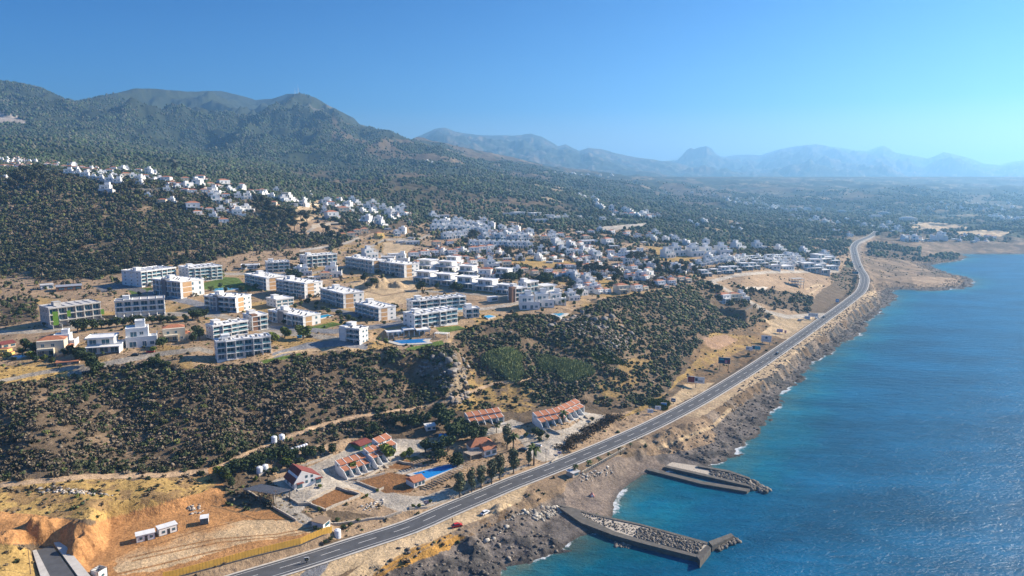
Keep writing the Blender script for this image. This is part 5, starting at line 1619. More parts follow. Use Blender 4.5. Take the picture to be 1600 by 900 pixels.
# ------------------------------------------------------------------ red-roofed terraces
def terrace(label, A, C, B, n, hpx, Dm=None):
    o, yaw, L, D = frame3(A, C, B, 'R')
    D = min(max(D, 7.5), 9)
    Ht = 1.12 * hpx / px_m((o.x, o.y, o.z + 3))
    t = thing('terrace_block', label, 'terraced houses', o, yaw, 'red-roofed white terraced houses')
    uw = L / n; s = Ht / 7.2
    h1, h2, h3, h4 = 3.6 * s, 4.5 * s, 5.7 * s, 6.9 * s          # eave, top of lower roof, foot of upper roof, ridge
    ym = D * .5
    side = [(.8, -4), (.8, h1), (ym, h2), (ym, h3), (D * .95, h4), (D, h4 - .5), (D, -4)]
    w = MB(); w.xprism(side, 0, .3); w.xprism([(y, z if z > 0 else z) for y, z in side], L - .3, L)
    w.box(.3, 1.6, -4, L - .3, D - .2, h1 - .2); w.box(.3, ym + .1, h1 - .2, L - .3, D - .2, h3 - .1)
    w.build('wall', M['white'], t)
    for k in range(n):
        x0, x1 = k * uw + (.3 if k == 0 else .14), (k + 1) * uw - (.3 if k == n - 1 else .14)
        r = MB(); r.xprism([(.9, h1 - .0), (ym - .02, h2 + .02), (ym - .02, h2 - .25), (.9, h1 - .25)], x0, x1); r.build('lower_roof', M['red_tile'], t)
        r = MB(); r.xprism([(ym - .3, h3 - .02), (D * .95, h4), (D, h4 - .45), (D, h4 - .7), (D * .95, h4 - .3), (ym - .3, h3 - .3)], x0, x1); r.build('upper_roof', M['red_tile'], t)
        window(t, x0 + uw * .18, ym + .04, h2 + .12, uw * .55, max(.5, h3 - h2 - .2))
        window(t, x0 + uw * .1, 1.55, .1, uw * .7, h1 - .9, me=WIN_DARK)
        # front garden stair and party wall reaching out
        if k < n:
            f = MB(); f.xprism([(1.6, -3), (1.6, h1 * .9), (0, h1 * .78), (-1.2, 1.1), (-1.9, .9), (-1.9, -3)], k * uw - .02, k * uw + .24); f.build('party_wall', M['white'], t)
            f = MB(); f.box(k * uw + .25, -1.9, -3, (k + 1) * uw - .05, 1.6, .05); f.build('terrace_floor', M['paving'], t)
            f = MB()
            for q in range(5):
                f.box(k * uw + .5, -2.4 - q * .5, -3, k * uw + 1.8, -1.9 - q * .5, -.05 - q * .3)
            f.build('step', M['stone'], t)
        if k > 0:
            f = MB(); f.xprism([(y, z + .18 if z > 0 else z) for y, z in side], k * uw - .13, k * uw + .13); f.build('dividing_wall', M['white'], t)
    window(t, -.05, D * .75, h2, 1.0, 1.0, 'left'); window(t, L + .05, D * .62, h2, 1.0, 1.0, 'right')
    return t


terrace("front white terrace with red tiled roofs beside the gabled house", (513,738), (539,748), (581,733), 4, 20)
terrace("middle white terrace of red roofs stepping behind the front terrace", (562,722), (585,732), (610,716), 3, 22)
terrace("highest small red-roofed terrace beside the dark red shed", (582,708), (601,716), (622,706), 2, 25)
terrace("isolated five-unit terrace with red roofs backed by scrub", (721,660), (736,669), (789,661), 5, 17)
terrace("right-hand four-unit terrace with red roofs, nearer half", (827,660), (846,673), (886,661), 4, 19)
terrace("right-hand four-unit terrace with red roofs, farther half", (868,652), (884,658), (915,647), 4, 18)


def gabled():
    o, yaw, L, D = frame3((449,760), (460,766), (502,754), 'R')
    D = 10.0
    m_ = px_m(o); e = 9 / m_; r = 30 / m_
    t = thing('gabled_house', "white gabled two-storey house with dark red roof beside solar canopy", 'house', o, yaw)
    w = MB(); L1 = L * .30
    prof = [(0, -3), (0, e * 1.15), (L1 * 1.0, r * .93), (L * .95, e * 1.3), (L, e * 1.2), (L, -3)]
    # wall in the x-z plane pulled along y
    n = len(w.v); k = len(prof)
    w.v += [(x, 0, z) for x, z in prof] + [(x, D, z) for x, z in prof]
    w.f.append(tuple(range(n, n + k))); w.f.append(tuple(range(n + k, n + 2 * k))[::-1])
    w.f += [(n + i, n + k + i, n + k + (i + 1) % k, n + (i + 1) % k) for i in range(k)]; w.m += [0] * (k + 2)
    w.build('wall', M['white'], t)
    def rp(x0, z0, x1, z1, y0, y1, nm='roof', mm='dark_tile'):
        q = MB(); q.v = [(x0, y0, z0), (x1, y0, z1), (x1, y1, z1), (x0, y1, z0), (x0, y0, z0 + .2), (x1, y0, z1 + .2), (x1, y1, z1 + .2), (x0, y1, z0 + .2)]
        q.f = [(3, 2, 1, 0), (4, 5, 6, 7), (0, 1, 5, 4), (1, 2, 6, 5), (2, 3, 7, 6), (3, 0, 4, 7)]; q.m = [0] * 6; q.build(nm, M[mm], t)
    rp(-.5, e * 1.15 - .35, L1 * .55, r * .62, .35, D + .3); rp(L1 * .55, r * .62 + .35, L1, r * .93 + .02, .35, D + .3)
    rp(L1, r * .93 + .01, L + .4, e * 1.2 - .15, .35, D + .3)
    for x, z in ((L * .42, r * .50), (L * .62, r * .46), (L * .42, r * .22), (L * .62, r * .22)):
        window(t, x, -.06, z, 1.0, 1.1, me=WIN_DARK)
    for x in (L * .10, L * .80):
        q = MB(); q.box(x - .3, -1.6, -2, x + 2.6, -.01, .2); q.build('porch_floor', M['paving'], t)
        window(t, x, -.06, .25, 2.4, 2.2, me=WIN_DARK)
        q = MB(); q.box(x - .3, -1.5, 2.6, x + 2.7, -.02, 2.8); q.build('porch_roof', M['dark_tile'], t)
    for y in (2.0, 6.0):
        window(t, -.06, y + 1.2, e * .35, 1.2, 1.2, 'left', me=WIN_DARK)
gabled()


def canopy():
    W = [hit(380, 776), hit(428, 789), hit(453, 780), hit(409, 768)]
    c = sum(W, Vector()) / 4; zt = max(w.z for w in W) + 3.4
    # roof corners as seen
    R4 = [Vector((*[float(a) for a in on_level(u, v, z)], z)) for (u, v), z in zip([(379,764),(428,772),(454,765),(408,756)], [zt - .2, zt, zt + .5, zt + .3])]
    t = thing('solar_canopy', "grey striped solar panel canopy on posts left of gabled house", 'canopy', c)
    q = MB(); q.prism([(p.x - c.x, p.y - c.y) for p in R4], [p.z - c.z - .2 for p in R4], [p.z - c.z for p in R4]); q.build('canopy_roof', M['metal'], t)
    n_ = 14
    for k in range(n_):
        a, b = R4[0].lerp(R4[1], (k + .08) / n_), R4[0].lerp(R4[1], (k + .8) / n_); d, e = R4[3].lerp(R4[2], (k + .08) / n_), R4[3].lerp(R4[2], (k + .8) / n_)
        q = MB(); P4 = [a, b, e, d]; q.prism([(p.x - c.x, p.y - c.y) for p in P4], [p.z - c.z + .02 for p in P4], [p.z - c.z + .08 for p in P4]); q.build('solar_panel', M['solar'], t)
    for p in R4 + [R4[0].lerp(R4[1], .5), R4[2].lerp(R4[3], .5)]:
        q = MB(); p2 = p.lerp(sum(R4, Vector()) / 4, .06); q.box(p2.x - c.x - .12, p2.y - c.y - .12, -4, p2.x - c.x + .12, p2.y - c.y + .12, p2.z - c.z - .15); q.build('post', M['dark_metal'], t)
canopy()


def simple_house(name, label, A, C, B, hpx, roof, rk, wall='white', cat='house', rise=1.3, Dm=9, wins=3, long='R'):
    o, yaw, L, D = frame3(A, C, B, long); D = min(D, Dm); h = hpx / px_m(o)
    t = thing(name, label, cat, o, yaw)
    w = MB(); w.box(0, 0, -3, L, D, h); w.build('wall', M[wall], t)
    r = MB()
    if rk == 'gable':
        r.xprism([(-.4, h - .1), (D / 2, h + rise), (D + .4, h - .1), (D + .4, h - .3), (-.4, h - .3)], -.35, L + .35)
    elif rk == 'mono':
        r.xprism([(-.5, h + .02), (D + .3, h + rise), (D + .3, h + rise - .2), (-.5, h - .16)], -.35, L + .35)
        w2 = MB(); w2.xprism([(.02, h - .2), (D - .02, h - .2), (D - .02, h + rise - .15)], .02, L - .02); w2.build('gable_wall', M[wall], t)
    elif rk == 'hip':
        hip(r, 0, 0, L, D, h, rise, .5)
    r.build('roof', M[roof], t)
    for k in range(wins):
        ww = L / (wins * 1.6); window(t, L * (k + .3) / wins, -.05, h * .25, ww, h * .45, me=WIN_DARK)
    return t


simple_house('changing_house', "small white building with red roof beside the blue pool", (636,757), (647,763), (664,757), 10, 'red_tile', 'gable', wins=3, Dm=6)
simple_house('shed', "dark red roofed green shed behind the middle terrace", (549,699), (563,704), (580,697), 8, 'dark_tile', 'gable', 'green_wall', 'shed', 1.0, 8, 2)
simple_house('hut', "small white hut with rusty flat roof at end of yellow hoarding", (491,820), (505,827), (516,823), 11, 'wood', 'mono', 'white', 'hut', .4, 5, 1)
simple_house('storage_shed', "small white flat-roofed shed under trees near blue tanks", (663,672), (666,674), (681,672), 8, 'roof_white', 'mono', 'white', 'shed', .2, 4, 2)
simple_house('restaurant', "white restaurant with hipped red tile roof among dark trees", (730,703), (736,712), (772,706), 13, 'red_tile', 'hip', 'white', 'restaurant', 3.0, 10, 3)
simple_house('restaurant_wing', "red-gabled front wing of restaurant beside flat terrace roof", (751,707), (757,715), (776,710), 12, 'red_tile', 'gable', 'white', 'restaurant wing', 2.0, 6, 2)
simple_house('farm_shed', "long pale low shed below pine slope, far left", (62,452), (64,453), (84,451), 7, 'roof_grey', 'mono', 'white', 'shed', .4, 8, 2)
simple_house('farm_shed', "wide open-sided barn with pale sheet roofs beside long shed", (84,453), (88,456), (128,452), 7, 'metal', 'gable', 'brown', 'barn', 1.0, 12, 3)
simple_house('white_store', "low white store building in dry field behind estate", (381,420), (383,421), (407,419), 5, 'roof_white', 'mono', 'white', 'store', .2, 6, 2)
simple_house('carport', "low building with long pinkish red roof in front of villa garden", (84,570), (88,573), (124,568), 6, 'red_tile', 'mono', 'beige', 'carport', .4, 5, 2)
simple_house('carport', "red-roofed outbuilding behind the yellow house, far left", (-2,541), (3,545), (25,541), 7, 'dark_tile', 'gable', 'beige', 'outbuilding', 1.0, 8, 2)
simple_house('guard_house', "small white cabin beside pale yard between villa rows", (762,470), (765,472), (778,470), 7, 'roof_white', 'mono', 'white', 'cabin', .2, 4, 1)

pool([(645,741),(704,727),(714,731),(668,749)], "long blue hotel pool between two pergolas in the compound", 3.0, 'pool')
def long_pergola(A, B, D, label, h=2.8, mt='wood'):
    a, b = hit(*A), hit(*B); d = b - a
    p = pergola(A[0], A[1], math.hypot(d.x, d.y), D, math.atan2(d.y, d.x), label, h, 14, mt, 'pergolas beside the hotel pool')
long_pergola((646,735), (698,719), 3.0, "thin wooden pergola behind the blue hotel pool")
long_pergola((684,763), (740,740), 4.0, "wide weathered pergola in front of the blue hotel pool")
a, b = hit(735, 722), hit(765, 712)
pergola(736, 722, 12, 6, math.atan2(b.y - a.y, b.x - a.x), "flat beige terrace roof in front of the restaurant", 3, 20, 'beige')

# ------------------------------------------------------------------ tanks
def tank_mesh(r, h, m, name='water_tank'):
    mb = MB(); mb.lathe(0, 0, [(r, -.6), (r, 0), (r * 1.02, h * .3), (r, h * .33), (r * 1.02, h * .62), (r, h * .65), (r, h * .9), (r * .75, h), (r * .3, h * 1.04), (r * .3, h * 1.1)], 16)
    return mb.mesh(name, m)
TW, TB = tank_mesh(1.35, 2.9, M['tank']), tank_mesh(1.3, 2.6, M['blue'])
def tank(u, v, label, me=TW, sc=1.0, group='water tanks'):
    p = hit(u, v); o = bpy.data.objects.new('water_tank', me); scene.collection.objects.link(o); o.location = p; o.scale = (sc,) * 3; o.rotation_euler.z = random.random() * 6
    tag(o, label, 'water tank', group)
tank(428.5, 691, "white water tank alone on scrub slope, left of its pair"); tank(440.5, 688, "white water tank on scrub slope, right of its pair")
tank(405.5, 739, "white water tank behind trees by gabled house, left of pair"); tank(414.5, 736, "white water tank behind trees by gabled house, right of pair")
tank(689.5, 686, "blue water tank left of pair behind compound trees", TB); tank(697.5, 685, "blue water tank right of pair behind compound trees", TB)
for i, pt in enumerate([(457,706),(462,704.5),(466,703),(470,702),(474,700.5),(478,699)]):
    tank(pt[0], pt[1], f"small white tank, {nth(i, 6)} in the line of six beside track", TW, .62)
tank(527.5, 838, "round white domed tank at the end of yellow hoarding", TW, .95)

# ------------------------------------------------------------------ site cabins, ramp, frame cabin
def cabin(label, A, C, B, hpx, door='mid', open_=False, long='R', roofm='roof_white'):
    o, yaw, L, D = frame3(A, C, B, long); h = hpx / px_m(o) * .95; D = min(max(D, 2.4), 3.4)
    t = thing('site_cabin', label, 'cabin', o, yaw, 'white site cabins on the sandy yard')
    if not open_:
        w = MB(); w.box(.08, .08, 0, L - .08, D - .08, h - .1); w.build('wall', M['white'], t)
        r = MB(); r.box(-.12, -.12, h - .1, L + .12, D + .12, h + .08); r.build('roof', M[roofm], t)
    else:
        w = MB(); w.box(.08, .08, 0, L - .08, .16, h - .1); w.box(.08, D - .16, 0, L - .08, D - .08, h - .1); w.box(.08, .16, 0, .16, D - .16, h - .1); w.box(L - .16, .16, 0, L - .08, D - .16, h - .1); w.box(.16, .16, 0, L - .16, D - .16, .1)
        w.build('wall', M['white'], t)
        for k in range(4):
            q = MB(); x = L * (k + .5) / 4; q.box(x - .05, 0.1, h - .1, x + .05, D - .1, h); q.build('roof_beam', M['dark_metal'], t)
    for x in (0, L - .12):
        for y in (0, D - .12):
            q = MB(); q.box(x, y, -.4, x + .12, y + .12, h); q.build('corner_post', M['dark_metal'], t)
    q = MB(); q.box(.12, .02, 0, L - .12, .1, .1); q.box(.12, .02, h - .2, L - .12, .1, h - .1); q.build('frame_rail', M['dark_metal'], t)
    if door == 'mid':
        q = MB(); q.box(L * .46, .0, 0.1, L * .46 + .9, .1, 2.1); q.build('door', M['dark_metal'], t)
        window(t, L * .18, .02, .9, L * .16, .9, me=WIN_DARK); window(t, L * .72, .02, .9, L * .16, .9, me=WIN_DARK)
    elif door == 'win':
        window(t, L * .35, .02, .9, L * .3, .8, me=WIN_DARK)
    else:
        window(t, L * .08, .02, .1, L * .84, h - .35, me=WIN_DARK)
cabin("white site cabin with three openings, leftmost of the yard cabins", (208,845), (213,849), (243,842), 12)
cabin("white site cabin with dark open door, middle of the yard cabins", (244,836), (248.5,839), (278,830), 13)
cabin("white square kiosk cabin standing apart at right of yard", (305,815), (313,821), (326,819), 11, 'full')
cabin("unroofed white cabin frame beside the dark ramp", (141,890), (154,905), (169,901), 17, 'win', True)
def ramp():
    t = None
    a = [hit(58, 862), hit(83, 854), hit(128, 905), hit(88, 912)]
    z = 13.6
    c = Vector((sum(p.x for p in a) / 4, sum(p.y for p in a) / 4, z))
    t = thing('loading_ramp', "dark asphalt ramp between two white concrete kerbs, bottom left", 'ramp', c)
    W = lambda u, v: tuple(float(q) - (c.x, c.y)[i] for i, q in enumerate(on_level(u, v, z)))
    q = MB(); q.prism([W(56, 861), W(82, 854), W(136, 925), W(88, 930)], -1, .25); q.build('deck', M['asphalt'], t)
    q = MB(); q.prism([W(84, 850), W(97, 848), W(160, 925), W(138, 925)], -1, .6); q.build('kerb', M['paving'], t)
    q = MB(); q.prism([W(51, 863), W(57, 861), W(92, 930), W(72, 930)], -1, .6); q.build('kerb', M['paving'], t)
ramp()
def pole(u, v, h, label, arm=False, name='utility_pole', m='wood'):
    p = hit(u, v); t = thing(name, label, 'pole', p, 0, 'utility and lamp poles')
    q = MB(); q.cyl(0, 0, -1, h, .14, .09, 8); q.build('pole', M[m], t)
    q = MB(); q.box(-.9, -.06, h - .6, .9, .06, h - .45); q.build('cross_arm', M[m], t)
pole(48, 897, 9.5, "thin utility pole at left edge of dark ramp")
pole(432, 799, 9, "lone utility pole in rough ground right of solar canopy")
pole(853, 722, 7, "utility pole at car park corner near tall palm", )
pole(565, 320, 20, "tall lattice mast left of two near the hill mansion", name='mast', m='metal'); 
for (u, v, lb) in [(466, 148, "tall radio mast on highest mountain crest"), (461, 149, "short radio mast left of tall one on crest")]:
    s, te = ray_te(u, v); x, y = float(s) * 6200, 6200.; z = float(ground(x, y)); t = thing('radio_mast', lb, 'mast', (x, y, z)); h = 60 if 'tall radio' in lb else 35
    q = MB(); q.cyl(0, 0, -10, h, 3.0, 1.2, 6); q.build('lattice', M['metal'], t); q = MB(); q.cyl(0, 0, h, h + 15, .8, .5, 6); q.build('antenna', M['metal'], t)

# ------------------------------------------------------------------ billboards
def billboard(u, v, wpx, hpx, legpx, label, cols, rz=R(-20), leg=1, group='roadside billboards', m='white'):
    p = hit(u, v); s = 1 / px_m(p); w, h, l = wpx * s, hpx * s, legpx * s
    t = thing('billboard', label, 'billboard', p, rz, group)
    q = MB(); q.box(-w / 2, -.12, l, w / 2, .12, l + h); q.build('panel', M['white'], t)
    q = MB(); q.box(-w / 2 + .1, -.16, l + .1, w / 2 - .1, -.121, l + h - .1); q.build('poster', COLM(m), t)
    for (x0, z0, x1, z1, c) in cols:
        q = MB(); q.box(-w / 2 + w * x0, -.19, l + h * z0, -w / 2 + w * x1, -.161, l + h * z1); q.build('poster_patch', COLM(c), t)
    for k in range(leg):
        x = 0 if leg == 1 else (-w * .35 + k * w * .7)
        q = MB(); q.cyl(x, .2, -1, l + h * .6, .18, .16, 8); q.build('post', M['dark_metal'], t)
_cm = {}
def COLM(c):
    if isinstance(c, str): return M[c]
    if c not in _cm: _cm[c] = mat("poster_%02d" % len(_cm), c, .7, .12, 1.5)
    return _cm[c]
navy, teal, pinkc, grey, dred, skyb = (.015, .05, .11), (.05, .30, .40), (.55, .22, .25), (.35, .36, .38), (.22, .03, .04), (.10, .32, .62)
billboard(1087, 606, 26, 10, 8, "wide billboard with dark red left half, nearest of the big ones", [(0.03,.05,.42,.95,dred),(.45,.3,.6,.8,navy),(.62,.15,.9,.5,grey)])
billboard(1131, 580, 18, 10, 12, "navy billboard with red and pink picture, on thin posts", [(0.55,.15,.75,.6,pinkc),(.8,.1,.97,.7,dred),(.08,.55,.45,.8,teal)], leg=2, m=navy)
billboard(1170, 556, 10, 6, 9, "pale half of a split billboard above dry field", [(.1,.3,.5,.7,grey)])
billboard(1181, 554, 13, 6, 8, "dark tree-shaped half of a split billboard above dry field", [(.0,.1,.35,.95,navy),(.4,.1,.95,.5,teal)], m=teal)
billboard(1197, 537, 15, 10, 3, "white billboard with dark tree emblem and small lettering", [(.42,.48,.58,.6,navy),(.36,.60,.64,.72,navy),(.44,.72,.56,.84,navy),(.2,.22,.8,.32,grey)], leg=2)
billboard(1218, 521, 9, 5, 2, "low lilac-grey board beyond the emblem billboard", [(.1,.3,.6,.7,grey)], m=(.30,.28,.50))
billboard(1227, 522, 3, 4, 2, "tiny pink sign beside lilac-grey board", [(.2,.3,.8,.6,grey)], m=pinkc)
billboard(1270, 499, 14, 6, 4, "white lettered billboard at junction beyond the road bend", [(.08,.3,.2,.7,grey),(.25,.35,.38,.65,grey),(.42,.3,.55,.7,grey),(.6,.35,.72,.65,grey),(.78,.3,.92,.7,grey)])
billboard(1261, 500, 8, 4, 2, "small pale-blue board left of lettered junction billboard", [(.2,.3,.8,.6,grey)], m=skyb)
billboard(1308, 474, 5, 5, 2, "small bright blue road sign below cut slope", [(.2,.3,.8,.6,'white')], m=skyb)
billboard(1336, 429, 9, 4, 1, "dark blue board at base of the road cutting", [(.2,.3,.8,.6,teal)], m=navy)
billboard(1016, 648, 9, 6, 3, "white notice board at roadside, left of the small trio", [(.2,.3,.8,.6,grey)], R(-5))
billboard(1028, 643, 9, 6, 3, "white notice board at roadside, middle of the small trio", [(.25,.25,.7,.7,grey)], R(-5))
billboard(1037, 637, 9, 5, 3, "bright blue notice board at roadside, right of small trio", [(.2,.3,.8,.6,teal)], R(-5), m=skyb)
billboard(1052, 631, 7, 6, 3, "dark poster board beside bright green reeds at roadside", [(.2,.3,.8,.6,'white')], R(-20), m=navy)
billboard(479.5, 881, 7, 6, 5, "small black roadside sign with pale lettering by junction", [(.25,.55,.75,.62,'yellow_wall'),(.25,.3,.75,.4,'yellow_wall')], R(10), leg=1, m='black')
billboard(874, 711, 6, 4, 2, "small lilac sign at car park entrance", [(.2,.3,.8,.6,grey)], R(-10), m=(.35,.3,.55))
billboard(666, 790, 7, 5, 4, "reddish entrance sign of compound at the turn-off", [(.2,.3,.8,.6,'white')], R(20), m=dred)

# ------------------------------------------------------------------ cars
def car_proto(col):
    body = MB(); prof = [(-2.1, .35), (-2.15, .75), (-1.9, .95), (-1.0, 1.0), (1.2, 1.02), (2.05, .85), (2.15, .55), (2.1, .35)]
    n = len(prof)
    # length along x, lower body
    for y0, y1, pf in ((-.86, .86, prof),):
        k = len(body.v); body.v += [(x, y0, z) for x, z in pf] + [(x, y1, z) for x, z in pf]
        body.f.append(tuple(range(k, k + n))[::-1]); body.f.append(tuple(range(k + n, k + 2 * n)))
        body.f += [(k + i, k + (i + 1) % n, k + n + (i + 1) % n, k + n + i)[::1] for i in range(n)]; body.m += [0] * (n + 2)
    t = thing('parked_car', "car", 'car')
    body.build('body', M[col], t)
    r = MB(); r.prism([(-1.15, -.62), (.75, -.62), (.75, .62), (-1.15, .62)], 1.42, 1.5); r.build('roof', M[col], t)
    g = MB(); k = 0; b = [(-1.75, -.8), (1.25, -.8), (1.25, .8), (-1.75, .8)]; u = [(-1.15, -.62), (.7, -.62), (.7, .62), (-1.15, .62)]
    g.v = [(x, y, .98) for x, y in b] + [(x, y, 1.43) for x, y in u]; g.f = [(3, 2, 1, 0), (4, 5, 6, 7), (0, 1, 5, 4), (1, 2, 6, 5), (2, 3, 7, 6), (3, 0, 4, 7)]; g.m = [0] * 6
    g.build('window', M['car_glass'], t)
    for x in (-1.35, 1.35):
        for y in (-.88, .68):
            w = MB(); kk = len(w.v); N = 12
            w.v = [(x + .33 * math.cos(2 * math.pi * i / N), y, .33 + .33 * math.sin(2 * math.pi * i / N)) for i in range(N)] + [(x + .33 * math.cos(2 * math.pi * i / N), y + .2, .33 + .33 * math.sin(2 * math.pi * i / N)) for i in range(N)]
            w.f = [tuple(range(N)), tuple(range(N, 2 * N))[::-1]] + [(i, N + i, N + (i + 1) % N, (i + 1) % N) for i in range(N)]; w.m = [0] * (N + 2)
            w.build('wheel', M['black'], t)
    for y in (-.7, .4):
        for x, mm, nm in ((2.06, 'tank', 'headlight'), (-2.2, 'red', 'taillight')):
            w = MB(); w.box(x, y, .62, x + .08, y + .3, .78); w.build(nm, M[mm], t)
    return t
CARP = {}
def car(col, u, v, rz, label, on_road=None):
    if on_road is not None: p, a = road_pos(u, v, on_road); rz = a + rz
    else: p = hit(u, v)
    if col not in CARP:
        t = CARP[col] = car_proto(col); t.location = p; t.rotation_euler.z = rz; t['label'] = label; t['group'] = 'cars in the scene'; return
    copy_tree(CARP[col], p, rz, label, 'cars in the scene')
M['silver'] = mat("silver_paint", (.55, .56, .58), .35, .05, 1, .3); M['dark_paint'] = mat("dark_paint", (.03, .035, .045), .3, .05, 1, 0, .5); M['white_paint'] = mat("white_paint", (.80, .80, .80), .35, .04, 1, 0, .5)
car('red', 714, 823, R(25), "red car parked on sandy strip beside standing person")
car('white_paint', 758, 803, R(50), "white car parked alone on sandy strip above shore bank")
car('silver', 840, 698, R(160), "silver car in car park left of tall palm")
car('dark_paint', 817, 704, R(165), "dark car parked beside planted bed in car park")
car('dark_paint', 1207, 553, 0, "dark car driving on coast road past the white billboard", 2.0)
car('dark_paint', 1284, 497, 0, "dark car on coast road at the junction billboard", -2.0)
car('white_paint', 1276, 498, R(10), "white car parked under junction billboard")
car('red', 235, 551, R(20), "dark red car parked on villa street before cubic villa")
car('dark_paint', 211, 556, R(20), "dark car parked at kerb of villa street, left one")
car('dark_paint', 484, 527, R(10), "dark pickup parked beside tree on estate street")
car('silver', 1250, 501, R(5), "silver car on dirt lot before the road bend")
car('white_paint', 492, 369, R(10), "tiny dark-windowed car by curved cream cut wall")
car('silver', 1337, 398, 0, "pale car on distant stretch of coast road", 1.5)
car('dark_paint', 1345, 418, 0, "dark car where coast road rounds the far bend", 1.5)
car('white_paint', 1332, 410, R(70), "white car on slip lane beside the far bend")
def skip():
    p = hit(468, 528); t = thing('skip', "blue waste skip at estate street kerb", 'skip', p, R(15)); q = MB(); q.prism([(-1.4, -.8), (1.4, -.8), (1.4, .8), (-1.4, .8)], 0, 1.4); q.build('body', M['blue'], t)
    q = MB(); q.box(-1.5, -.9, 1.4, 1.5, .9, 1.5); q.build('lid', M['blue'], t)
skip()

# ------------------------------------------------------------------ person on the sandy strip
def person(u, v, label, rz):
    me = bpy.data.meshes.new('person'); J = [(0, 0, .95), (0, 0, 1.2), (0, 0, 1.42), (0, 0, 1.52), (0, -.01, 1.66), (0, 0, 1.76), (-.19, 0, 1.40), (-.25, .02, 1.12), (-.24, -.08, .88), (.19, 0, 1.40), (.25, .02, 1.12), (.24, -.08, .88),
         (-.1, 0, .88), (-.12, -.01, .48), (-.13, .02, .06), (-.14, -.16, .03), (.1, 0, .88), (.12, -.01, .48), (.13, .02, .06), (.14, -.16, .03)]
    E = [(0, 1), (1, 2), (2, 3), (3, 4), (4, 5), (2, 6), (6, 7), (7, 8), (2, 9), (9, 10), (10, 11), (0, 12), (12, 13), (13, 14), (14, 15), (0, 16), (16, 17), (17, 18), (18, 19)]
    r = [.15, .14, .15, .06, .10, .08, .065, .048, .035, .065, .048, .035, .095, .065, .045, .035, .095, .065, .045, .035]
    me.from_pydata(J, E, []); me.update()
    o = bpy.data.objects.new('person', me); scene.collection.objects.link(o)
    md = o.modifiers.new('skin', 'SKIN'); sv = me.skin_vertices[0].data if me.skin_vertices else None
    if sv is None:
        return None
    for i, q in enumerate(r): sv[i].radius = (q, q * .85)
    sv[0].use_root = True
    s2 = o.modifiers.new('sub', 'SUBSURF'); s2.levels = 1; s2.render_levels = 1
    return o
def add_person():
    p = hit(707, 816)
    import bmesh
    me = bpy.data.meshes.new('person'); me.materials.append(M['cloth'])
    o = bpy.data.objects.new('person', me); scene.collection.objects.link(o)
    J = [(0, 0, .95), (0, 0, 1.2), (0, 0, 1.42), (0, 0, 1.52), (0, -.01, 1.66), (0, 0, 1.76), (-.19, 0, 1.40), (-.25, .02, 1.12), (-.24, -.08, .88), (.19, 0, 1.40), (.25, .02, 1.12), (.24, -.08, .88),
         (-.1, 0, .88), (-.12, -.01, .48), (-.13, .02, .06), (-.14, -.16, .03), (.1, 0, .88), (.12, -.01, .48), (.13, .02, .06), (.14, -.16, .03)]
    E = [(0, 1), (1, 2), (2, 3), (3, 4), (4, 5), (2, 6), (6, 7), (7, 8), (2, 9), (9, 10), (10, 11), (0, 12), (12, 13), (13, 14), (14, 15), (0, 16), (16, 17), (17, 18), (18, 19)]
    r = [.15, .14, .15, .06, .10, .08, .065, .048, .035, .065, .048, .035, .095, .065, .045, .035, .095, .065, .045, .035]
    bm = bmesh.new(); L = bm.verts.layers.skin.verify()
    vs = [bm.verts.new(j) for j in J]
    for a, b in E: bm.edges.new((vs[a], vs[b]))
    for v_, q in zip(vs, r): v_[L].radius = (q, q * .85)
    vs[0][L].use_root = True
    bm.to_mesh(me); bm.free()
    o.modifiers.new('skin', 'SKIN'); s2 = o.modifiers.new('sub', 'SUBSURF'); s2.levels = 1; s2.render_levels = 1
    o.location = p; o.rotation_euler.z = R(160)
    tag(o, "person in brown clothes standing on sandy strip left of red car", 'person')
    h = MB(); h.lathe(0, .01, [(.09, 1.66), (.105, 1.72), (.09, 1.79), (.04, 1.83)], 10); hh = h.build('hair', M['black'], o)
    h = MB(); h.lathe(0, -.03, [(.05, 1.56), (.085, 1.62), (.08, 1.70)], 10); h.build('face', M['skin'], o)
add_person()

# ------------------------------------------------------------------ shore: promenade, beach things, piers
ground_wall('balustrade', [(910,740),(930,729),(953,716),(976,703)], "pale promenade balustrade wall above the dark beach", 1.1, .35, M['cream'], 'balustrade', irregular=.02)
t = thing('balustrade_posts', "row of pale square posts along the promenade balustrade", 'post row', hit(910, 741))
o0 = hit(910, 741)
for k in range(22):
    p = hit(910 + 66 * k / 21, 741 - 37 * k / 21); q = MB(); q.box(p.x - o0.x - .25, p.y - o0.y - .25, p.z - o0.z - .5, p.x - o0.x + .25, p.y - o0.y + .25, p.z - o0.z + 1.5); q.build('post', M['cream'], t)
simple_house('kiosk', "small beige block kiosk at left end of promenade", (890,742), (895,747), (905,743), 8, 'roof_grey', 'mono', 'beige', 'kiosk', .1, 4, 1)
p = hit(925, 775); t = thing('beach_tent', "small pink beach tent on dark beach of the cove", 'tent', p, 0); q = MB(); q.v = [(-1.1, -1, 0), (1.1, -1, 0), (1.1, 1, 0), (-1.1, 1, 0), (0, 0, 1.9)]; q.f = [(3, 2, 1, 0), (0, 1, 4), (1, 2, 4), (2, 3, 4), (3, 0, 4)]; q.m = [0] * 5; q.build('canopy', M['pink'], t)
q = MB(); q.box(-.4, -1.02, 0, .4, -.9, .9); q.build('entrance_flap', M['tank'], t)


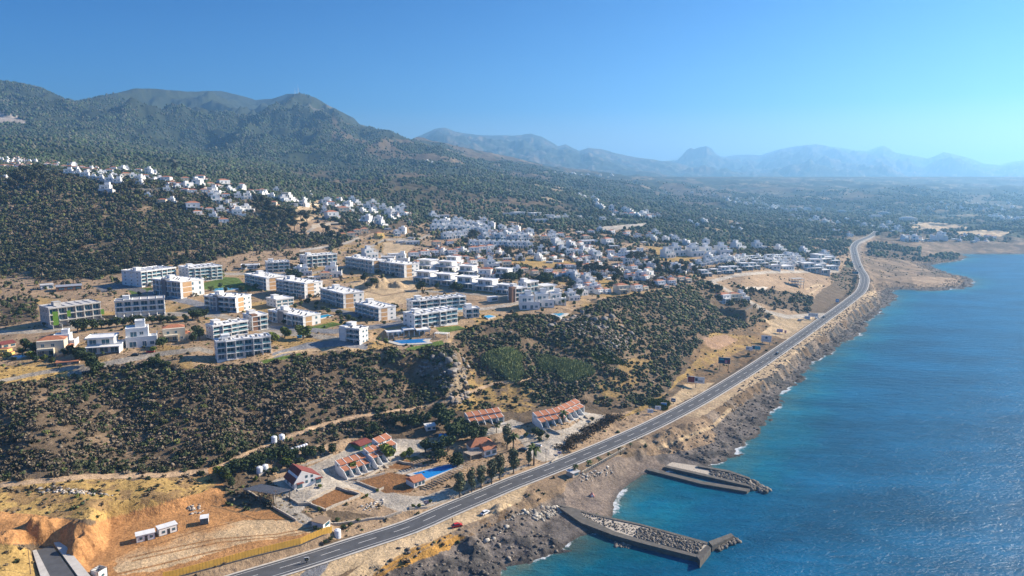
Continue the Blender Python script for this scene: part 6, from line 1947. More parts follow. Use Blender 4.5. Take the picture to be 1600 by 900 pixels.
def px_prism(mb, poly, z, zb=-4, ztops=None):
    W = [tuple(float(a) for a in on_level(u, v, z)) for u, v in poly]
    mb.prism(W, zb, z if ztops is None else ztops)
t = thing('pier', "near broken concrete pier with rubble top and tilted end blocks", 'pier', (0, 0, 0), 0, 'broken piers')
q = MB(); px_prism(q, [(872,792),(905,796),(912,806),(960,830),(1000,842),(1092,867),(1090,871),(1000,848),(958,836),(908,817)], 2.0); q.build('seaward_wall', M['concrete'], t)
q = MB(); px_prism(q, [(868,788),(930,806),(1000,821),(1104,851),(1092,867),(1000,842),(960,830),(912,806)], 1.4); q.build('deck', M['stone'], t)
q = MB(); px_prism(q, [(868,786),(930,803),(1000,818),(1106,847),(1104,850),(1000,820.5),(930,805.5),(868,788.5)], 1.7); q.build('harbour_wall', M['concrete'], t)
def tilted(label, poly, zs, base=-3, nm='fallen_block'):
    q = MB(); W = [tuple(float(a) for a in on_level(u, v, z)) for (u, v), z in zip(poly, zs)]
    q.prism(W, base, list(zs)); q.build(nm, M['concrete'], t)
tilted('', [(1088,868),(1105,851),(1111,856),(1094,876)], [2.0, 1.7, 2.6, 3.0], nm='tilted_slab')
tilted('', [(1107,846),(1142,833),(1147,837),(1113,853)], [1.7, 1.1, 1.7, 2.4], nm='end_wall')
t = thing('pier', "far concrete pier with water channel between its two walls", 'pier', (0, 0, 0), 0, 'broken piers')
q = MB(); px_prism(q, [(1012,731),(1040,737),(1100,752),(1172,764),(1167,768),(1096,756),(1038,741),(1010,734)], 1.2); q.build('harbour_wall', M['concrete'], t)
q = MB(); px_prism(q, [(1040,727),(1100,740),(1173,757),(1171,760),(1100,743.5),(1038,729.5)], 1.4); q.build('inner_wall', M['concrete'], t)
q = MB(); px_prism(q, [(1050,722),(1090,728),(1140,738),(1172,748),(1176,755),(1172,757),(1100,740),(1041,727)], 1.2); q.build('deck', M['stone'], t)
q = MB(); px_prism(q, [(1090,726),(1140,735),(1160,742),(1172,746),(1172,748.5),(1140,738),(1090,728.5)], 2.0); q.build('seaward_wall', M['concrete'], t)
print("near built", round(time.time() - T0, 1), len(bpy.data.objects))

# ------------------------------------------------------------------ plants
def leaf_mat(name, attr=True, col=(.05, .07, .03)):
    m, nt, b = new_mat(name)
    oi = nt.nodes.new("ShaderNodeObjectInfo")
    ge = nt.nodes.new("ShaderNodeNewGeometry")
    nz = nt.nodes.new("ShaderNodeTexNoise"); nz.inputs['Scale'].default_value = 1.1; nz.inputs['Detail'].default_value = 4
    nt.links.new(ge.outputs['Position'], nz.inputs['Vector'])
    mr = nt.nodes.new("ShaderNodeMapRange"); mr.inputs[1].default_value = .3; mr.inputs[2].default_value = .7; mr.inputs[3].default_value = .6; mr.inputs[4].default_value = 1.5
    nt.links.new(nz.outputs[0], mr.inputs[0])
    mx = nt.nodes.new("ShaderNodeMix"); mx.data_type = 'RGBA'; mx.blend_type = 'MULTIPLY'; mx.inputs[0].default_value = 1
    if attr:
        at = nt.nodes.new("ShaderNodeAttribute"); at.attribute_name = "tint"; nt.links.new(at.outputs['Color'], mx.inputs[6])
    else:
        mr2 = nt.nodes.new("ShaderNodeMapRange"); mr2.inputs[3].default_value = .7; mr2.inputs[4].default_value = 1.35
        nt.links.new(oi.outputs['Random'], mr2.inputs[0])
        m3 = nt.nodes.new("ShaderNodeMix"); m3.data_type = 'RGBA'; m3.blend_type = 'MULTIPLY'; m3.inputs[0].default_value = 1; m3.inputs[6].default_value = (*col, 1)
        nt.links.new(mr2.outputs[0], m3.inputs[7]); nt.links.new(m3.outputs[2], mx.inputs[6])
    nt.links.new(mr.outputs[0], mx.inputs[7]); nt.links.new(mx.outputs[2], b.inputs['Base Color'])
    b.inputs['Roughness'].default_value = .9; b.inputs['Specular IOR Level'].default_value = .12
    return m


M['leaf_tint'] = leaf_mat("scrub_leaves")
LM = {'round': leaf_mat("broadleaf", False, (.075, .098, .038)), 'dark': leaf_mat("dark_broadleaf", False, (.05, .07, .03)), 'euc': leaf_mat("eucalyptus_leaf", False, (.13, .14, .08)),
      'pine': leaf_mat("pine_needles", False, (.075, .078, .046)), 'light': leaf_mat("bright_leaf", False, (.12, .15, .03)), 'palm': leaf_mat("palm_leaf", False, (.07, .09, .03)),
      'cypress': leaf_mat("cypress_leaf", False, (.028, .042, .02)), 'reed': leaf_mat("reed_leaf", False, (.19, .22, .10)), 'hedge': leaf_mat("brownish_hedge", False, (.07, .052, .035))}

import bmesh as _bm


def ico(sub):
    bm = _bm.new(); _bm.ops.create_icosphere(bm, subdivisions=sub, radius=1.0)
    v = np.array([x.co[:] for x in bm.verts]); f = np.array([[q.index for q in p.verts] for p in bm.faces]); bm.free()
    return v, f


def blob_protos(sub, n, rough_, flat=.8, seed=0, ragged=0):
    v, f = ico(sub); out = []
    r = np.random.default_rng(seed)
    for i in range(n):
        k = 1 + rough_ * (r.random(len(v)) - .5) * 2
        a = v * k[:, None]
        for _ in range(3):      # lobes
            d = r.normal(size=3); d /= np.linalg.norm(d); a += (v @ d > .55)[:, None] * d * .28
        a[:, 2] *= flat
        out.append(a)
    return out, f


def scatter(name, xs, ys_, sizes, hfac, tints, protos, m, zoff=.15, kind='stuff', label=None):
    """thousands of plants or stones in one mesh"""
    vs, f = protos; nv = len(vs[0]); N = len(xs); nper = f.shape[1]
    if N == 0:
        return None
    zs = ground(xs, ys_)
    pi = RNG.integers(0, len(vs), N); V_ = np.stack(vs)[pi]
    a = RNG.random(N) * 6.283; c, s = np.cos(a), np.sin(a)
    x = V_[:, :, 0] * c[:, None] - V_[:, :, 1] * s[:, None]; y = V_[:, :, 0] * s[:, None] + V_[:, :, 1] * c[:, None]; z = V_[:, :, 2]
    co = np.stack([x * sizes[:, None] + xs[:, None], y * sizes[:, None] + ys_[:, None], z * (sizes * hfac)[:, None] + (zs + sizes * hfac * zoff)[:, None]], -1)
    F_ = (f[None] + (np.arange(N) * nv)[:, None, None]).reshape(-1)
    t = np.repeat(tints, nv, 0)
    me = np_mesh(name, co.reshape(-1, 3), F_, nper, False, {"tint": t})
    o = link(name, me, m, kind=kind)
    if label: o['label'] = label
    return o


def crown(blobs, n, leaf, seed, droop=0.0):
    """leaf faces spread through several uneven blobs: blobs = (x, y, z, rx, rz)"""
    r = np.random.default_rng(seed); co = []
    for x, y, z, rx, rz in blobs:
        k = int(n * rx * rx)
        d = r.normal(size=(k, 3)); d /= np.linalg.norm(d, axis=1)[:, None]
        rad = (.55 + .5 * r.random(k) ** .6)[:, None]
        c = d * rad * np.array([rx, rx, rz]) + np.array([x, y, z])
        nrm = d + .9 * r.normal(size=(k, 3)); nrm /= np.linalg.norm(nrm, axis=1)[:, None]
        t = np.cross(nrm, r.normal(size=(k, 3))); t /= np.linalg.norm(t, axis=1)[:, None]; b = np.cross(nrm, t)
        s = leaf * (.6 + .8 * r.random(k))[:, None]
        co.append(np.stack([c - t * s - b * s * .6, c + t * s - b * s * .5, c + t * s * .6 + b * s * .7, c - t * s * .7 + b * s * .6], 1))
    co = np.concatenate(co).reshape(-1, 3)
    return co



def fuzzy(n, k, leaf, seed, flat=.8):
    """protos made of small leaf faces spread through lobed mounds"""
    out = []; r = np.random.default_rng(seed)
    for i in range(n):
        bl = [(0, 0, .05, .85, .75 * flat)] + [(r.uniform(-.6, .6), r.uniform(-.6, .6), r.uniform(-.1, .35), r.uniform(.35, .6), r.uniform(.3, .5) * flat) for _ in range(4)]
        c = crown(bl, k, leaf, seed + i); out.append(c)
    m_ = min(len(c) for c in out) // 4 * 4
    out = [c.reshape(-1, 4, 3)[np.random.default_rng(5).permutation(len(c) // 4)[:m_ // 4]].reshape(-1, 3) for c in out]
    return out, np.arange(m_).reshape(-1, 4)


dY = np.gradient(ys)[:, None]; dX = (np.gradient(ss)[None, :] * Y2)
AREA = dY * dX
VIS = (U > -160) & (U < 1760) & (V < 960) & (Z > .3)


def sample(D, cap=None):
    e = D * AREA * VIS
    if cap and e.sum() > cap: e = e * (cap / e.sum())
    n = RNG.poisson(e); idx = np.nonzero(n); r = np.repeat(np.stack(idx, 1), n[idx], 0)
    yy = np.exp(ly[r[:, 0]] + (RNG.random(len(r)) - .5) * np.gradient(ly)[r[:, 0]])
    sx = ss[r[:, 1]] + (RNG.random(len(r)) - .5) * np.gradient(ss)[r[:, 1]]
    return sx * yy, yy, r


PAL = np.array([[.050, .066, .030], [.080, .086, .044], [.135, .108, .072], [.175, .14, .10], [.115, .13, .045], [.10, .084, .058]])
def tints(n, w, jit=.25):
    k = RNG.choice(len(PAL), n, p=np.array(w) / sum(w))
    return PAL[k] * (1 + jit * (RNG.random((n, 1)) - .5) * 2)


# bushes: clumped
clump = sstep(.30, .62, fbm(X2 / 9., Y2 / 9., 3, 101)) * 1.15 + .25
DBc = DB * clump
bx, by, br = sample(DBc * (Y2 < 1300), 100000)
pu = U[br[:, 0], br[:, 1]]; pvv = V[br[:, 0], br[:, 1]]
size = .5 + 1.15 * RNG.random(len(bx)) ** 2.2
size *= 1 + .25 * (DB[br[:, 0], br[:, 1]] > .1)
grass = DB[br[:, 0], br[:, 1]] < .045
size = np.where(grass, size * .7, size)
pxs = size * F_PX / by
greener = (pu > 640) | (pvv < 560)
T1 = tints(len(bx), [2.0, 2.0, 5, 3.6, .7, 4.6]); T2 = tints(len(bx), [6, 4.5, 2, 1, 1.2, 1.5])
gn = fbm(bx / 22., by / 22., 3, 104)
T_ = np.where((greener | (gn > .56))[:, None], T2, T1) * (.7 + .65 * fbm(bx / 13., by / 13., 3, 132))[:, None]
bb = fuzzy(8, 26, .30, 3); bs = blob_protos(1, 8, .30, .8, 4)
mbig = pxs > 3.4
scatter('scrub', bx[mbig], by[mbig], size[mbig], .95, T_[mbig], bb, M['leaf_tint'], .3)
scatter('low_scrub', bx[~mbig], by[~mbig], size[~mbig], .95, T_[~mbig], bs, M['leaf_tint'], .3)
# larger green shrubs among the maquis
qx, qy, qr = sample((DB > .1) * .006 * sstep(.45, .6, fbm(X2 / 25., Y2 / 25., 3, 110)) * 1.8, 1500)
scatter('tall_scrub', qx, qy, 1.3 + 1.1 * RNG.random(len(qx)), .9, tints(len(qx), [7, 4, .6, .2, 1.2, .4]), fuzzy(6, 70, .17, 9), M['leaf_tint'], .45)
# pale grass tufts
gx, gy, gr = sample(((DB > .008) & (DB < .1) & (Y2 < 420) & ~(seaside & (Dj < 45))) * .10, 7000)
scatter('dry_grass', gx, gy, .3 + .45 * RNG.random(len(gx)), .6, np.array([[.26, .19, .09]]) * (.6 + .6 * RNG.random((len(gx), 1))), bb, M['leaf_tint'], .2)
# forest
tx_, ty_, tr = sample(DT * (Y2 < 4200) * sstep(4200, 2000, Y2) * np.where(Y2 > 1500, sstep(.38, .55, fbm(X2 / 110., Y2 / 160., 4, 121)) * 1.3 + .1, 1.0) * (.35 + 1.3 * sstep(.35, .6, fbm(X2 / 30., Y2 / 30., 3, 120))), 135000)
tsz = 1.7 + 1.6 * RNG.random(len(tx_)) ** 1.5
tsz *= np.where(ty_ > 1500, 1.5, 1.0)
tt = tints(len(tx_), [3.5, 5, 1.6, .4, 1.2, 2.4])
pxt = tsz * F_PX / ty_
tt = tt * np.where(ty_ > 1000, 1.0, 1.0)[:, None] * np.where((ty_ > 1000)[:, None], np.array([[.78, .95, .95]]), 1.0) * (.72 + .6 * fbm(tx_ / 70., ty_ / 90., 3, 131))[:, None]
tu = U[tr[:, 0], tr[:, 1]]; tv = V[tr[:, 0], tr[:, 1]]
on_hill = (tu < 560) & (tv < 445) & (tv > 262) & (tu > -20) & (ty_ < 1000)
tsz = np.where((~on_hill) & (ty_ < 1000), tsz * .8, tsz); pxt = tsz * F_PX / ty_
in_town = (~on_hill) & (ty_ < 1000) & (tu > -20) & (tu < 1620)
hill_i = np.nonzero(on_hill)[0]; hill_i = hill_i[np.argsort(-pxt[hill_i])][:170]
town_i = np.nonzero(in_town)[0]; town_i = town_i[np.argsort(-pxt[town_i])][:110]
solo = np.zeros(len(tx_), bool); solo[hill_i] = True; solo[town_i] = True
nearf = (pxt > 3.0) & ~solo
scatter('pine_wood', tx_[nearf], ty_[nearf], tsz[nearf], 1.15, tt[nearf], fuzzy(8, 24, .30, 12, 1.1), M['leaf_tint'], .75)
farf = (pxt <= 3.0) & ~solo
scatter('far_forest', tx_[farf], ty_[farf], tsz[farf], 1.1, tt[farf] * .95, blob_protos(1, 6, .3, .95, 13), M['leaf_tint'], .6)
print("scatter", len(bx), len(tx_), round(time.time() - T0, 1))


def tree_meshes(kind, seed):
    r = random.Random(seed); tr_ = MB(); bl = []
    if kind in ('round', 'dark', 'light', 'pine'):
        h = {'round': 4.6, 'dark': 5.0, 'light': 4.2, 'pine': 7.0}[kind]; th = h * (.35 if kind != 'pine' else .5)
        tr_.cyl(0, 0, -1, th, .28, .17, 7, 0, r.uniform(-.3, .3), r.uniform(-.3, .3))
        for k in range(6 if kind != 'pine' else 7):
            a = r.random() * 6.28; d = r.uniform(.5, 1.5); x, y = d * math.cos(a), d * math.sin(a); z = th + r.uniform(.2, h - th - .6)
            rr = r.uniform(.9, 1.5) * (1.0 if z < h * .75 else .8)
            bl.append((x, y, z, rr, rr * .8)); tr_.cyl(0, 0, th * .7, z, .12, .04, 5, 0, x, y)
        bl.append((0, 0, h * .62, 1.6, 1.3)); n = 62; leaf = .27
    elif kind == 'euc':
        h = 10.5; tr_.cyl(0, 0, -1, h * .75, .3, .1, 7, 0, .4, .2)
        for k in range(11):
            a = r.random() * 6.28; z = r.uniform(3.2, h); d = r.uniform(.2, 1.5) * (1.15 - z / h * .6)
            x, y = d * math.cos(a), d * math.sin(a); rr = r.uniform(.95, 1.5); bl.append((x, y, z, rr, rr * 1.2)); tr_.cyl(.1, .1, z * .6, z, .1, .04, 5, 0, x, y)
        n = 75; leaf = .27
    elif kind == 'cypress':
        tr_.cyl(0, 0, -1, 1.2, .2, .15, 6)
        for k in range(7): bl.append((0, 0, .9 + k * .95, 1.0 - .12 * k, .9))
        n = 70; leaf = .2
    elif kind == 'hedge':
        for k in range(5): bl.append((-2.4 + k * 1.2, r.uniform(-.2, .2), .9, 1.1, .9))
        tr_.cyl(0, 0, -1, .6, .1, .08, 5); n = 60; leaf = .2
    co = crown(bl, n, leaf, seed)
    return tr_, co


def palm_meshes(seed):
    r = random.Random(seed); tr_ = MB(); h = 4.4; tr_.cyl(0, 0, -1, h, .24, .17, 8, 0, r.uniform(-.2, .2), r.uniform(-.2, .2))
    fr = MB()
    for k in range(22):
        a = k * 2.4 + r.random() * .3; up = r.uniform(.1, 1.2); L = r.uniform(1.7, 2.4); pts = []
        for i in range(5):
            t = i / 4; pts.append((math.cos(a) * L * t, math.sin(a) * L * t, h + up * math.sin(t * 2.2) - 1.5 * t * t * (1.4 - up)))
        sx_, sy_ = -math.sin(a), math.cos(a)
        for i in range(4):
            w0, w1 = [.1, .34, .42, .3, .04][i], [.1, .34, .42, .3, .04][i + 1]
            p, q = pts[i], pts[i + 1]
            for sg in (-1, 1):
                fr.poly([p, q, (q[0] + sx_ * w1 * sg, q[1] + sy_ * w1 * sg, q[2] - w1 * .5), (p[0] + sx_ * w0 * sg, p[1] + sy_ * w0 * sg, p[2] - w0 * .5)])
    return tr_, fr


TP = {}
NM = {'round': ('broadleaf_tree', 'tree'), 'dark': ('carob_tree', 'tree'), 'light': ('young_tree', 'tree'), 'pine': ('pine_tree', 'tree'), 'euc': ('eucalyptus_tree', 'tree'),
      'cypress': ('cypress_tree', 'tree'), 'hedge': ('hedge', 'hedge'), 'palm': ('palm_tree', 'palm')}
HT = {'round': 4.8, 'dark': 5.2, 'light': 4.4, 'pine': 7.3, 'euc': 10.8, 'cypress': 7.4, 'hedge': 1.8, 'palm': 5.4}
def tree(kind, p, h, label, group, wide=1.0, rz=None):
    var = random.randrange(3) if kind not in ('hedge',) else 0
    key = (kind, var); s = h / HT[kind]
    if key not in TP:
        name = NM[kind][0]
        if kind == 'palm':
            a, b = palm_meshes(40 + var); tm = a.mesh('trunk', M['bark']); cm = b.mesh('crown', LM['palm'])
        else:
            a, co = tree_meshes(kind, 20 + var * 7); tm = a.mesh('trunk', M['bark'])
            cm = np_mesh('crown', co, np.arange(len(co)), 4); cm.materials.append(LM[kind])
        t = thing(name, label, NM[kind][1], p, 0, group)
        for nm, me in (('trunk', tm), ('crown', cm)):
            o = bpy.data.objects.new(nm, me); scene.collection.objects.link(o); o.parent = t
        TP[key] = t
    else:
        t = copy_tree(TP[key], p, 0, label, group)
    t.location = p; t.rotation_euler.z = random.random() * 6.28 if rz is None else rz; t.scale = (s * wide, s * wide, s)
    return t


for i in hill_i:
    p = Vector((tx_[i], ty_[i], float(ground(tx_[i], ty_[i]))))
    tree('pine', p, tsz[i] * 2.0, "dark pine in the open wood on the left hillside above the apartments", 'pines of the left hillside', 1.35)
for i in town_i:
    p = Vector((tx_[i], ty_[i], float(ground(tx_[i], ty_[i]))))
    tree(random.choice(['round', 'dark', 'round', 'dark', 'pine']), p, tsz[i] * 1.6, "small dark tree growing between the plateau houses", 'garden trees between the plateau houses', 1.1)


def trees(kind, items, what, where, group):
    """items (u, v, height px) with the foot of the tree on the ground"""
    items = sorted(items); n = len(items)
    for i, (u, v, hp) in enumerate(items):
        p = hit(u, v); tree(kind, p, hp / px_m(p) * 1.05, f"{what}, {nth(i, n)} {where}", group, random.uniform(.95, 1.25) if kind not in ('euc', 'palm', 'cypress') else 1.0)


GC = 'trees in the seaside compound'
trees('euc', [(718,778,44),(737,770,38),(752,764,40),(768,757,44),(781,750,40),(803,740,44),(826,728,24)], "tall grey-green eucalyptus", "of the line along coast road", GC)
trees('euc', [(792,702,38),(790,690,20)], "grey-green eucalyptus", "beside restaurant and palm", GC)
trees('palm', [(834,727,32)], "tall fan palm", "at the car park corner", GC)
trees('palm', [(802,704,26),(776,676,14),(880,664,22),(781,668,10),(826,716,12)], "palm tree", "near the two far terraces", GC)
trees('palm', [(920,733,14),(935,725,11),(951,716,9),(967,708,9),(899,741,15),(985,700,8)], "small fan palm", "along the beach promenade", 'palms of the promenade')
trees('dark', [(697,672,30),(712,690,34),(722,680,30),(738,690,26),(700,705,26),(683,712,24),(665,708,22),(716,728,22),(708,732,22),(686,720,20),(742,676,20),(756,684,18),(671,722,12)], "dense dark tree", "around the restaurant and pool", GC)
trees('dark', [(630,668,22),(643,672,26),(655,666,20),(616,662,16),(668,662,18),(688,655,26),(700,658,20),(598,692,14),(585,676,18),(574,680,14)], "dark bushy tree", "of the thicket behind the terraces", GC)
trees('light', [(604,714,22),(550,737,16),(632,716,12),(640,714,14)], "bright green garden tree", "in front of the compound terraces", GC)
trees('dark', [(352,748,22),(366,742,24),(378,738,26),(392,732,24),(408,728,20),(424,724,24),(438,720,26),(452,722,24),(462,716,20),(476,716,20),(490,714,18),(502,712,16),(520,708,16),(455,735,14),(470,727,14),(430,742,14),(362,760,16)], "dense dark green tree", "of thicket above gabled house", GC)
trees('light', [(342,745,18),(449,728,18),(356,752,12)], "bright yellow-green bush tree", "at edge of thicket above gabled house", GC)
trees('light', [(645,793,6),(655,794,7),(672,786,6),(400,752,8),(478,745,6),(500,762,6),(492,752,6),(573,778,7),(498,798,7),(590,768,5)], "small green shrub", "along compound walls and drives", GC)
trees('round', [(536,826,8),(527,816,8),(548,823,8),(560,816,7),(492,828,7),(500,832,8),(517,846,8),(508,850,7)], "low green bush", "around hut and tank at hoarding end", GC)
trees('hedge', [(882,702,8),(889,696,8),(896,691,8),(903,687,8),(910,682,8),(917,677,8),(925,673,8),(932,669,8),(939,665,8),(946,661,8),(953,657,7),(960,654,7)], "brownish trimmed hedge section", "between car park and coast road", 'hedge above the coast road')
trees('round', [(838,680,14),(846,684,12),(855,686,8),(925,658,8),(842,690,8),(822,684,9)], "small olive-green tree", "beside right-hand red-roofed terrace", GC)
GP = 'trees on the plateau estate'
trees('dark', [(122,520,22),(134,518,20),(145,516,18),(158,513,16),(170,512,16),(183,512,17),(196,510,15),(208,508,18),(216,507,17),(228,506,12),(238,507,14),(250,505,15),(262,504,12),(272,503,11)], "small round street tree", "of the avenue before unfinished block", GP)
trees('dark', [(289,502,12),(301,500,16),(310,500,18),(320,498,16),(285,515,9),(270,520,10),(308,520,14),(312,532,20),(303,536,18)], "dark leafy tree", "between road and roof-box block", GP)
trees('dark', [(40,548,20),(52,552,18),(35,556,14),(100,556,12),(110,552,14),(118,560,18),(128,564,22),(137,570,24),(145,578,26),(150,582,20),(10,562,14),(58,566,12),(70,564,10)], "dark garden tree", "around the front left villas", GP)
trees('light', [(48,560,12),(70,564,10),(445,528,18),(474,530,22),(425,534,16),(240,550,10)], "bright green tree", "along the estate's lower street", GP)
trees('round', [(254,542,18),(246,560,8),(236,565,9),(242,572,16),(252,574,12),(262,573,10),(228,574,10)], "rounded dark tree", "near the cubic villa and street edge", GP)
trees('palm', [(142,552,16),(178,548,9),(161,557,8),(321,440,9),(610,486,9),(616,488,9),(690,470,10),(592,538,12),(603,540,12),(880,478,10)], "small palm", "scattered among plateau blocks", GP)
trees('cypress', [(450,436,22),(458,438,26),(466,437,20)], "tall dark cypress clump", "in centre of estate", GP)
trees('dark', [(455,438,18),(468,438,14),(620,430,12),(653,455,12),(660,453,14),(683,452,10),(710,454,14),(718,455,14),(585,446,14),(570,440,14),(575,450,10),(615,482,9),(620,484,9)], "dark round tree", "around the earthworks and mound", GP)
trees('round', [(330,455,8),(345,450,8),(360,452,8),(378,456,10),(400,452,9),(470,478,8),(482,474,8),(495,478,8),(505,486,8),(512,490,9),(480,494,8),(530,492,9),(545,500,9),(552,505,9),(600,508,7),(628,502,7)], "low garden bush", "among the estate's lawns", GP)
trees('dark', [(790,440,16),(800,442,20),(812,438,18),(845,446,20),(852,450,24),(858,444,18),(906,464,14),(888,462,16),(880,470,14),(893,450,12),(935,440,14),(960,442,14),(955,450,12),(985,442,10)], "dark tree", "between villas right of the brown-ended block", GP)
trees('pine', [(905,425,18),(915,428,18),(925,430,20),(935,428,18),(945,430,20),(955,432,18),(965,434,18),(930,422,16),(985,412,20),(995,414,22),(1003,410,18),(1015,418,16),(1025,420,18),(1040,424,18),(1055,428,18),(1070,430,20),(1085,432,18),(1030,428,16),(1048,436,14),(1098,442,14),(1108,452,14),(1120,458,14)], "dark green pine", "of belt below the large hotel", 'pine belt of the right village')
trees('pine', [(793,405,20),(800,408,14),(813,412,12),(745,350,14),(735,378,14),(728,384,12),(740,372,16),(847,385,10),(860,390,12),(870,396,12),(880,398,12),(850,398,12),(838,396,12),(775,396,10),(790,398,10)], "dark conifer", "in fields around the long terrace", GP)
trees('cypress', [(1140,466,10),(1147,465,11),(1153,466,9)], "slender cypress", "behind red-roofed walled villa", GP)
GH = 'tall trees on the hilltop'
trees('pine', [(28,288,24),(38,284,26),(48,286,22),(56,288,22),(62,282,26),(72,292,26),(82,300,22),(20,296,20),(186,306,20),(195,300,16),(205,296,14),(160,292,10),(212,300,16),(273,270,16),(280,282,14),(300,290,12),(315,300,14)], "tall dark pine", "on the hilltop among villas", GH)
trees('pine', [(398,318,16),(410,322,18),(420,328,18),(405,335,18),(425,338,18),(440,345,20),(455,342,20),(470,345,20),(480,350,20),(430,352,18),(415,350,20),(445,358,18),(460,360,18),(475,362,18),(400,362,18),(388,355,16),(490,330,12),(498,338,14),(505,362,14),(512,368,16),(537,358,14),(520,372,14),(530,375,14)], "dark pine", "of the wood below hill mansion", GH)


# reed beds, hedges of the slope
def reeds(u, v, wpx, dpx, h, n, label, m='reed'):
    c = hit(u, v); s = 1 / px_m(c); r = np.random.default_rng(int(u)); k = n
    a = r.random(k) * 6.283; q = np.sqrt(r.random(k)) * (1 + .25 * np.sin(3 * a + u)); x = c.x + np.cos(a) * q * wpx * .5 * s; y = c.y + np.sin(a) * q * dpx
    z = ground(x, y); hh = h * (.6 + .5 * r.random(k)) * (1.15 - .5 * q ** 2); w = .16 + .12 * r.random(k); th = r.random(k) * 6.283
    lx, lyy = r.normal(size=k) * .5, r.normal(size=k) * .5
    dx, dy = np.cos(th) * w, np.sin(th) * w
    co = np.stack([np.stack([x - dx, y - dy, z - .2], -1), np.stack([x + dx, y + dy, z - .2], -1), np.stack([x + lx + dx * .9, y + lyy + dy * .9, z + hh * .8], -1), np.stack([x + lx * 1.5 - dx * .2, y + lyy * 1.5 - dy * .2, z + hh], -1)], 1).reshape(-1, 3)
    me = np_mesh('reed_bed', co, np.arange(len(co)), 4); me.materials.append(LM[m])
    o = link('reed_bed', me, kind='stuff'); o['label'] = label
reeds(790, 566, 62, 14, 3.6, 5200, "pale green reed bed in the valley, left of two")
reeds(862, 572, 50, 10, 3.0, 3600, "pale green reed bed in the valley, middle")
reeds(893, 580, 62, 12, 3.6, 5000, "pale green reed bed in the valley, right of two")
reeds(1030, 632, 34, 7, 2.6, 2000, "bright green reeds behind the roadside notice boards", 'light')
reeds(950, 560, 60, 6, 1.2, 2000, "yellow-green grass tongue right of the reed beds", 'light')

# ------------------------------------------------------------------ rocks
def boulder(u, v, wpx, hf, label, m='rock', seed=0, group='boulders'):
    c = hit(u, v); s = wpx * .5 / px_m(c); vs, f = blob_protos(3, 1, .07, 1.0, seed + 50); a = vs[0]
    r = np.random.default_rng(seed)
    for _ in range(18):          # flat broken faces
        d = r.normal(size=3); d /= np.linalg.norm(d); t = a @ d; lim = r.uniform(.42, .8); a = a - np.maximum(t - lim, 0)[:, None] * d
    a = a * np.array([s, s * .9, s * hf])
    me = np_mesh('boulder', a, f.reshape(-1), 3); me.materials.append(M[m])
    o = bpy.data.objects.new('boulder', me); scene.collection.objects.link(o); o.location = (c.x, c.y, c.z + s * hf * .25); tag(o, label, 'boulder', group)
BL = [(690,556,13,1.2,"pale square boulder at foot of pool club crag, leftmost"), (700,566,17,1.1,"big pale boulder in the centre of the crag"), (712,572,14,.9,"flat grey boulder right of crag centre"), (722,563,12,1,"rounded tan boulder on right shoulder of crag"),
      (705,583,24,.7,"wide broken slab at bottom of crag"), (688,573,10,1.2,"dark boulder left under the crag"), (676,560,12,1.2,"tall boulder directly below pool lawn"), (730,575,10,.9,"small boulder at far right of crag"),
      (910,492,9,2.2,"upright rock pinnacle right of terrace pool"), (918,497,12,.8,"pale rock below the pinnacle"), (928,502,14,.9,"large pale rock right of pinnacle"), (944,500,18,.8,"broad rounded boulder on upper slope"), (957,497,14,.9,"dark boulder upper right of slope"),
      (888,512,14,.7,"pair-topped pale boulder in middle of slope"), (862,510,14,.7,"pale outcrop above the reed beds"), (882,520,9,.8,"small pale boulder under the outcrop pair"), (986,522,15,.8,"grey boulder near slope's right edge"), (992,530,10,.8,"small boulder beside slope's right edge boulder"), (972,512,9,.8,"small grey rock between right slope boulders"),
      (798,520,8,.7,"small white stone on left of bushy slope"), (975,543,5,.8,"lone white stone low on right slope"), (860,613,8,.6,"grey rock above right-hand terrace"), (867,508,8,1,"small round stone on outcrop"),
      (95,762,9,.6,"grey rock group in golden grass"), (84,760,7,.6,"small grey rock in golden grass, left"), (64,764,10,.6,"grey rock outcrop at left golden grass"), (488,562,9,.9,"pale rock on slope below estate lane"), (480,602,7,.6,"flat pale stone in scrub slope"), (255,600,10,.5,"white stones in middle of scrub slope"), (205,614,10,.5,"pale blue-white stones in scrub, left"), (100,660,11,.5,"scattered pale stones at left scrub")]
for i, (u, v, w, hf, lb) in enumerate(BL): boulder(u, v, w, hf, lb, 'rock', i)
rocks = blob_protos(1, 8, .28, .7, 30)
def rock_field(name, mask_d, cap, s0, s1, cols, label):
    x, y, _ = sample(mask_d, cap); n = len(x)
    if n: scatter(name, x, y, s0 + (s1 - s0) * RNG.random(n) ** 2.5, .75, np.array(cols)[RNG.integers(0, len(cols), n)] * (.7 + .6 * RNG.random((n, 1))), rocks, M['leaf_tint'], .1, label=label)
rock_field('shore_rocks', (Dj > -6) & (Dj < 26) & (Y2 < 1300) & ~bay & land, 8000, .15, .95, [(.12, .105, .09), (.09, .08, .07), (.18, .155, .125)], "dark stones strewn along the shore")
rock_field('rubble', P([(820,795),(870,790),(880,800),(850,815),(800,800),(775,840),(740,850),(770,845)], 3), 500, .4, 1.3, [(.36, .33, .28), (.25, .23, .20)], "pale rubble on the shore below the bank")
rock_field('crag_rocks', ROCKY * 1.0, 380, .5, 1.9, [(.27, .24, .21), (.20, .18, .16)], "broken rocks of the crags")
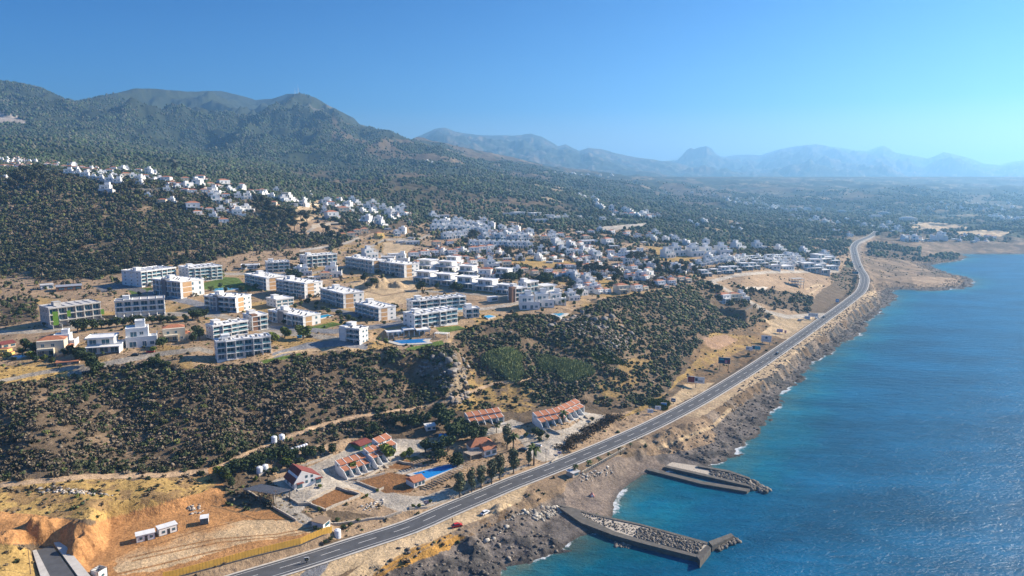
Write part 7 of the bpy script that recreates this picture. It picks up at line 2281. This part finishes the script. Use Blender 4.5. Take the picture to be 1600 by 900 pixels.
rock_field('field_stones', (P([(560,792),(600,780),(600,790),(570,800)], 2) | P([(290,795),(310,785),(320,800),(300,805)], 2) | P([(180,775),(60,770),(90,760)], 3) | P([(900,745),(960,725),(955,745),(910,752)], 2)), 420, .3, .9, [(.42, .38, .33), (.30, .27, .23)], "heaps of pale field stones and broken slabs")


# rubble lying on the two piers
def pier_rubble(poly, z, n, label, s0=.15, s1=.75):
    W = [tuple(float(a) for a in on_level(u, v, z)) for u, v in poly]; xs = [p[0] for p in W]; yy = [p[1] for p in W]
    x = RNG.uniform(min(xs), max(xs), n * 5); y = RNG.uniform(min(yy), max(yy), n * 5); k = in_poly(x, y, W); x, y = x[k][:n], y[k][:n]; n = len(x)
    vs, f = rocks; V_ = np.stack(vs)[RNG.integers(0, 8, n)]; s = (s0 + (s1 - s0) * RNG.random(n) ** 2)
    co = V_ * s[:, None, None]; co[:, :, 0] += x[:, None]; co[:, :, 1] += y[:, None]; co[:, :, 2] += z + .1
    tn = np.repeat(np.array([[.15, .135, .115]]) * (.6 + .9 * RNG.random((n, 1))), len(vs[0]), 0)
    me = np_mesh('rubble', co.reshape(-1, 3), (f[None] + (np.arange(n) * len(vs[0]))[:, None, None]).reshape(-1), 3, False, {"tint": tn})
    link('rubble', me, M['leaf_tint'], kind='stuff')['label'] = label
pier_rubble([(1000,824),(1100,850),(1090,866),(990,840)], 1.4, 900, "loose rubble on the near pier deck")
pier_rubble([(905,800),(1000,824),(990,838),(915,812)], 1.4, 160, "thin gravel and stones on the near pier root", .2, .5)
pier_rubble([(1110,734),(1170,748),(1174,757),(1110,742)], 1.2, 420, "loose rubble on the far pier deck")
pier_rubble([(1168,752),(1176,750),(1200,765),(1196,771),(1170,764)], .3, 110, "fallen rocks at the tip of the far pier", .6, 1.6)
pier_rubble([(1112,858),(1148,840),(1155,846),(1120,862)], .1, 90, "yellow-stained rocks beside the broken end wall", .5, 1.2)
pier_rubble([(958,848),(985,852),(985,858),(960,855)], -.3, 40, "half-sunk rocks left of the near pier", .5, 1.1)
_long = [(o.name, o["label"]) for o in bpy.data.objects if o.get("label") and not 4 <= len(o["label"].replace("-", " - ").split()) <= 99 or o.get("label") and len(o["label"].split()) > 16]
if _long: print("LONG", _long)
print("all built", round(time.time() - T0, 1), len(bpy.data.objects))
